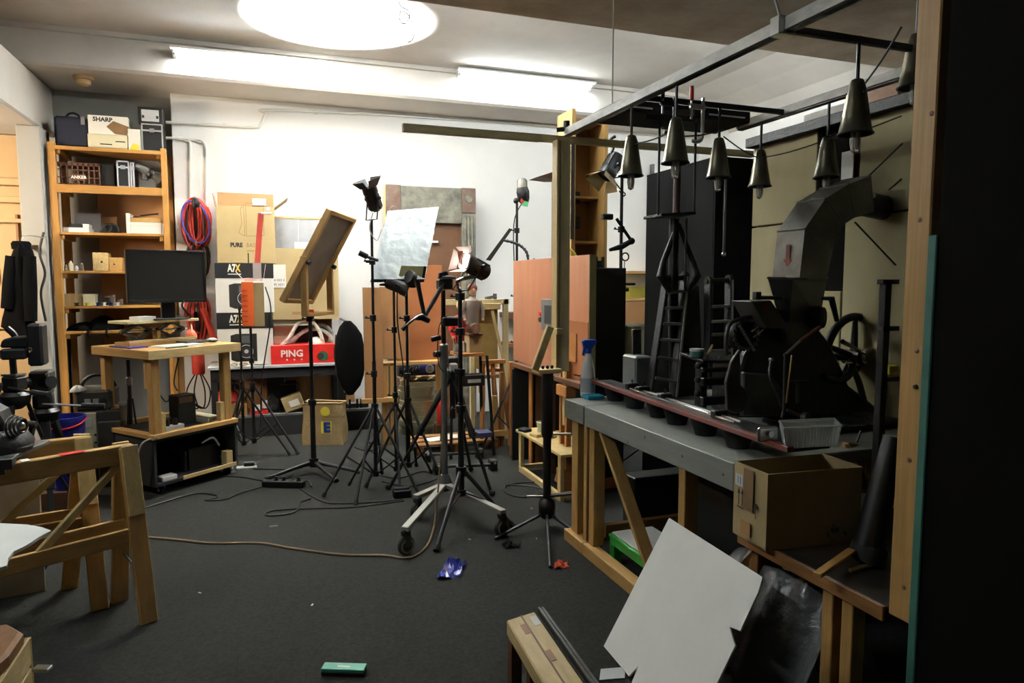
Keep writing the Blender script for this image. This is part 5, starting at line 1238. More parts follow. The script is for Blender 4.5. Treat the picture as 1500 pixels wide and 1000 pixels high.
hboard(580, 649, 388, 527, 6.62, M_hard2, 'tallest orange-brown board below the foil reflector', .05)
t = thing('board_rack', 'pine rack under the brown boards', 'rack', (1.2, 6.6, 0))
zr = zpx(600, 527, 6.6)
for (a, b, y) in ((560, 569, 6.5), (572, 582, 6.5), (640, 648, 6.75)):
    xa, xb = xpx(a, 600, y), xpx(b, 600, y); part(t, 'post', G().box((xa, y, 0), (xb, y + .05, zr - .01)), M_wood, .003)
part(t, 'cross_bar', G().box((xpx(533, 590, 6.46) - .02, 6.44, zpx(545, 590, 6.46)), (xpx(582, 590, 6.5), 6.5, zpx(545, 583.5, 6.46))), M_wood, .003)
part(t, 'top_bar', G().box((xpx(557, 530, 6.5), 6.50, zr - .04), (xpx(649, 530, 6.62), 6.66, zr - .008)), M_wood, .003)
cx, cy = xpx(612, 600, 6.95), 6.95
nc = 11; hz = zpx(612, 556, 6.95) / nc
for k in range(nc):
    p = V((cx + .012 * math.sin(k * 2.1), cy + .01 * math.cos(k * 1.7), hz * k)); r = .185
    t = thing('film_can', ('lowest' if k == 0 else 'topmost' if k == nc - 1 else ['second', 'third', 'fourth', 'fifth', 'sixth', 'seventh', 'eighth', 'ninth', 'tenth'][k - 1]) + (' flat film can in the stack under the blue rolls' if k in (0, nc - 1) else ' flat film can from the bottom of the stack'), 'can', p, 'stacked film cans')
    part(t, 'base', G().lathe([(0, 0), (r, 0), (r, hz * .6)], p, n=36), M_filmcan); part(t, 'lid', G().lathe([(r + .004, hz * .5), (r + .004, hz * .97), (r - .01, hz), (0, hz)], p, n=36), M_filmcan)
zc = hz * nc
def crumple(u, v):
    return V((cx - .2 + .40 * u, cy - .16 + .3 * v, zc + .012 + .035 * abs(math.sin(9 * u + 2 * v)) * (1 - v * .5)))
one('kraft_sheet', G().grid(crumple, 16, 8, False), M_bag, 'crumpled brown paper on the film can stack', 'paper', solid=.003)
zr0 = zc + .05
ra, rb = at(583, 539, y=6.86), at(641, 540, y=6.86)
for k, (a, b, dz, lb) in enumerate(((583, 614, 0, 'left dark blue printed roll on the film cans'), (612, 642, 0, 'right blue printed roll with round emblem on the film cans'))):
    pa, pb = at(a, 540, y=6.9), at(b, 540, y=6.9); pa.z = pb.z = zr0 + .075
    t = thing('printed_roll', lb, 'roll', (pa + pb) / 2 - Z * .075, 'blue printed rolls')
    part(t, 'roll', G().tube([pa, pb], .075, 24), M_blue if k else M_navy)
    if k == 1:
        c = (pa + pb) / 2 - Y * .0755
        part(t, 'emblem', G().lathe([(.03, .001), (.045, .001)], c, (0, -1, 0), 20), M_grey)
        for j in range(5): part(t, 'emblem_stroke', G().box(c + V((-.028 + .012 * j, -.002, -.024 + .004 * (j % 2))), c + V((-.022 + .012 * j, .004, .02 - .004 * (j % 2)))), M_grey)
    else:
        for j in range(6):
            c = pa + V((.04 + .03 * j, -.076, -.015 + .01 * (j % 3))); part(t, 'script_stroke', G().obox(c, (.012, 0, .03), (0, .004, 0), (.006, 0, 0)), M_grey)
one('red_bottle', G().lathe([(0, 0), (.035, 0), (.04, .02), (.04, .2), (.03, .25), (.015, .27), (.015, .3), (0, .3)], V((xpx(646, 600, 6.7), 6.7, 0)) + Z * .12, n=16), M_red, 'red bottle beside the film can stack', 'bottle')
one('bottle_block', G().box((xpx(646, 600, 6.7) - .06, 6.64, 0), (xpx(646, 600, 6.7) + .06, 6.76, .12)), M_wooddk, 'small dark block under the red bottle', 'block')
t = thing('pallet', 'low wooden pallet with paper on the floor behind the stands', 'pallet', (1.6, 6.1, 0))
for k in range(3): part(t, 'slat', G().box((1.25, 6.0 + .16 * k, .07), (2.05, 6.1 + .16 * k, .09)), M_wood3, .003)
for k in range(3): part(t, 'bearer', G().box((1.28 + .35 * k, 6.0, 0), (1.34 + .35 * k, 6.42, .07)), M_wood3, .003)
for k, (x, y, a) in enumerate(((1.42, 6.1, .2), (1.55, 6.2, -.3))): one('loose_paper', G().obox((x, y, .091 + .004 * k), V((math.cos(a), math.sin(a), 0)) * .22, V((-math.sin(a), math.cos(a), 0)) * .15, (0, 0, .003)), M_paper, ['pale sheet of paper on the pallet, left', 'pale sheet of paper on the pallet, right'][k], 'paper')

# ================================================================== dolls, easel and clutter right of the centre
def doll(base, h, shirt, hair, label, trousers, lean=0):
    b = V(base); t = thing('doll', label, 'doll', b, 'dolls on the small table')
    hip, ch, nk, hd = b + Z * h * .18, b + V((lean * .5, 0, h * .52)), b + V((lean * .8, -.005, h * .70)), b + V((lean, -.01, h * .84))
    g = G().tube([hip, hip.lerp(ch, .5), ch, ch.lerp(nk, .75), nk, nk + Z * h * .04], [h * .13, h * .13, h * .155, h * .14, h * .05, h * .04], 14)
    part(t, 'torso', g, shirt)
    part(t, 'lap', G().tube([b + V((0, .02, h * .1)), b + V((0, -h * .22, h * .1)), b + V((0, -h * .24, 0))], [h * .12, h * .1, h * .07], 12), trousers)
    for s in (-1, 1):
        sh = nk + V((s * h * .145, 0, -h * .07)); el = sh + V((s * h * .07, .0, -h * .2)); wr = el + V((-s * h * .03, -h * .08, -h * .14))
        am = part(t, 'arm', G().tube([sh, el, wr], [h * .05, h * .042, h * .03], 10), shirt); part(am, 'hand', G().ball(wr + V((0, -.005, -.012)), h * .035, 8, (1, .7, 1.2)), M_skin)
    hm = part(t, 'head', G().ball(hd, h * .1, 16, (.82, .9, 1.1)), M_skin)
    part(hm, 'hair', G().ball(hd + V((0, .008, h * .042)), h * .112, 14, (.93, .92, .95)), hair); part(hm, 'nose', G().ball(hd + V((0, -h * .09, -.003)), h * .016, 6), M_skin)
    for s in (-1, 1): part(hm, 'eye', G().ball(hd + V((s * h * .03, -h * .082, h * .012)), h * .011, 6), M_ink)
    part(hm, 'mouth', G().box(hd + V((-h * .022, -h * .088, -h * .045)), hd + V((h * .022, -h * .08, -h * .038))), M_redcord)
    if shirt is M_greycl: part(t, 'collar', G().lathe([(h * .05, 0), (h * .075, -.012)], nk + Z * .01, n=12), M_greycl)
    return t
dy = 5.95
zt = zpx(695, 487, dy)
tx0, tx1 = xpx(664, 490, dy), xpx(702, 490, dy)
t = thing('work_stool', 'small wooden table with black folding frame carrying the dolls', 'table', ((tx0 + tx1) / 2, dy, 0))
part(t, 'top', G().box((tx0, dy - .15, zt - .20), (tx1, dy + .12, zt - .17)), M_orange_wood, .003)
part(t, 'book_stack', G().box((xpx(682, 495, dy), dy - .12, zt - .17), (xpx(700, 495, dy), dy + .08, zt - .02)), M_card, .003)
part(t, 'top_book', G().box((xpx(681, 488, dy), dy - .13, zt - .02), (xpx(701, 488, dy), dy + .08, zt)), M_wooddk, .002)
for s in (-1, 1):
    for f in (-1, 1): part(t, 'leg', G().bar(((tx0 + tx1) / 2 + s * .16, dy - .0 + f * .1, zt - .2), ((tx0 + tx1) / 2 + s * .2, dy + f * .18, 0), .022, .022), M_black)
part(t, 'frame_plate', G().box((tx0 + .02, dy - .17, zt - .46), (tx1 - .0, dy - .05, zt - .36)), M_blk2, .006)
part(t, 'label_strip', G().box((tx1 - .16, dy - .173, zt - .43), (tx1 - .04, dy - .17, zt - .4)), M_grey)
part(t, 'foot_plate', G().box((tx1 - .12, dy - .2, zt - .92), (tx1 + .06, dy - .05, zt - .88)), mat('blue_grey', (70, 72, 110), .6))
doll((xpx(691, 487, dy), dy - .02, zt), .45, M_greycl, M_hair, 'doll in a grey shirt with auburn hair sitting on the book stack', M_wooddk, .0)
doll((xpx(673, 500, dy + .1), dy + .1, zt - .17), .47, M_red, mat('blond_hair', (226, 206, 150), .7), 'doll in a red top with pale hair behind the thick lamp stand', M_greycl, .02)
t = thing('sewing_toy', 'small clear glass jar with chrome tools on the little table', 'jar', (xpx(668, 498, dy - .08), dy - .09, zt - .17)); o_ = OFF[t.name]
part(t, 'jar', G().lathe([(0, 0), (.03, 0), (.03, .07), (.026, .075)], o_, n=14), M_glass)
for k in range(3): part(t, 'tool', G().tube([o_ + V((.008 * (k - 1), 0, .01)), o_ + V((.02 * (k - 1), -.01, .13 + .02 * k))], .005, 6), M_chrome)
EY = 6.35
def ex(px, py=500, y=EY): return xpx(px, py, y)
def ez(py, px=720, y=EY): return zpx(px, py, y)
t = thing('wooden_frame_rack', 'tall pine frame with diagonal lath behind the dolls', 'frame', (ex(720), EY, 0))
part(t, 'post', G().box((ex(738), EY, 0), (ex(745), EY + .05, ez(438))), M_lath, .003)
part(t, 'post', G().box((ex(690), EY + .02, 0), (ex(696), EY + .06, ez(438))), M_lath, .003)
part(t, 'top_rail', G().box((ex(648, 440), EY, ez(446)), (ex(746, 440), EY + .05, ez(438))), M_lath, .003)
part(t, 'lower_rail', G().box((ex(700), EY - .03, ez(453)), (ex(732), EY, ez(444))), M_wood2, .003)
part(t, 'infill_board', G().box((ex(696), EY + .06, ez(540)), (ex(732), EY + .075, ez(446))), mat('olive_board', (150, 128, 72), .7), .001)
part(t, 'diagonal_lath', G().bar(V((ex(720), EY - .02, ez(455))), V((ex(737, 528), EY - .02, ez(530))), .03, .012, up=(0, 1, 0)), M_wood2, .002)
part(t, 'clamp', G().bar(V((ex(712), EY + .02, ez(437))), V((ex(728), EY + .02, ez(434))), .02, .03), M_greypole); part(t, 'clamp_jaw', G().bar(V((ex(726), EY + .02, ez(440))), V((ex(726), EY + .02, ez(430))), .03, .03), M_greypole)
t = thing('easel_chair', 'orange-brown wooden stool frame with turned legs behind the tripod', 'stool', (ex(722), 6.2, 0))
def cb(a, b, c, d, y0=6.12, dd=.04, m=M_orange_wood): return part(t, 'rail', G().box((ex(a, 560, y0), y0, zpx(720, d, y0)), (ex(b, 560, y0), y0 + dd, zpx(720, c, y0))), m, .003)
cb(704, 741, 527, 533); cb(704, 738, 549, 554); cb(703, 708, 527, 575); cb(712, 734, 540, 545, 6.2, .3)
for (a, b, sp) in ((708, 700, -.05), (735, 738, .06), (722, 724, .02)):
    pa = V((ex(a, 530, 6.15), 6.16, zpx(720, 532, 6.15))); part(t, 'leg', G().tube([pa, pa.lerp(V((pa.x + sp, 6.05, 0)), .4), V((pa.x + sp, 6.05, 0))], [.02, .026, .016], 10), M_orange_wood)
cb(716, 745, 632, 640, 6.0, .06, M_wood); cb(722, 729, 580, 634, 6.04, .04, M_wood)
for (px0, px1, py0, m, lb) in ((746, 752, 530, M_orange_wood, 'narrow orange post right of the pine frame'), (733, 739, 545, M_wood3, 'brown lath standing beside the pine frame')):
    y = 6.05; one('upright_lath', G().box((xpx(px0, 580, y), y, 0), (xpx(px1, 580, y), y + .04, zpx(px0, py0, y))), m, lb, 'lath', bevel=.003)
one('wall_ledge', G().box((xpx(744, 460, 7.5), 7.5, zpx(750, 466, 7.5)), (xpx(800, 460, 7.5), 7.8, zpx(750, 458, 7.5))), M_wooddk, 'dark ledge on the back wall beside the copper board', 'ledge')
one('wall_ledge', G().box((xpx(744, 500, 7.5), 7.5, zpx(750, 508, 7.5)), (xpx(800, 500, 7.5), 7.8, zpx(750, 503, 7.5))), M_wood3, 'lower brown ledge on the back wall beside the copper board', 'ledge')

# copper board (runs in depth)
CX = 2.10
ya, yb = at(752, 391, x=CX).y, at(863, 372, x=CX).y
za, zb2 = .86, 1.735
t = thing('copper_board', 'large copper coloured panel standing behind the pale post', 'panel', (CX, (ya + yb) / 2, 0))
part(t, 'panel', G().box((CX, yb, za), (CX + .03, ya, zb2)), M_copper, .002)
part(t, 'edge_strip', G().box((CX, yb - .012, za), (CX + .05, yb, zb2)), mat('edge_olive', (120, 112, 76), .7))
yo = at(846, 472, x=CX).y
part(t, 'lower_panel', G().box((CX - .004, yb, at(850, 557, x=CX).z), (CX, at(826, 545, x=CX).y, at(850, 471, x=CX).z)), M_hard2)
part(t, 'orange_patch', G().box((CX - .012, at(846, 500, x=CX).y, at(835, 528, x=CX).z), (CX - .004, at(824, 500, x=CX).y, at(835, 487, x=CX).z)), M_orange_wood, .002)
for (a, b, c, d) in ((796, 812, 438, 483),):
    pn = part(t, 'control_frame', G().box((CX - .02, at(b, 460, x=CX).y, at(804, d, x=CX).z), (CX, at(a, 460, x=CX).y, at(804, c, x=CX).z)), M_greypole, .003)
    part(pn, 'window', G().box((CX - .022, at(811, 460, x=CX).y, at(806, 474, x=CX).z), (CX - .02, at(801, 460, x=CX).y, at(806, 447, x=CX).z)), M_ink)
for (px, py, m) in ((792, 459, M_red), (792, 468, M_ink)): part(t, 'button', G().lathe([(0, .015), (.018, .015), (.022, 0)], at(px, py, x=CX), (-1, 0, 0), 12), m)
# easel carrying it
t = thing('easel', 'wooden studio easel with clamp under the copper board', 'easel', (CX, 4.4, 0))
yq = at(828, 580, x=CX - .02).y
for dyy in (-.05, .05): part(t, 'mast', G().box((CX - .04, yq + dyy - .015, .18), (CX - .0, yq + dyy + .015, .98)), M_orange_wood, .003)
part(t, 'centre_bar', G().box((CX - .035, yq - .02, .5), (CX - .005, yq + .02, 1.0)), M_wood2, .002)
part(t, 'clamp_block', G().box((CX - .06, yq - .1, .72), (CX + .02, yq + .08, .80)), M_orange_wood, .004)
part(t, 'shelf', G().box((CX - .06, 4.25, .815), (CX + .06, 5.6, .855)), M_wooddk, .003)  # dark colour stands in for the shaded gap below the panel
part(t, 'base_beam', G().box((CX - .06, yq - .05, .0), (CX + .5, yq + .05, .08)), M_orange_wood, .004); part(t, 'base_block', G().prism([(CX - .09, yq - .04, .08), (CX + .07, yq - .04, .08), (CX + .03, yq - .04, .2), (CX - .05, yq - .04, .2)], (0, .08, 0)), M_orange_wood, .003)
part(t, 'rear_mast', G().box((CX + .0, 5.3, 0), (CX + .04, 5.36, .82)), M_orange_wood, .003)
# boards under it, coloured dark for the shade in the gap
for k, (px, py0, m, w, lb) in enumerate(((768, 533, M_matte, .22, 'broad black board standing under the copper panel, left'), (790, 540, M_wooddk, .12, 'dark brown board standing under the copper panel'), (812, 545, M_matte, .16, 'narrower black board standing under the copper panel'), (752, 545, M_orange_wood, .06, 'narrow orange board under the left end of the copper panel'))):
    y = 5.55 - .25 * k if k < 3 else 5.7; x = xpx(px, 600, y)
    one('standing_board', G().box((x - w / 2, y, 0), (x + w / 2, y + .02, min(.80, zpx(px, py0, y)))), m, lb, 'board', 'boards under the copper panel', bevel=.002)
# low wooden bench
SX = 1.95
y0, y1 = 4.36, 5.2
zs = at(800, 640, x=SX).z
t = thing('low_bench', 'low pale wooden bench with open side frames below the copper board', 'bench', (SX + .15, (y0 + y1) / 2, 0))
zs = .33
part(t, 'seat', G().box((SX - .02, y0 - .05, zs), (SX + .32, y1 + .02, zs + .022)), M_wood2, .003)
for x in (SX, SX + .27):
    for y in (y0, y1 - .05): part(t, 'leg', G().box((x, y, .05), (x + .03, y + .05, zs)), M_wood2, .003)
    part(t, 'foot_rail', G().box((x, y0, 0), (x + .03, y1, .05)), M_wood2, .003)
for y in (y0, y1 - .04): part(t, 'end_rail', G().box((SX + .03, y, .02), (SX + .27, y + .035, .06)), M_wood2, .003)
c = V((SX + .12, 4.95, zs + .022))
t = thing('white_pot', 'small white cup on the low wooden bench', 'cup', c); part(t, 'shell', G().lathe([(0, 0), (.05, 0), (.06, .1), (.055, .1), (.046, .01), (0, .01)], c, n=18), M_beige); part(t, 'rim', G().lathe([(.056, .096), (.063, .1), (.056, .106)], c, n=18), M_beige)
for k, (dx, dy2, m, lb) in enumerate(((.02, 4.85, M_wood2, 'pale wooden offcut at the front of the low bench'), (.1, 4.78, M_wood2, 'wooden offcut nearest the white cup'), (.0, 5.05, M_blk2, 'black tool on the far end of the low bench'), (.2, 4.45, M_orange_wood, 'orange wooden wedge on the near end of the low bench'))):
    one('offcut', G().obox((SX + dx, dy2, zs + .022), (.07, .03, 0), (-.03, .09, 0), (0, 0, .025 if k < 3 else .06)), m, lb, 'offcut', 'pieces on the low bench', bevel=.004)
# stand 3 with pale post and lath
b3 = V((1.665, 3.93, 0))
t = thing('weighted_stand', 'black pole stand with flat three-legged foot in front of the work bench', 'stand', b3)
part(t, 'pole', G().tube([b3 + Z * .1, b3 + Z * .62], .026, 14), M_black); part(t, 'upper_pole', G().tube([b3 + Z * .6, b3 + Z * 1.0], .038, 14), M_black)
part(t, 'collar', G().lathe([(.026, -.02), (.034, -.018), (.034, .018), (.026, .02)], b3 + Z * .6, n=14), M_blk2)
part(t, 'collar_bolt', G().tube([b3 + Z * .6, b3 + V((.14, -.05, .6))], .008, 8), M_steel)
part(t, 'hub', G().lathe([(.026, .19), (.05, .17), (.055, .14), (.05, .08), (.03, .06), (0, .06)], b3, n=18), M_blk2)
for q in ((806, 833), (725, 791), (860, 792)):
    f = at(q[0], q[1], z=0); f = b3 + (f - b3) * (1 if q[0] < 820 else .95)
    part(t, 'leg', G().tube([b3 + Z * .1, f + Z * .01], .010, 8), M_black)
part(t, 'pedal', G().prism([b3 + V((0, -.03, .2)), b3 + V((.17, -.08, .215)), b3 + V((.19, -.06, .22)), b3 + V((.02, .01, .2))], (0, 0, .012)), M_blk2)
part(t, 'pedal_pin', G().tube([b3 + V((-.12, .04, .2)), b3 + Z * .2], .008, 8), M_steel)
PX0, PX1, PY = xpx(817, 300, 3.88), xpx(834, 300, 3.88), 3.86
PX1 = PX0 + .075
t = thing('pale_post', 'tall pale wooden post with bracket mounted on the black pole stand', 'post', (1.67, PY, 1.0))
part(t, 'post', G().box((PX0, PY, 1.0), (PX1, PY + .07, 2.40)), M_lath, .004)
part(t, 'post_edge', G().box((PX0 - .016, PY - .005, 1.0), (PX0, PY + .07, 2.40)), M_wood2, .002)
q1, q2 = at(806, 478, y=PY - .04), at(783, 542, y=PY - .04)
part(t, 'brace', G().bar(q1, q2, .045, .03, up=(0, 1, 0)), M_wood2, .004)
part(t, 'foot_plate', G().box((PX0 - .15, PY - .06, 1.0), (PX0, PY + .06, 1.025)), M_wood2, .003)
part(t, 'top_block', G().box((PX0 - .03, PY - .05, 1.235), (PX0 + .01, PY + .02, 1.27)), M_wood2, .003)
for k in range(3): part(t, 'wing_nut', G().ball((PX0 - .05 - .03 * k, PY - .02, 1.035), .012, 8), M_blk2)
la, lb_ = at(590, 190, y=3.97), at(835, 203, y=3.97)
lz = (la.z + lb_.z) / 2
t = thing('long_lath', 'long grey wooden lath running across under the ceiling', 'lath', (la.x, 3.97, lz))
part(t, 'bar', G().box((la.x, 3.95, lz - .022), (1.62, 3.99, lz + .022)), M_lath, .002); part(t, 'bar', G().box((1.62, 3.953, lz - .02), (3.2, 3.987, lz + .022)), M_lath, .002)
part(t, 'end_grain', G().box((la.x - .001, 3.951, lz - .021), (la.x + .004, 3.989, lz + .021)), M_wooddk)
# tall wooden cabinet
y = 5.2; x0, x1 = 2.41, 2.74; zt = 2.95
t = thing('tall_cabinet', 'tall narrow wooden cabinet with open front behind the pale post', 'cabinet', ((x0 + x1) / 2, y, 0))
part(t, 'back', G().box((x0, y + .28, 0), (x1, y + .3, zt)), M_wood3); part(t, 'side', G().box((x0, y, 0), (x0 + .035, y + .28, zt)), M_wood, .003); part(t, 'side', G().box((x1 - .035, y, 0), (x1, y + .28, zt)), M_wood, .003)
part(t, 'top', G().box((x0 + .035, y + .05, zt - .1), (x1 - .035, y + .28, zt - .07)), M_wood3)
for py in (352, 285): part(t, 'shelf', G().box((x0 + .035, y + .1, zpx(860, py, y) - .02), (x1 - .035, y + .28, zpx(860, py, y))), M_wood, .002)
for py in (285, 323): part(t, 'socket', G().box((xpx(853, py, y), y + .2, zpx(860, py, y) - .05), (xpx(866, py, y), y + .28, zpx(860, py, y) + .05)), M_blk2, .006)
part(t, 'metal_strip', G().box((x0 - .01, y - .01, 1.9), (x0 + .02, y, 2.72)), M_iron)
one('metal_sheet', G().prism([at(787, 259, y=5.0), at(818, 249, y=5.0), at(820, 262, y=5.0), at(810, 262, y=5.0)], (0, .18, 0)), M_wooddk, 'thin dark tilted sheet beside the pale post', 'sheet')
a, b = at(812, 262, y=5.05), at(812, 385, y=5.05); one('thin_rod', G().bar(a, V((a.x, a.y, 0)), .03, .03), M_wooddk, 'thin dark rod standing beside the pale post carrying the tilted sheet', 'rod')
one('yellow_cable', G().tube(smooth_path([at(828, 364, y=4.9), at(836, 366, y=4.9), at(842, 372, y=4.9), at(846, 378, y=4.9)], 4), .01, 8), M_yellow, 'short yellow cable over the copper board', 'cable')
# dark cabinet behind copper board
y = 4.55; one('dark_cabinet', G().box((2.26, y, 0), (2.56, y + .35, zpx(880, 392, y))), M_matte, 'black cabinet standing between copper board and can light stand', 'cabinet', bevel=.004)
for k in range(4):
    c = at(868 + 5 * k, 388 - 6 * (k % 2), y=4.65); one('cabinet_tool', G().tube([c - Z * .08, c + Z * .03], .014, 8), M_iron if k % 2 else M_blk2, ['short black tool', 'iron tool', 'second black tool', 'rightmost iron tool'][k] + ' standing on the black cabinet', 'tool')
# ================================================================== pendant rail frame
RZ = 2.45
t = thing('rail_frame', 'dark steel rail frame hung under the ceiling carrying the pendant lamps', 'frame', (2.2, 3.0, RZ))
part(t, 'outer_rail', G().box((1.765, 1.2, RZ - .02), (1.80, 3.92, RZ + .02)), M_iron, .002)
M_railp = mat('scuffed_rail_paint', (120, 118, 112), .5, scale=9, c2=(200, 196, 186), stretch=(1, .35, 1))
part(t, 'painted_side', G().box((1.757, 1.2, RZ - .016), (1.765, 3.92, RZ + .028)), M_railp, .001)
part(t, 'inner_rail', G().box((2.645, 1.2, RZ - .02), (2.68, 3.42, RZ + .02)), M_iron, .002)
part(t, 'painted_side', G().box((2.637, 1.2, RZ - .012), (2.645, 3.42, RZ + .028)), M_railp, .001)
for y in (3.04, 2.06): part(t, 'cross_bar', G().box((1.80, y - .012, RZ - .012), (2.645, y + .012, RZ + .012)), M_black, .002)
part(t, 'end_bolt', G().lathe([(0, 0), (.02, 0), (.02, .05), (0, .05)], (1.77, 3.9, RZ + .02), n=10), M_iron); part(t, 'end_clamp', G().tube([(1.72, 3.93, RZ + .02), (1.85, 3.85, RZ + .03)], .014, 8), M_iron)
for (x, y) in ((1.77, 2.05), (1.77, 3.3), (2.66, 1.9)):
    part(t, 'hanger_wire', G().tube([(x - .01, y, RZ + .02), (x - .01 if y > 3 else x - .35, y + (0 if y > 3 else .2), CEIL if y < 3.45 else BB)], .0035 if y > 3 else .006, 6), M_grey)
part(t, 'wire_clamp', G().box((1.735, 2.03, RZ - .03), (1.81, 2.08, RZ + .035)), M_steel, .003)
def pendant(loc, rod, label):
    p = V(loc); t = thing('pendant_lamp', label, 'lamp', p, 'olive pendant lamps')
    part(t, 'rod', G().tube([p + Z * .19, p + Z * (.19 + rod)], .007, 8), M_black)
    sh = part(t, 'shade', G().lathe([(.062, 0), (.063, .004), (.058, .012), (.05, .06), (.040, .12), (.034, .16), (.029, .18), (.026, .19), (.022, .20), (.012, .205), (.0, .205)], p, n=28), M_pend)
    part(sh, 'inner_shade', G().lathe([(.060, .002), (.047, .06), (.036, .13), (.0, .17)], p, n=24), M_matte)
    part(sh, 'rim', G().tube(arc(p + Z * .002, .062, 0, 2 * math.pi, X, Y, 28), .0035, 6), M_blk2)
    for a in (.5, 2.6, 4.6): part(sh, 'screw', G().ball(p + V((.036 * math.cos(a), .036 * math.sin(a), .15)), .004, 6), M_blk2)
    bl = part(t, 'bulb', G().lathe([(.012, .06), (.018, .03), (.019, -.03), (.014, -.062), (0, -.07)], p, n=14), M_glass)
    for s in (-1, 1): part(bl, 'filament_tube', G().tube([p + V((s * .008, 0, .05)), p + V((s * .008, 0, -.055))], .0055, 6), M_wtplas)
    return t
PZ = 2.085
p1 = pendant((1.785, 3.14, PZ), .17, 'olive pendant lamp hanging nearest the can light on the outer rail')
pend_list = [((1.785, 2.74, PZ), 'larger olive pendant lamp on the outer rail next to the clamps'), ((2.24, 3.04, PZ - .0), 'olive pendant lamp on the far cross bar in front of the black curtain'), ((2.66, 3.23, PZ), 'olive pendant lamp farthest on the inner rail by the tan wall'), ((2.66, 2.74, PZ - .02), 'olive pendant lamp above the sheet metal duct'), ((2.13, 2.06, PZ + .02), 'biggest olive pendant lamp near the pine post')]
for l, lab in pend_list: copy_tree(p1, l, lab)
copy_tree(p1, (2.42, 2.06, PZ + .22), 'olive pendant lamp half hidden behind the pine post')
for i, (a, b) in enumerate((((924, 212), (990, 190)), ((990, 200), (1060, 190)), ((1060, 200), (1112, 232)), ((1112, 232), (1210, 205)), ((1210, 205), (1320, 170)), ((1265, 125), (1320, 40)))):
    ya, yb = ((3.14, 2.74), (2.74, 3.04), (3.04, 3.23), (3.23, 2.74), (2.74, 2.3), (2.06, 1.75))[i]
    A, B = at(*a, y=ya), at(*b, y=yb)
    one('lamp_cable', G().tube(smooth_path([A, A.lerp(B, .5) - Z * .01, B], 5), .0035, 6), M_blackcord, ['dark cable between the two pendants of the outer rail', 'dark cable from outer rail pendant to cross bar pendant', 'dark cable between cross bar pendant and far inner pendant', 'dark cable along the tan wall between inner pendants', 'dark cable leading to the pine post', 'dark slanting cable at the top beside the pine post'][i], 'cable')
# black light panel at the far end, clamps
t = thing('studio_softlight', 'black flat soft light lying across the far end of the rails', 'lamp', (2.25, 3.45, 2.47))
z0, z1 = zpx(985, 192, 3.5), zpx(985, 170, 3.5)
part(t, 'panel', G().box((1.81, 3.30, RZ + .0), (2.64, 3.62, RZ + .06)), M_matte, .004)
for (x0, x1) in ((1.83, 2.0), (2.36, 2.6)): part(t, 'reflector_strip', G().box((x0, 3.296, RZ + .02), (x1, 3.30, RZ + .028)), M_inkw)
part(t, 'end_flap', G().prism([(1.95, 3.28, RZ - .01), (2.2, 3.2, RZ - .02), (2.24, 3.26, RZ + .03), (2.05, 3.32, RZ + .03)], (0, 0, -.03)), M_cast)
def g_clamp(c, hcol, label, silver=True, s=1.0, turn=0):
    c = V(c); t = thing('screw_clamp', label, 'clamp', c); m = M_silver if silver else M_black
    part(t, 'spine', G().box(c + V((.03, -.008, -.09 * s)), c + V((.045, .008, .10 * s))), m, .003)
    part(t, 'fixed_jaw', G().tube(smooth_path([c + V((.037, 0, -.08 * s)), c + V((.03, 0, -.11 * s)), c + V((0, 0, -.12 * s)), c + V((-.02, 0, -.115 * s))], 4), .009, 8), m)
    part(t, 'sliding_jaw', G().box(c + V((-.04, -.009, .04 * s)), c + V((.05, .009, .065 * s))), m, .003)
    part(t, 'screw', G().tube([c + V((-.03, 0, -.01 * s)), c + V((-.03, 0, .1 * s))], .006, 8), M_steel); part(t, 'handle', G().tube([c + V((-.03, 0, .08 * s)), c + V((-.03, 0, .15 * s))], [.011, .010], 10), hcol)
q = at(1020, 172, y=3.02); g_clamp(q, M_red, 'silver screw clamp with red handle on the far cross bar')
q = at(978, 165, y=3.0); g_clamp(q, M_blk2, 'black screw clamp on the far cross bar beside the outer pendant', False, .8)
for (px, lb, py1) in ((966, 'thin black rod hanging from the black soft light, left', 315), (1019, 'thin black rod hanging from the black soft light, right', 310)):
    a = at(px, 200, y=3.42); b = at(px - 2, py1, y=3.42); one('hanging_rod', G().tube([V((a.x, 3.42, RZ)), V((a.x, 3.42, b.z))], .007, 8), M_black, lb, 'rod')

# white boxes on the partition
q = at(1185, 185, y=3.3); q2 = at(1245, 165, y=3.0)
a = at(1133, 175, x=3.03).y
one('whiteboard', G().box((3.2, 2.0, 2.30), (3.24, 3.5, 2.58)), mat('panel_white', (214, 210, 204), .8), 'white board standing above and behind the tan partition', 'board', bevel=.003)
one('wooden_offcut', G().box((2.97, 2.62, 2.46), (3.1, 2.9, 2.53)), M_wood3, 'brown wooden offcut on top of the tan partition', 'offcut', bevel=.003)
one('paper_notice', G().box((2.978, at(1250, 240, x=2.98).y, at(1240, 262, x=2.98).z), (2.984, at(1233, 240, x=2.98).y, at(1240, 222, x=2.98).z)), M_paper, 'small white notice on the tan partition beside the duct', 'paper')
one('dark_duct_board', G().box((2.96, 1.2, 2.47), (3.08, 2.42, 2.62)), M_cast, 'dark long board lying along the top of the partition behind the near pendant', 'board', bevel=.004)
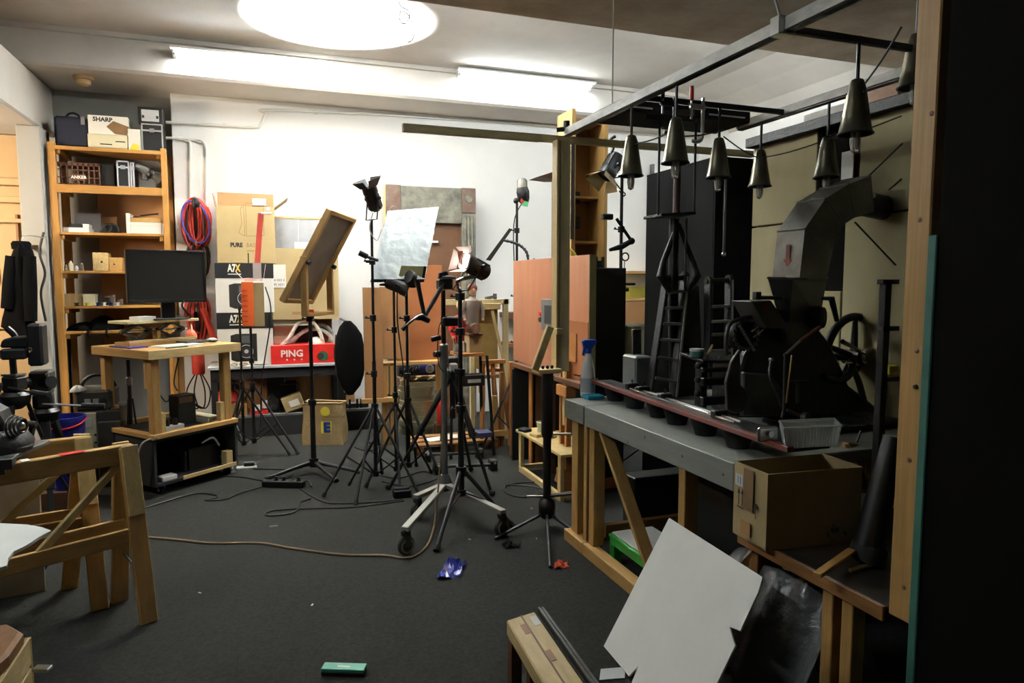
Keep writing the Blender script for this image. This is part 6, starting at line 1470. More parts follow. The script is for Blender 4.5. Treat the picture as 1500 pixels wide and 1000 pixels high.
# black curtain cabinet
xk, yk = 2.93, 4.0
t = thing('black_cupboard', 'tall matte black cupboard behind the press ladders', 'cupboard', (3.05, 4.2, 0))
M_curt = mat('cupboard_black', (12, 12, 12), .9, spec=.15)
part(t, 'front', G().box((xk, yk, 0), (3.4, yk + .02, 2.385)), M_curt, .003); part(t, 'side', G().box((xk, yk + .02, 0), (xk + .02, 4.9, 2.385)), M_curt, .003); part(t, 'top', G().box((xk, yk, 2.385), (3.4, 4.9, 2.40)), M_curt)
part(t, 'plinth', G().box((xk - .01, yk - .01, 0), (3.2, yk, .08)), M_blk2)
q = at(1063, 262, y=3.9); q2 = at(1060, 372, y=3.9)
t = thing('pull_cord', 'grey pull cord with small weight hanging before the black cupboard', 'cord', (q.x, 3.9, q2.z)); part(t, 'cord', G().tube([(q.x, 3.9, 2.38), (q.x, 3.9, q2.z)], .009, 8), mat('cord_dark', (58, 58, 60), .5)); part(t, 'weight', G().ball((q.x, 3.9, q2.z), .016, 10), M_steel); part(t, 'hook', G().tube([(q.x, 3.9, 2.38), (q.x, 4.0, 2.38)], .006, 6), M_black)
# back wall items on the right
t = thing('back_shelf', 'wooden wall shelf with landscape picture behind the can light', 'shelf', (4.3, 7.6, 1.3))
yy = 7.6
part(t, 'top_board', G().box((xpx(885, 397, yy), 7.5, zpx(930, 401, yy)), (xpx(990, 397, yy), 7.8, zpx(930, 397, yy))), M_wood, .003)
part(t, 'post', G().box((xpx(950, 420, yy), 7.6, zpx(930, 438, yy)), (xpx(957, 420, yy), 7.64, zpx(930, 401, yy))), M_wood, .003)
part(t, 'lower_board', G().box((xpx(885, 440, yy), 7.5, zpx(930, 440, yy)), (xpx(990, 440, yy), 7.8, zpx(930, 436, yy))), M_wood, .003)
part(t, 'cap_block', G().box((xpx(943, 434, yy), 7.48, zpx(930, 437, yy)), (xpx(965, 434, yy), 7.56, zpx(930, 433, yy))), M_wood2, .003)
pc = part(t, 'landscape_picture', G().box((xpx(886, 420, 7.74), 7.74, zpx(930, 436, 7.74)), (xpx(992, 420, 7.74), 7.75, zpx(930, 420, 7.74))), M_field); part(pc, 'sky_strip', G().box((xpx(886, 420, 7.74), 7.74, zpx(930, 420, 7.74)), (xpx(992, 420, 7.74), 7.75, zpx(930, 402, 7.74))), M_sky)
part(t, 'front_board', G().box((xpx(895, 470, 6.9), 6.9, .9), (xpx(965, 470, 6.9), 6.94, zpx(930, 442, 6.9))), M_hard)
part(t, 'bracket', G().box((4.2, 6.94, .9), (4.26, 7.6, 1.0)), M_wood3)
yy = 5.6
for k, (a, b) in enumerate(((899, 928), (930, 962))):
    x0, x1 = xpx(a, 520, yy), xpx(b, 520, yy); r = (x1 - x0) / 2; c = V(((x0 + x1) / 2, yy + .2, 0)); h = zpx(930, 478, yy)
    t = thing('grey_drum', ['olive grey drum behind the bench, left', 'olive grey drum behind the bench, right beside the black ladder'][k], 'drum', c); part(t, 'shell', G().lathe([(0, 0), (r, 0), (r, h), (r - .01, h), (r - .012, .05), (0, .05)], c, n=30), mat('drum_olive', (118, 116, 96), .6), 0); part(t, 'rim', G().lathe([(r - .01, h - .01), (r + .01, h - .01), (r + .01, h + .01), (r - .01, h + .01)], c, n=30), MATS['drum_olive'])
t = thing('white_screen', 'tall white sheet panel on the back wall with thin frame', 'panel', (4.9, 7.7, 0)); part(t, 'sheet', G().box((xpx(956, 320, 7.7), 7.72, .9), (5.4, 7.76, zpx(956, 240, 7.7))), M_white); part(t, 'frame', G().box((xpx(955, 320, 7.7), 7.70, .9), (xpx(957.5, 320, 7.7), 7.77, zpx(956, 240, 7.7))), M_greypole)

# ================================================================== work bench
BX, BT, BE, BN = 1.68, .86, 3.70, 2.14
t = thing('work_bench', 'long grey topped work bench with pine frame legs and diagonal brace', 'bench', (2.2, 2.9, 0))
part(t, 'bench_top', G().box((BX + .02, BN, BT - .05), (2.93, 3.44, BT)), M_grey_wood, .003); part(t, 'far_top', G().box((BX + .02, 3.45, BT - .05), (2.93, BE, BT)), M_grey_wood, .003)
part(t, 'fascia', G().box((BX, BN, BT - .11), (BX + .025, 3.435, BT)), M_grey_wood, .003); part(t, 'fascia', G().box((BX, 3.45, BT - .11), (BX + .025, BE, BT)), M_grey_wood, .003)
part(t, 'end_fascia', G().box((BX + .025, BE - .025, BT - .11), (2.93, BE, BT - .05)), M_grey_wood, .003)
for (y0, y1) in ((3.58, 3.66), (3.46, 3.50), (3.37, 3.43), (2.5, 2.55)):
    part(t, 'leg', G().box((BX + .03, y0, .07), (BX + .10, y1, BT - .05)), M_wood, .003)
for y in (3.6, 2.5): part(t, 'rear_leg', G().box((2.8, y, 0), (2.88, y + .06, BT - .05)), M_wood, .003)
part(t, 'floor_rail', G().box((BX + .0, 3.455, 0), (BX + .07, 3.70, .07)), M_wood, .004); part(t, 'floor_rail', G().box((BX + .0, 2.2, 0), (BX + .07, 3.445, .07)), M_wood, .004)
part(t, 'cross_rail', G().box((BX + .07, 3.58, .02), (2.8, 3.64, .09)), M_wood3, .003); part(t, 'cross_rail', G().box((BX + .1, 3.36, .12), (2.8, 3.40, .19)), M_wood3, .003)
A, B = at(886, 632, x=BX + .05), at(955, 832, x=BX + .06)
part(t, 'diagonal_brace', G().bar(A, B, .022, .07, up=(1, 0, 0)), M_wood, .003)
for (px, py) in ((920, 648), (1000, 668), (1060, 695), (945, 640)): part(t, 'nail', G().lathe([(0, .002), (.006, .002)], at(px, py, x=BX), (-1, 0, 0), 8), M_ink)
# under the bench
t = thing('green_tray', 'bright green plastic box with white lid under the bench', 'box', (1.85, 3.2, 0))
g0 = at(892, 815, x=1.775)
gy0, gy1, gx0, gx1, gz0, gz1 = 2.80, 3.30, 1.775, 2.05, .06, .17
part(t, 'body', G().box((gx0, gy0, gz0 + .05), (gx1, gy1, gz1)), M_green, .004); part(t, 'lid', G().box((gx0 + .01, gy0 + .01, gz1), (gx1 - .01, gy1 - .01, gz1 + .008)), M_board, .002)
for (x, y) in ((gx0, gy0), (gx0, gy1 - .05), (gx1 - .05, gy0), (gx1 - .05, gy1 - .05)): part(t, 'foot', G().box((x, y, 0), (x + .05, y + .05, gz0 + .05)), M_green, .004)
part(t, 'rim', G().box((gx0 - .004, gy0 - .004, gz1 - .02), (gx1 + .004, gy1 + .004, gz1 - .004)), M_green, .002)
one('dark_crate', G().box((2.0, 3.42, 0), (2.5, 3.56, .42)), M_blk2, 'black flat case standing under the far end of the bench', 'case', bevel=.006)
one('floor_block', G().box((1.9, 2.5, 0), (2.4, 2.78, .1)), M_wooddk, 'dark block on the floor under the bench', 'block', bevel=.004)
one('dark_case', G().box((2.15, 2.62, 0), (2.6, 3.1, .5)), M_blk2, 'large black case under the middle of the bench', 'case', bevel=.008)
one('pale_box', G().box((2.25, 2.3, .1), (2.45, 2.5, .45)), M_lath, 'pale box under the bench beside the cardboard box', 'box', bevel=.003)
one('pale_box', G().box((2.24, 2.29, 0), (2.46, 2.51, .1)), M_wooddk, 'dark plinth block below the pale box under the bench', 'box', bevel=.003)
# spray bottle on sponge tray
c = at(869, 583, z=BT); c.z = BT
t = thing('blue_sponge', 'flat aqua blue sponge on the bench corner', 'sponge', c); part(t, 'pad', G().box(c + V((-.06, -.05, 0)), c + V((.05, .03, .02))), M_aqua, .004); part(t, 'worn_top', G().box(c + V((-.058, -.048, .02)), c + V((.048, .028, .022))), M_aqua, .001)
b = c + V((0, .075, 0))
t = thing('spray_bottle', 'white spray bottle with blue trigger head on the bench corner', 'bottle', b)
part(t, 'body', G().lathe([(0, 0), (.042, 0), (.045, .01), (.045, .12), (.040, .16), (.030, .21), (.020, .245), (.017, .27), (0, .27)], b, n=22), M_wtplas)
part(t, 'label_band', G().lathe([(.0458, .03), (.0458, .115)], b, n=22), M_grey)
hd = part(t, 'trigger_head', G().prism([b + V((-.03, -.015, .30)), b + V((-.042, -.015, .335)), b + V((-.025, -.015, .345)), b + V((.045, -.015, .345)), b + V((.052, -.015, .325)), b + V((.02, -.015, .29)), b + V((-.012, -.015, .285))], (0, .03, 0)), mat('bright_blue', (24, 70, 176), .4), .004)
part(t, 'collar', G().lathe([(.02, .262), (.021, .29), (0, .29)], b, n=16), MATS['bright_blue']); part(t, 'trigger', G().bar(b + V((-.02, 0, .31)), b + V((-.035, 0, .25)), .012, .008), MATS['bright_blue'])
# long red planter strip with pots
t = thing('pot_rack', 'long board with flaking red paint holding black tapered pots on the bench', 'rack', (1.95, 2.9, BT))
r0, r1 = at(880, 570, z=.955), at(1195, 678, z=.955)
RZ0 = .945
def rk(y, dx=0): 
    k = (y - 2.1) / (3.75 - 2.1); return V((1.83 + .10 * k + dx, y, RZ0))
part(t, 'board', G().prism([rk(1.93, -.05), rk(3.72, -.05), rk(3.72, .07), rk(1.93, .12)], (0, 0, .012)), M_cast, .002)
part(t, 'red_edge', G().prism([rk(1.93, -.075), rk(3.72, -.075), rk(3.72, -.045), rk(1.93, -.045)], (0, 0, .02)), M_redrust, .002)
for y in (3.55, 3.3, 3.03, 2.85, 2.6, 2.35):
    c = rk(y, .02); part(t, 'pot', G().lathe([(0, BT - RZ0), (.045, BT - RZ0), (.07, -.004), (.075, 0)], c, n=20), M_matte)
for k, (dx, m) in enumerate(((.0, M_chrome), (.03, M_steel))):
    one('steel_rod', G().tube([rk(2.35, dx) + Z * .022, rk(3.3, dx - .01) + Z * .022], .006, 8), m, ['bright steel rod lying along the red board, front', 'steel rod lying along the red board, rear'][k], 'rod')
for k, y in enumerate((3.35, 3.22, 2.98, 2.5)):
    c = rk(y, .01); t = thing('rod_clip', ['farthest', 'second', 'third', 'nearest'][k] + ' black clip across the steel rods on the red board', 'clip', c, 'clips on the steel rods'); part(t, 'block', G().box(c + V((-.02, -.018, .012)), c + V((.05, .018, .045))), M_blk2, .004); part(t, 'screw', G().tube([c + V((.015, 0, .045)), c + V((.015, 0, .065))], .005, 6), M_iron)
q = rk(3.72, -.02) + Z * .015
one('flat_file', G().bar(q, q + V((-.1, .12, .02)), .02, .006), M_cast, 'black flat file pointing off the far end of the red board', 'file')
# clear tub
NL, NR = at(1149, 657, z=.958), at(1229, 653, z=.958); tb = (NL + NR) / 2; bk = V((.07, .10, 0)); cn = (NL + NR + bk) / 2
def tubloop(z, k): return [cn + (p - cn) * k + Z * z for p in (NL, NR, NR + bk, NL + bk)]
t = thing('clear_tub', 'clear ribbed plastic tub on the near end of the red board', 'tub', tb)
lo, hi = tubloop(0, .93), tubloop(.075, 1.06)
g = G().add(lo + hi, [(0, 1, 2, 3)] + [(i, (i + 1) % 4, (i + 1) % 4 + 4, i + 4) for i in range(4)])
part(t, 'shell', g, M_plastic, solid=.002)
part(t, 'rim', G().tube(hi + [hi[0]], .005, 6), M_plastic)
for k in range(14): part(t, 'rib', G().tube([lo[3].lerp(lo[0], (k + .5) / 14), hi[3].lerp(hi[0], (k + .5) / 14)], .0022, 5), M_plastic)
for k in range(18): part(t, 'rib', G().tube([lo[0].lerp(lo[1], (k + .5) / 18), hi[0].lerp(hi[1], (k + .5) / 18)], .0022, 5), M_plastic)
c = at(1124, 646, z=.958)
t = thing('metal_holder', 'small grey metal bracket with screw beside the clear tub', 'bracket', c); part(t, 'plate', G().box(c + V((-.045, -.008, 0)), c + V((.045, .008, .055))), M_steel, .006); part(t, 'screw', G().lathe([(0, .014), (.012, .014), (.012, 0)], c + V((0, -.008, .03)), (0, -1, 0), 12), M_chrome)

# ================================================================== press and machine parts on the bench
# ladder frames
M_rung = mat('worn_steel_edge', (128, 128, 124), .4, metal=.4, scale=14, var=.3)
def ladder(pa, pb, pc, pd, ya, yb, rungs, label, side=.06):
    """pa/pb: left foot/top, pc/pd: right foot/top in the photo; ya foot depth, yb top depth"""
    a, b, c, d = at(*pa, y=ya), at(*pb, y=yb), at(*pc, y=ya), at(*pd, y=yb)
    for q in (a, c): q.z = max(q.z, BT + .006)
    t = thing('iron_ladder', label, 'machine frame', (a + c) / 2, 'black ladder frames on the bench')
    for (p, q) in ((a, b), (c, d)):
        part(t, 'rail', G().bar(p, q, .022, side, up=(0, 1, .0)), M_cast, .003); part(t, 'rail_end', G().lathe([(0, -.012), (.032, -.012), (.032, .012), (0, .012)], q, X, 16), M_cast)
    part(t, 'edge_bar', G().bar(c - Y * .035, d - Y * .035, .012, .012), M_rung)
    for k in rungs: part(t, 'rung', G().bar(a.lerp(b, k) - Y * .012, c.lerp(d, k) - Y * .012, .05, .016, up=(0, 0, 1)), M_rung, .002)
    part(t, 'top_roller', G().tube([b - X * .02, d + X * .02], .016, 10), M_iron)
    return t
ladder((952, 572), (976, 410), (986, 580), (1003, 405), 3.42, 3.52, (.12, .3, .46, .6, .74, .88), 'leaning black ladder frame at the left of the press')
ladder((1036, 570), (1038, 412), (1066, 570), (1068, 410), 3.36, 3.5, (.35, .5, .62, .76), 'upright black ladder frame against the black cupboard')
q = at(1000, 500, y=3.4)
one('ladder_plate', G().prism([at(1004, 410, y=3.55), at(1024, 420, y=3.6), at(1030, 590, y=3.55), at(985, 585, y=3.5)], (0, .02, 0)), M_matte, 'black sheet standing behind the leaning ladder frame', 'plate')
# tripod rig above ladder
t = thing('splayed_rig', 'black column rig with small roof plate and splayed arms over the ladder', 'rig', at(985, 400, y=3.55))
pr = [at(958, 319, y=3.5), at(978, 307, y=3.5), at(1008, 312, y=3.5), at(984, 318, y=3.5)]
part(t, 'roof_plate', G().prism([V((pr[0].x, 3.42, pr[0].z)), V((pr[2].x, 3.42, pr[0].z + .02)), V((pr[2].x, 3.62, pr[0].z + .02)), V((pr[0].x, 3.62, pr[0].z))], (0, 0, .018)), M_cast, .003)
cx_, zt_ = at(988, 318, y=3.52).x, pr[0].z
part(t, 'column', G().tube([(cx_, 3.52, zt_), (cx_, 3.52, 1.5), (cx_, 3.5, BT + .02)], [.03, .032, .02], 12), M_cast)
part(t, 'upper_rod', G().tube([(cx_ - .0, 3.5, zt_ + .02), (cx_ - .0, 3.5, RZ)], .022, 10), mat('rust_rod', (64, 30, 26), .5))
for s in (-1, 1):
    p = [V((cx_, 3.48, zt_ - .03)), V((cx_ + s * .1, 3.47, zt_ - .25)), V((cx_ + s * .12, 3.46, zt_ - .33)), V((cx_ + s * .06, 3.46, zt_ - .42))]
    part(t, 'splayed_arm', G().tube(p, [.014, .018, .03, .02], 10), M_cast)
for dx in (-.07, .07): part(t, 'side_rod', G().tube([(cx_ + dx * .6, 3.46, zt_), (cx_ + dx * .6, 3.46, zt_ - .42)], .007, 8), M_iron)
# grey box
c = at(940, 572, z=BT)
t = thing('grey_metal_box', 'small grey metal box with switches at the foot of the leaning ladder', 'box', (2.22, 3.55, BT)); x0 = xpx(928, 560, 3.52); x1 = xpx(952, 560, 3.52)
part(t, 'body', G().box((x0, 3.5, BT), (x1, 3.66, zpx(940, 522, 3.5))), M_greypole, .01)
for k in range(3): part(t, 'switch', G().lathe([(0, .01), (.01, .01), (.012, 0)], (x0 + .03 + .02 * k, 3.5, BT + .07 + .03 * (k % 2)), (0, -1, 0), 10), M_blk2)
part(t, 'rear_plate', G().box((x0 + .05, 3.62, BT + .12), (x1 + .0, 3.64, zpx(945, 482, 3.62))), M_iron, .003)
# front slatted feeder
t = thing('feed_table', 'dark iron feed frame with slanted slats before the upright ladder', 'machine', (2.4, 3.0, BT))
fy = 2.98; fx0, fx1 = xpx(1015, 560, fy), xpx(1074, 560, fy)
part(t, 'side_casting', G().box((fx0, fy - .06, BT), (fx0 + .05, fy - .01, zpx(1020, 528, fy))), M_cast, .008); part(t, 'side_casting', G().box((fx1 - .02, fy - .06, BT), (fx1 + .02, fy + .16, zpx(1070, 528, fy))), M_cast, .008)
for (a, b) in ((541, 535), (560, 549), (588, 576)): part(t, 'slat', G().box((fx0, fy - .09, zpx(1045, a, fy)), (fx1, fy - .06, zpx(1045, b, fy))), M_iron, .003)
part(t, 'table', G().obox((fx0 + .0, fy - .08, zpx(1045, 528, fy)), (fx1 - fx0 + .04, 0, -.01), (0, .2, .02), (0, 0, .015)), M_iron, .003)
for k in range(3): part(t, 'bolt', G().lathe([(0, .02), (.009, .02), (.009, 0)], (fx0 + .04 + .09 * k, fy - .04, zpx(1045, 526, fy)), n=6), M_steel)
for k in range(4): part(t, 'gear_stud', G().ball((fx0 - .02, fy - .07, BT + .06 + .07 * k), .018, 8), M_cast)
c = V((fx0 + .02, fy - .0, zpx(1020, 522, fy)))
t = thing('ink_tin', 'small tin with teal label standing on the iron feed frame', 'tin', c); part(t, 'tin', G().lathe([(0, 0), (.035, 0), (.035, .03), (0, .03)], c, n=18), M_teal); part(t, 'lid', G().lathe([(.037, .028), (.037, .04), (0, .04)], c, n=18), M_grey)
one('brush', G().tube([c + V((.05, -.02, .005)), c + V((.08, -.02, .06))], [.01, .005], 8), M_wood2, 'small brush with pale handle beside the ink tin', 'brush')
# main press body
py_ = 2.62
def pp(px, py, y=py_): return at(px, py, y=y)
t = thing('printing_press', 'heavy black cast iron printing press with flywheel and chain on the bench', 'press', (2.5, 2.7, BT))
sil = [(1068, 612), (1070, 575), (1085, 545), (1092, 520), (1105, 500), (1120, 470), (1150, 462), (1190, 470), (1215, 500), (1235, 540), (1245, 565), (1290, 600), (1296, 612)]
part(t, 'main_casting', G().prism([V((pp(a, b).x, py_, max(pp(a, b).z, BT))) for a, b in sil], (0, .05, 0)), M_cast, .012)
sil2 = [(1130, 612), (1128, 500), (1140, 466), (1190, 470), (1220, 505), (1245, 565), (1285, 600), (1290, 612)]
part(t, 'rear_casting', G().prism([V((pp(a, b).x, py_ + .05, max(pp(a, b).z, BT))) for a, b in sil2], (0, .2, 0)), M_cast, .012)
part(t, 'side_plate', G().prism([V((pp(a, b, py_ - .03).x, py_ - .03, max(pp(a, b, py_ - .03).z, BT))) for a, b in ((1088, 610), (1090, 545), (1130, 548), (1150, 575), (1150, 610))], (0, .03, 0)), mat('press_grey', (74, 75, 76), .5, metal=.3, bump=.2, scale=10), .006)
part(t, 'curved_guard', G().prism([V((pp(a, b, py_ - .07).x, py_ - .07, max(pp(a, b, py_ - .07).z, BT + .02))) for a, b in ((1066, 600), (1064, 560), (1072, 530), (1084, 512), (1086, 545), (1082, 560), (1092, 570), (1096, 585), (1090, 602), (1078, 606))], (0, .02, 0)), mat('guard_brown', (40, 37, 34), .6), .004)
c = pp(1092, 490, py_ - .05)
dr = part(t, 'drum', G().lathe([(0, 0), (.065, 0), (.072, .01), (.072, .05), (.065, .06), (0, .06)], c, (0, 1, .0), 22), M_cast)
for k in range(18):
    a = 2 * math.pi * k / 18; part(dr, 'gear_tooth', G().ball(c + V((math.cos(a) * .066, -.006, math.sin(a) * .066)), .011, 6), M_rung)
for k in range(10): q = pp(1084, 478, py_ - .07).lerp(pp(1104, 512, py_ - .07), k / 9); part(dr, 'chain_link', G().ball(q, .009, 6), M_steel)
part(t, 'drum_guard', G().tube(smooth_path([pp(1064, 520, py_ - .06), pp(1064, 492, py_ - .06), pp(1070, 474, py_ - .06), pp(1088, 466, py_ - .06), pp(1104, 463, py_ - .06)], 5), .01, 8), M_iron)
for (a, b) in (((1100, 486), (1114, 474)), ((1102, 494), (1118, 482)), ((1104, 478), (1110, 498))): part(t, 'link_rod', G().tube([pp(*a, py_ - .08), pp(*b, py_ - .08)], .005, 6), M_chrome)
# inclined chute with red mark
ch = [(1102, 441), (1124, 443), (1126, 480), (1120, 482)]
part(t, 'chute', G().prism([pp(a, b, py_ - .12) for a, b in ((1101, 441), (1130, 440), (1150, 470), (1148, 482), (1122, 481))], (0, .14, 0)), mat('chute_metal', (64, 62, 58), .5, metal=.4), .004)
part(t, 'red_mark', G().lathe([(0, .002), (.016, .002)], pp(1122, 449, py_ - .12), (0, -1, 0), 12), M_redrust)
part(t, 'chute_crank', G().tube([pp(1112, 436, py_ - .1), pp(1145, 436, py_ - .1)], .009, 8), M_black); part(t, 'crank_knob', G().box(pp(1108, 439, py_ - .12), pp(1116, 427, py_ - .12) + Y * .03), M_blk2, .003)
# levers
part(t, 'red_lever', G().tube([pp(1148, 521, py_ - .16), pp(1172, 499, py_ - .16)], .006, 8), M_steel); part(t, 'lever_grip', G().tube([pp(1172, 499, py_ - .16), pp(1201, 479, py_ - .16)], [.008, .010], 10), M_redrust)
part(t, 'upright_lever', G().tube(smooth_path([pp(1150, 518, py_ - .16), pp(1149, 560, py_ - .17), pp(1148, 598, py_ - .18), pp(1145, 612, py_ - .18)], 4), .007, 8), M_iron); part(t, 'brass_lever', G().tube([pp(1160, 520, py_ - .15), pp(1152, 590, py_ - .17)], .005, 6), mat('brass', (150, 120, 70), .4, metal=.7))
part(t, 'hose', G().tube(smooth_path([pp(1130, 525, py_ - .12), pp(1128, 550, py_ - .14), pp(1138, 575, py_ - .15), pp(1146, 595, py_ - .16)], 5), .008, 8), M_iron); part(t, 'grease_nipple', G().ball(pp(1129, 527, py_ - .12), .012, 8), M_steel)
part(t, 'valve_handle', G().tube([pp(1168, 557, py_ - .08), pp(1168, 590, py_ - .08)], .008, 8), M_iron); part(t, 'valve_bar', G().tube([pp(1155, 558, py_ - .08), pp(1184, 557, py_ - .08)], .005, 6), M_iron)
part(t, 'crank_arm', G().bar(pp(1152, 600, py_ - .15), pp(1186, 616, py_ - .2), .03, .014), M_iron, .004); part(t, 'crank_boss', G().lathe([(0, -.012), (.026, -.012), (.026, .012), (0, .012)], pp(1180, 612, py_ - .2), (.3, -1, 0), 16), M_iron)
# flywheel
fw = pp(1250, 523, 2.80); R_ = .215; axn = V((.12, -.99, 0)).normalized(); e1 = V((.99, .12, 0)).normalized()
part(t, 'flywheel_rim', G().tube(arc(fw, R_, 0, 2 * math.pi, e1, Z, 40), .022, 10), M_cast)
for k in range(5):
    a = 2 * math.pi * k / 5 + .3; q = fw + (e1 * math.cos(a) + Z * math.sin(a)) * R_; part(t, 'spoke', G().tube([fw, q], [.022, .013], 8), M_cast)
part(t, 'flywheel_hub', G().lathe([(0, -.05), (.04, -.05), (.04, .05), (0, .05)], fw, axn, 16), M_iron); part(t, 'axle', G().tube([fw, fw - axn * .1 + V((-.2, 0, 0))], .02, 10), M_iron)
part(t, 'connecting_rod', G().tube([fw + V((.02, -.06, .02)), pp(1234, 500, 2.68)], .012, 8), M_chrome); part(t, 'crank_disc', G().lathe([(.02, 0), (.045, 0), (.045, .02), (.02, .02)], fw + V((.01, -.08, .015)), axn, 18), M_chrome)
part(t, 'support_frame', G().tube(smooth_path([pp(1208, 552, 2.6), pp(1230, 558, 2.6), pp(1246, 545, 2.6), pp(1250, 525, 2.6)], 4), .018, 8), M_cast); part(t, 'support_frame', G().tube(smooth_path([pp(1246, 530, 2.6), pp(1258, 560, 2.6), pp(1266, 590, 2.6)], 4), .016, 8), M_cast)
part(t, 'tilt_arm', G().tube([pp(1205, 437, 2.66), pp(1218, 437, 2.66), pp(1226, 470, 2.66)], [.01, .016, .012], 8), M_cast); part(t, 'round_cover', G().lathe([(0, .02), (.05, .02), (.055, 0), (.055, -.06)], pp(1200, 465, 2.6), (.5, -1, 0), 18), M_cast)
part(t, 'bed', G().obox(V((pp(1160, 605, 2.5).x, 2.4, BT + .01)), (.62, 0, 0), (0, .3, 0), (0, 0, .02)), M_cast, .004)
for k in range(5): part(t, 'bed_slat', G().obox(V((pp(1160, 605, 2.5).x + .12 * k, 2.39, BT + .03)), (.09, 0, 0), (0, .3, 0), (0, 0, .008)), M_iron, .002)
# hopper
t = thing('feed_hopper', 'black tapered sheet metal hopper above the press', 'hopper', pp(1167, 470)); y0, y1 = 2.56, 2.80
def hq(px, py, y): return at(px, py, y=y)
top_ = [hq(1125, 407, y0), hq(1161, 408, y0 - .08), hq(1211, 407, y1 - .08), hq(1176, 406, y1)]
bot_ = [hq(1143, 470, y0 + .02), hq(1156, 472, y0 - .03), hq(1200, 470, y1 - .12), hq(1185, 468, y1 - .02)]
zt = top_[0].z
g = G().add(top_ + bot_, [(0, 1, 5, 4), (1, 2, 6, 5), (2, 3, 7, 6), (3, 0, 4, 7), (4, 5, 6, 7)])
part(t, 'funnel', g, mat('hopper_black', (34, 33, 34), .45, metal=.4, scale=8, var=.3), solid=.004); part(t, 'rim', G().tube(top_ + [top_[0]], .006, 6), M_iron)
part(t, 'neck', G().add([q for q in bot_] + [q - Z * .1 for q in bot_], [(0, 1, 5, 4), (1, 2, 6, 5), (2, 3, 7, 6), (3, 0, 4, 7)]), MATS['hopper_black'], solid=.004)
# duct
t = thing('sheet_metal_duct', 'bent galvanised duct with red arrow feeding the hopper', 'duct', pp(1170, 405))
M_duct = mat('galvanised', (104, 102, 96), .42, metal=.55, scale=7, var=.3, bump=.08)
# rebuild the duct as a clean swept box: outer corner line and inner corner line in an x-z profile, extruded in depth
prof_o = [at(p[0], p[1], y=2.57) for p in ((1171, 410), (1179, 335), (1209, 291), (1243, 270), (1275, 258))]
prof_i = [at(p[0], p[1], y=2.57) for p in ((1210, 410), (1222, 352), (1236, 328), (1252, 318), (1279, 310))]
DYV = V((0, 0, 0)); yn, yf = 2.57, 2.75
for i in range(len(prof_o) - 1):
    o0, o1, i0, i1 = prof_o[i], prof_o[i + 1], prof_i[i], prof_i[i + 1]
    def q(p, y): return V((p.x, y, p.z))
    g = G().add([q(o0, yn), q(o1, yn), q(i1, yn), q(i0, yn), q(o0, yf), q(o1, yf), q(i1, yf), q(i0, yf)], [(0, 1, 2, 3), (7, 6, 5, 4), (0, 4, 5, 1), (3, 2, 6, 7)])
    sg = part(t, 'duct_segment', g, M_duct if True else M_cast, solid=.003)
    part(sg, 'seam', G().tube([q(o1, yn), q(o1, yf)], .006, 6), M_duct)
    part(sg, 'seam', G().tube([q(o1, yn), q(i1, yn)], .0045, 6), M_duct)
o = prof_o[0].lerp(prof_o[1], .5)
part(t, 'red_arrow', G().prism([V((o.x - .006, yn + .10, o.z + .05)), V((o.x - .006, yn + .075, o.z + .05)), V((o.x - .006, yn + .075, o.z - .02)), V((o.x - .006, yn + .06, o.z - .02)), V((o.x - .006, yn + .0875, o.z - .06)), V((o.x - .006, yn + .115, o.z - .02)), V((o.x - .006, yn + .10, o.z - .02))], (.002, 0, 0)), M_redrust)
pe = (prof_o[-1] + prof_i[-1]) / 2
part(t, 'outlet_pipe', G().tube([V((pe.x, 2.69, pe.z - .02)), V((3.02, 2.69, pe.z - .05))], .062, 20), M_cast)
part(t, 'pipe_flange', G().lathe([(.06, 0), (.078, 0), (.078, .02), (.06, .02)], V((pe.x + .02, 2.69, pe.z - .02)), X, 20), M_cast); part(t, 'pipe_knob', G().ball(V((pe.x + .06, 2.62, pe.z - .0)), .015, 8), M_steel)
for k, (a, b) in enumerate((((1268, 262), (1322, 210)), ((1252, 325), (1312, 388)), ((1302, 278), (1320, 262)))):
    A, B = at(*a, y=2.66), at(*b, x=2.98) ; one('guy_wire', G().tube([A, B], .004, 6), M_blackcord, ['thin wire from the duct elbow up to the post', 'thin wire from the duct down to the post', 'short wire at the outlet pipe'][k], 'wire')
# black upright bracket at the right
t = thing('iron_bracket', 'tall black iron bracket frame beside the pine post', 'bracket', (2.2, 1.95, .6)); yb_ = 1.95
part(t, 'upright', G().box((xpx(1294, 500, yb_), yb_, .61), (xpx(1303, 500, yb_), yb_ + .03, zpx(1300, 410, yb_))), M_cast, .002)
for py in (413, 482, 556): part(t, 'arm', G().box((xpx(1294, py, yb_), yb_, zpx(1300, py + 3, yb_)), (xpx(1318, py, yb_), yb_ + .03, zpx(1300, py - 4, yb_))), M_cast, .002)
one('yellow_block', G().box((xpx(1298, 540, 2.0), 1.985, zpx(1300, 548, 2.0)), (xpx(1312, 540, 2.0), 2.03, zpx(1300, 535, 2.0))), M_yellow, 'small yellow block on the iron bracket', 'block', bevel=.003)
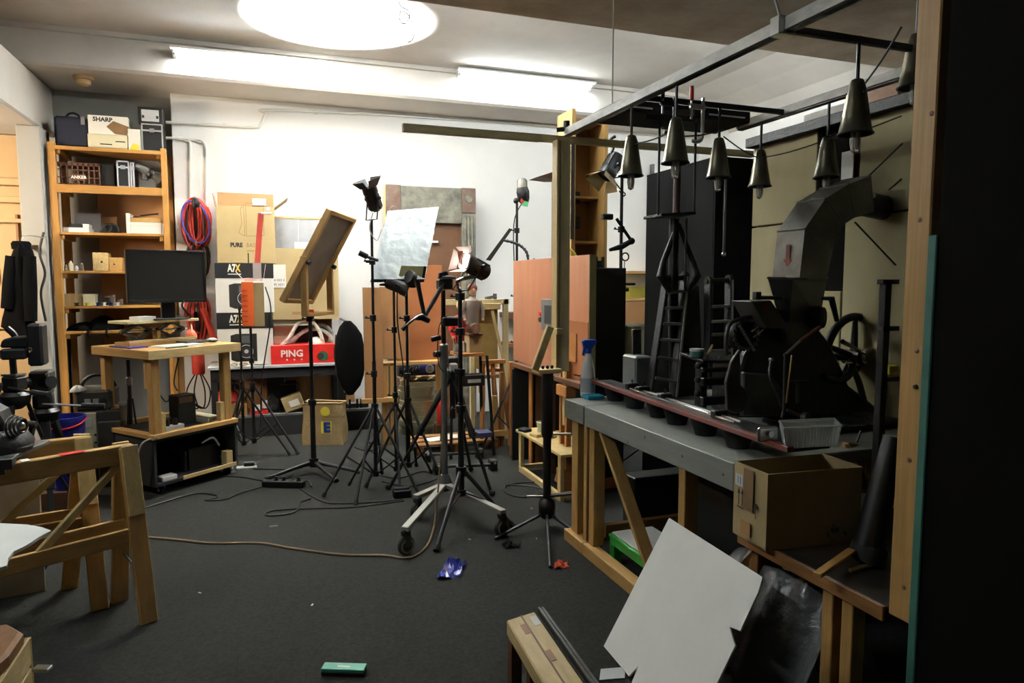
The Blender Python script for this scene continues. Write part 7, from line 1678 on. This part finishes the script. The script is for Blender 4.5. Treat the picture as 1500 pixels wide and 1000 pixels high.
# ================================================================== lower table at the right and cardboard box
TT = .60
t = thing('lower_table', 'low dark table with pine legs at the right under the cardboard box', 'table', (2.1, 1.75, 0))
part(t, 'table_top', G().box((1.70, 1.46, TT - .035), (2.9, 2.12, TT)), wood('blackened_wood', (44, 38, 32)), .003)
part(t, 'edge_rail', G().box((1.69, 1.46, TT - .045), (1.70, 2.12, TT)), M_wood3, .002)
for y in (1.66, 1.58): part(t, 'leg', G().box((1.705, y, 0), (1.76, y + .045, TT - .035)), M_wood, .003)
for (x, y) in ((2.8, 1.5), (2.8, 2.05), (1.74, 2.06)): part(t, 'leg', G().box((x, y, 0), (x + .05, y + .05, TT - .035)), M_wood3, .003)
t = thing('shipping_box', 'open brown shipping box with handling symbols on the lower table', 'box', (1.85, 2.02, TT))
z0, z1 = TT, .878
k0, k1, k2, k3 = (1.655, 1.925), (1.665, 2.115), (2.06, 2.09), (2.045, 1.885)   # near-left, far-left, far-right, near-right
def wallp(a, b, off=.005):
    a, b = V((a[0], a[1], z0)), V((b[0], b[1], z0)); n = (b - a).cross(Z).normalized(); return G().obox(a, b - a, n * off, Z * (z1 - z0))
part(t, 'left_wall', wallp(k0, k1), M_card); part(t, 'near_wall', wallp(k0, k3), M_card); part(t, 'far_wall', wallp(k1, k2), M_card); part(t, 'right_wall', wallp(k2, k3), M_card)
part(t, 'bottom', G().prism([V((a[0], a[1], z0)) for a in (k0, k3, k2, k1)], (0, 0, .006)), M_card)
ld = (V((k0[0], k0[1], 0)) - V((k1[0], k1[1], 0))); lw = ld.length; ld.normalize(); ln = V((-1, .05, 0)).normalized()
def lp(u, z): return V((k1[0], k1[1], 0)) + ld * (u * lw) + Z * (z0 + z * (z1 - z0)) + ln * .007
def lrect(u0, u1, a, b): return G().prism([lp(u0, a), lp(u1, a), lp(u1, b), lp(u0, b)], ln * .001)
part(t, 'tape', lrect(.36, .66, .42, .97), M_inkbrown); part(t, 'tape', lrect(.3, .6, .08, .26), M_carddk)
part(t, 'label_sheet', lrect(.1, .34, .70, .86), M_grey)
for u in (.17, .25): part(t, 'barcode', lrect(u, u + .03, .73, .83), M_inkblue)
for u in (.22, .33):
    part(t, 'arrow_print', lrect(u - .01, u + .01, .44, .62), M_ink); part(t, 'arrow_print', G().prism([lp(u - .04, .6), lp(u + .04, .6), lp(u, .68)], ln * .001), M_ink)
part(t, 'arrow_print', lrect(.18, .37, .41, .425), M_ink)
um = [lp(.75 + .07 * math.cos(a), .50 + .06 * math.sin(a)) for a in [math.pi * i / 8 for i in range(9)]]
part(t, 'umbrella_print', G().prism(um, ln * .001), M_ink); part(t, 'umbrella_print', lrect(.745, .76, .36, .5), M_ink)
part(t, 'flap', G().obox(V((k2[0], k2[1], z1)), V((k3[0] - k2[0], k3[1] - k2[1], 0)), (.004, 0, 0), (.05, 0, -.10)), M_card2)
# wooden frame right of box
t = thing('picture_frame', 'open wooden tray frame leaning behind the shipping box', 'frame', (2.3, 2.1, TT)); 
fa = [at(1238, 652, y=2.2), at(1252, 690, y=2.14), at(1275, 700, y=2.2), at(1272, 658, y=2.25)]
for i in range(4): part(t, 'bar', G().bar(fa[i], fa[(i + 1) % 4], .03, .03), M_wood, .002)
part(t, 'support', G().bar(fa[2], V((fa[2].x, fa[2].y, TT)), .03, .03), M_wood3)
# clutter on lower table: cables, rod, stick
p0, p1 = at(1197, 842, z=TT + .035), at(1248, 806, z=TT + .05)
one('wood_stick', G().bar(p0, p1, .028, .014), M_wood, 'wooden stick sticking out over the edge of the lower table', 'stick', bevel=.002)
p0, p1 = at(1245, 835, z=TT + .01), at(1285, 824, z=TT + .01); one('pencil', G().tube([p0, p1], .007, 6), M_wood2, 'pale pencil lying on the lower table beside the pine post', 'pencil')
a, b = at(1258, 815, z=TT + .03), at(1310, 640, y=1.72)
t = thing('leaning_tube', 'thick black tube leaning against the pine post on the lower table', 'tube', a); part(t, 'tube', G().tube([a + V((.03, 0, 0)), b], [.05, .035], 14), M_blk2); part(t, 'end_cap', G().lathe([(0, 0), (.058, 0), (.058, .05), (.05, .06)], a + V((.03, 0, -.02)), b - a, 14), M_rubber)
c = at(1222, 775, z=TT + .04)
t = thing('chain_pile', 'pile of dark chain and bolts on the lower table before the box', 'chain', c); rr = random.Random(11)
for k in range(26): part(t, 'link', G().lathe([(.006, 0), (.011, .004), (.006, .008)], c + V((rr.uniform(-.06, .06), rr.uniform(-.05, .05), rr.uniform(-.03, .03))), (rr.uniform(-1, 1), rr.uniform(-1, 1), rr.uniform(-1, 1)), 8), M_iron)
c = at(1265, 725, z=TT + .06); one('crumpled_paper', lump(c.x, c.y, TT, .06, .05, .06, 31), M_paper, 'crumpled paper on the lower table right of the shipping box', 'paper')
a = at(1252, 655, y=2.25); t = thing('bolt', 'bright long bolt with wing nut behind the shipping box', 'bolt', a - Z * .05); part(t, 'shaft', G().tube([a - Z * .05 - X * .02, a + V((.03, 0, .07))], .005, 8), M_iron); part(t, 'nut', G().lathe([(0, 0), (.02, 0), (.02, .015), (0, .015)], a, (.3, 0, 1), 6), M_iron)
q = at(1103, 812, x=1.76)
one('wooden_wedge', G().prism([at(1082, 825, x=1.72), at(1110, 797, x=1.74), at(1130, 797, x=1.80), at(1104, 835, x=1.76)], (.06, .03, -.05)), M_wood, 'orange-brown wooden block sticking out under the shipping box', 'block', bevel=.003)
# dark plastic sheet
def sheetf(u, v):
    p = V((1.62 + .42 * v + .03 * math.sin(9 * u), 1.72 + .55 * u, .50 - .48 * abs(2 * v - 0.9) ** 1.4 * .9))
    p.z += .035 * math.sin(13 * u + 8 * v) + .02 * math.sin(23 * u - 11 * v); p.x += .03 * math.sin(7 * v + 12 * u); p.z = max(p.z, .005 + .01 * abs(math.sin(20 * u))); return p
one('plastic_sheet', G().grid(sheetf, 30, 22), M_greyplas, 'crumpled dark grey plastic sheet behind the white board', 'plastic sheet', solid=.002)
# white foam board
TL, TR, BL = at(980, 758, x=1.645), at(1117, 845, x=1.61), at(884, 946, z=.012)
U_, V_ = TR - TL, BL - TL
def wbp(px, py):
    # point of the leaning board plane seen at a pixel
    n = U_.cross(V_).normalized(); d = _F + _R * ((px - 750) / F_PX) + _U * ((500 - py) / F_PX); o = V((0, 0, CAM_H)); s = (TL - o).dot(n) / d.dot(n); return o + d * s
poly = [(980, 758), (1117, 845), (1110, 868), (1084, 924), (1069, 918), (1073, 934), (1077, 945), (1040, 1022)]
pts = [wbp(*p) for p in poly]; BR = TR + V_
pts += [BR.lerp(BL, .3), wbp(925, 999), wbp(935, 975), wbp(921, 990), wbp(884, 946)]
nb = U_.cross(V_).normalized()
if nb.x > 0: nb = -nb
one('foam_board', G().prism(pts, -nb * .008), M_board, 'white foam board with torn notches leaning against the bench', 'board', bevel=.001)
q = at(895, 990, z=0); one('paper_scrap', G().obox(at(878, 996, z=.003), at(915, 993, z=.003) - at(878, 996, z=.003), at(880, 980, z=.003) - at(878, 996, z=.003), (0, 0, .002)), M_grey, 'small grey paper scrap on the floor beside the foam board', 'paper')
# plank bench at the bottom
t = thing('plank_bench', 'worn pine plank bench with steel rail at the bottom edge', 'bench', (.85, 1.8, 0)); HZ = .45
c1, c2, c3 = at(742, 908, z=HZ), at(783, 895, z=HZ), at(862, 1010, z=HZ); dv = (at(790, 1010, z=HZ) - c1)
part(t, 'plank', G().prism([c1, c2, c2 + (c3 - c2) * 1.6, c1 + (c3 - c2) * 1.6], (0, 0, -.05)), M_wood2, .004)
part(t, 'groove', G().prism([c1.lerp(c2, .48) + Z * .001, c1.lerp(c2, .53) + Z * .001, c1.lerp(c2, .53) + (c3 - c2) * 1.6 + Z * .001, c1.lerp(c2, .48) + (c3 - c2) * 1.6 + Z * .001], (0, 0, .0008)), M_wooddk)
r0 = c2 + (c2 - c1) * .16
for k, off in enumerate((.0, .014)):
    d_ = (c2 - c1).normalized() * off
    part(t, 'steel_rail', G().bar(r0 + d_ + Z * .0, r0 + d_ + (c3 - c2) * 1.6, .010, .022 - .006 * k), M_iron, .002)
for (u, v) in ((.3, .12), (.55, .5)):
    q = c1.lerp(c2, u) + (c3 - c2) * v; dd = (c3 - c2).normalized(); part(t, 'slot', G().obox(q + Z * .0005, dd * .06, (c2 - c1).normalized() * .018, Z * .001), M_wood3)
part(t, 'label_sheet', G().obox(c1.lerp(c2, .72) + (c3 - c2) * .06 + Z * .0005, (c3 - c2).normalized() * .06, (c2 - c1).normalized() * .025, Z * .001), M_paper)
for (u, v) in ((.15, .1), (.8, .1), (.15, 1.4), (.8, 1.4)):
    q = c1.lerp(c2, u) + (c3 - c2) * v; part(t, 'leg', G().bar(q - Z * .05, V((q.x, q.y, 0)), .035, .035), M_wooddk)
# ================================================================== floor
def cable(pts, label, m=None, r=.006):
    w = [at(a, b, z=r) for a, b in pts]
    return one('floor_cable', G().tube(smooth_path(w, 6), r, 6), m or M_blackcord, label, 'cable')
cable([(205, 785), (260, 790), (310, 795), (380, 795), (430, 803), (500, 812), (560, 813), (592, 817), (612, 812), (628, 795), (636, 770)], 'long tan cable running across the carpet to the dolly wheel', M_tancord, .007)
w = [at(636, 770, z=.007), at(640, 735, y=4.3), at(645, 680, y=4.4), at(650, 620, y=4.44)]
one('floor_cable', G().tube(smooth_path(w, 6), .006, 6), M_tancord, 'tan cable climbing up the dolly pole', 'cable')
cable([(300, 732), (330, 731), (350, 722), (382, 713)], 'black cable leaving the left end of the power strip')
cable([(318, 697), (350, 698), (380, 703), (400, 707), (422, 707)], 'black cable curving behind the power strip')
cable([(440, 716), (470, 733), (500, 737), (560, 734), (590, 731)], 'black cable running right from the power strip')
cable([(592, 733), (520, 742), (470, 744), (410, 746), (389, 751), (395, 755), (425, 752), (437, 745), (440, 735), (455, 730)], 'black cable looping toward the camera below the power strip')
cable([(371, 686), (410, 687), (428, 690), (420, 700), (402, 705)], 'black cable from the white adapters to the power strip')
cable([(440, 706), (452, 704), (456, 712)], 'short black cable at the right end of the power strip')
cable([(740, 710), (780, 712), (800, 720), (770, 728), (742, 722), (745, 710), (790, 706), (830, 716)], 'black cable ring on the floor before the low bench')
cable([(208, 745), (250, 732), (290, 722), (320, 727), (300, 732)], 'black cable curling in front of the cart')
cable([(520, 655), (540, 660), (560, 652), (540, 648)], 'dark cable loop on the floor beside the paper bag')
cable([(540, 690), (580, 700), (620, 690), (640, 700), (600, 712), (560, 705)], 'dark cable tangle between the lamp stands')
a, b = at(383, 714, z=0), at(444, 715, z=0); d = (b - a).normalized(); n = V((-d.y, d.x, 0))
t = thing('power_strip', 'black multi-socket power strip on the carpet', 'power strip', a); part(t, 'body', G().obox(a, b - a, n * .06, Z * .05), M_blk2, .006)
for k in range(6): part(t, 'socket', G().lathe([(.012, .002), (.019, .002), (.02, 0)], a + d * (.045 + .058 * k) + n * .03 + Z * .05, n=14), M_rubber)
for k in (1, 2, 4): part(t, 'plug', G().lathe([(0, .03), (.012, .03), (.017, 0)], a + d * (.045 + .058 * k) + n * .03 + Z * .05, n=12), M_blk2)
c = at(333, 690, z=0)
t = thing('white_adapter', 'white boxy adapter standing on the floor beside the cart', 'adapter', c); part(t, 'body', G().box(c + V((-.06, 0, 0)), c + V((.045, .08, .12))), M_wtplas, .008); part(t, 'cap', G().box(c + V((-.055, .005, .12)), c + V((.035, .07, .132))), M_wtplas, .004)
c = at(350, 688, z=0); t = thing('cable_adapter', 'flat white strip with black plug on the floor beside the white adapter', 'adapter', c); part(t, 'strip', G().box(c + V((-.02, -.01, 0)), c + V((.14, .05, .02))), M_wtplas, .004); part(t, 'plug', G().tube([c + V((.04, .02, .04)), c + V((.12, .02, .04))], .02, 10), M_blk2); part(t, 'pin', G().tube([c + V((.12, .02, .04)), c + V((.16, .02, .04))], .006, 6), M_chrome)
c = at(590, 728, z=0); t = thing('connector_box', 'small black connector block on the floor between the stands', 'connector', c); part(t, 'body', G().box(c + V((-.07, -.03, 0)), c + V((.06, .03, .06))), M_blk2, .008); part(t, 'lid', G().box(c + V((-.06, -.02, .06)), c + V((.05, .02, .075))), M_rubber, .004)
def gel(pxs, m, label, nm, seed):
    w = [at(a, b, z=.004) for a, b in pxs]; rn2 = random.Random(seed)
    def fn(u, v):
        p = w[0].lerp(w[1], u).lerp(w[3].lerp(w[2], u), v); e = 1 - abs(2 * u - 1); p.z += .03 * rn2.random() * (1 - v * .6) + .01 * math.sin(6 * u); p += V((rn2.uniform(-.008, .008), rn2.uniform(-.012, .012), 0)); return p
    one(nm, G().grid(fn, 8, 6, False), m, label, 'gel', solid=.0015)
gel([(655, 822), (682, 824), (676, 844), (640, 848)], M_bluegel, 'crumpled blue filter gel on the carpet', 'blue_gel', 2)
gel([(815, 827), (832, 825), (832, 832), (813, 834)], M_orangegel, 'small orange filter gel on the carpet by the bench', 'orange_gel', 3)
gel([(735, 800), (760, 796), (762, 802), (740, 804)], M_matte, 'small black scrap on the carpet right of the dolly wheel', 'black_scrap', 5)
c0 = at(470, 990, z=0); c1 = at(533, 992, z=0); d = c1 - c0; n = V((-d.y, d.x, 0)).normalized()
t = thing('green_block', 'small teal green block lying on the carpet at the bottom', 'block', c0); part(t, 'base', G().obox(c0, d, n * .05, Z * .018), M_black, .002); part(t, 'top', G().obox(c0 + Z * .018, d, n * .05, Z * .012), mat('teal_green', (30, 140, 112), .5), .002)
part(t, 'scratch', G().obox(c0 + d * .35 + n * .02 + Z * .03, d * .3, n * .006, Z * .0006), M_paper)
for k, (px, py, lb) in enumerate(((395, 772, 'flat grey scrap on the carpet below the power strip'), (457, 887, 'tiny pale scrap on the open carpet left of the green block'), (690, 790, 'tiny pale scrap on the carpet between dolly wheels'), (780, 744, 'tiny wood chip on the carpet before the low bench'), (785, 788, 'small wood chip beside the foot of the black pole stand'), (290, 868, 'tiny pale scrap on the carpet right of the trestle'))):
    c = at(px, py, z=.002); a = 1.1 * k
    one('litter_scrap', G().obox(c, V((math.cos(a), math.sin(a), 0)) * (.05 if k == 0 else .018), V((-math.sin(a), math.cos(a), 0)) * (.02 if k == 0 else .006), (0, 0, .002)), (M_greypole, M_paper, M_paper, M_wood2, M_wood2, M_paper)[k], lb, 'scrap', 'litter on the carpet')
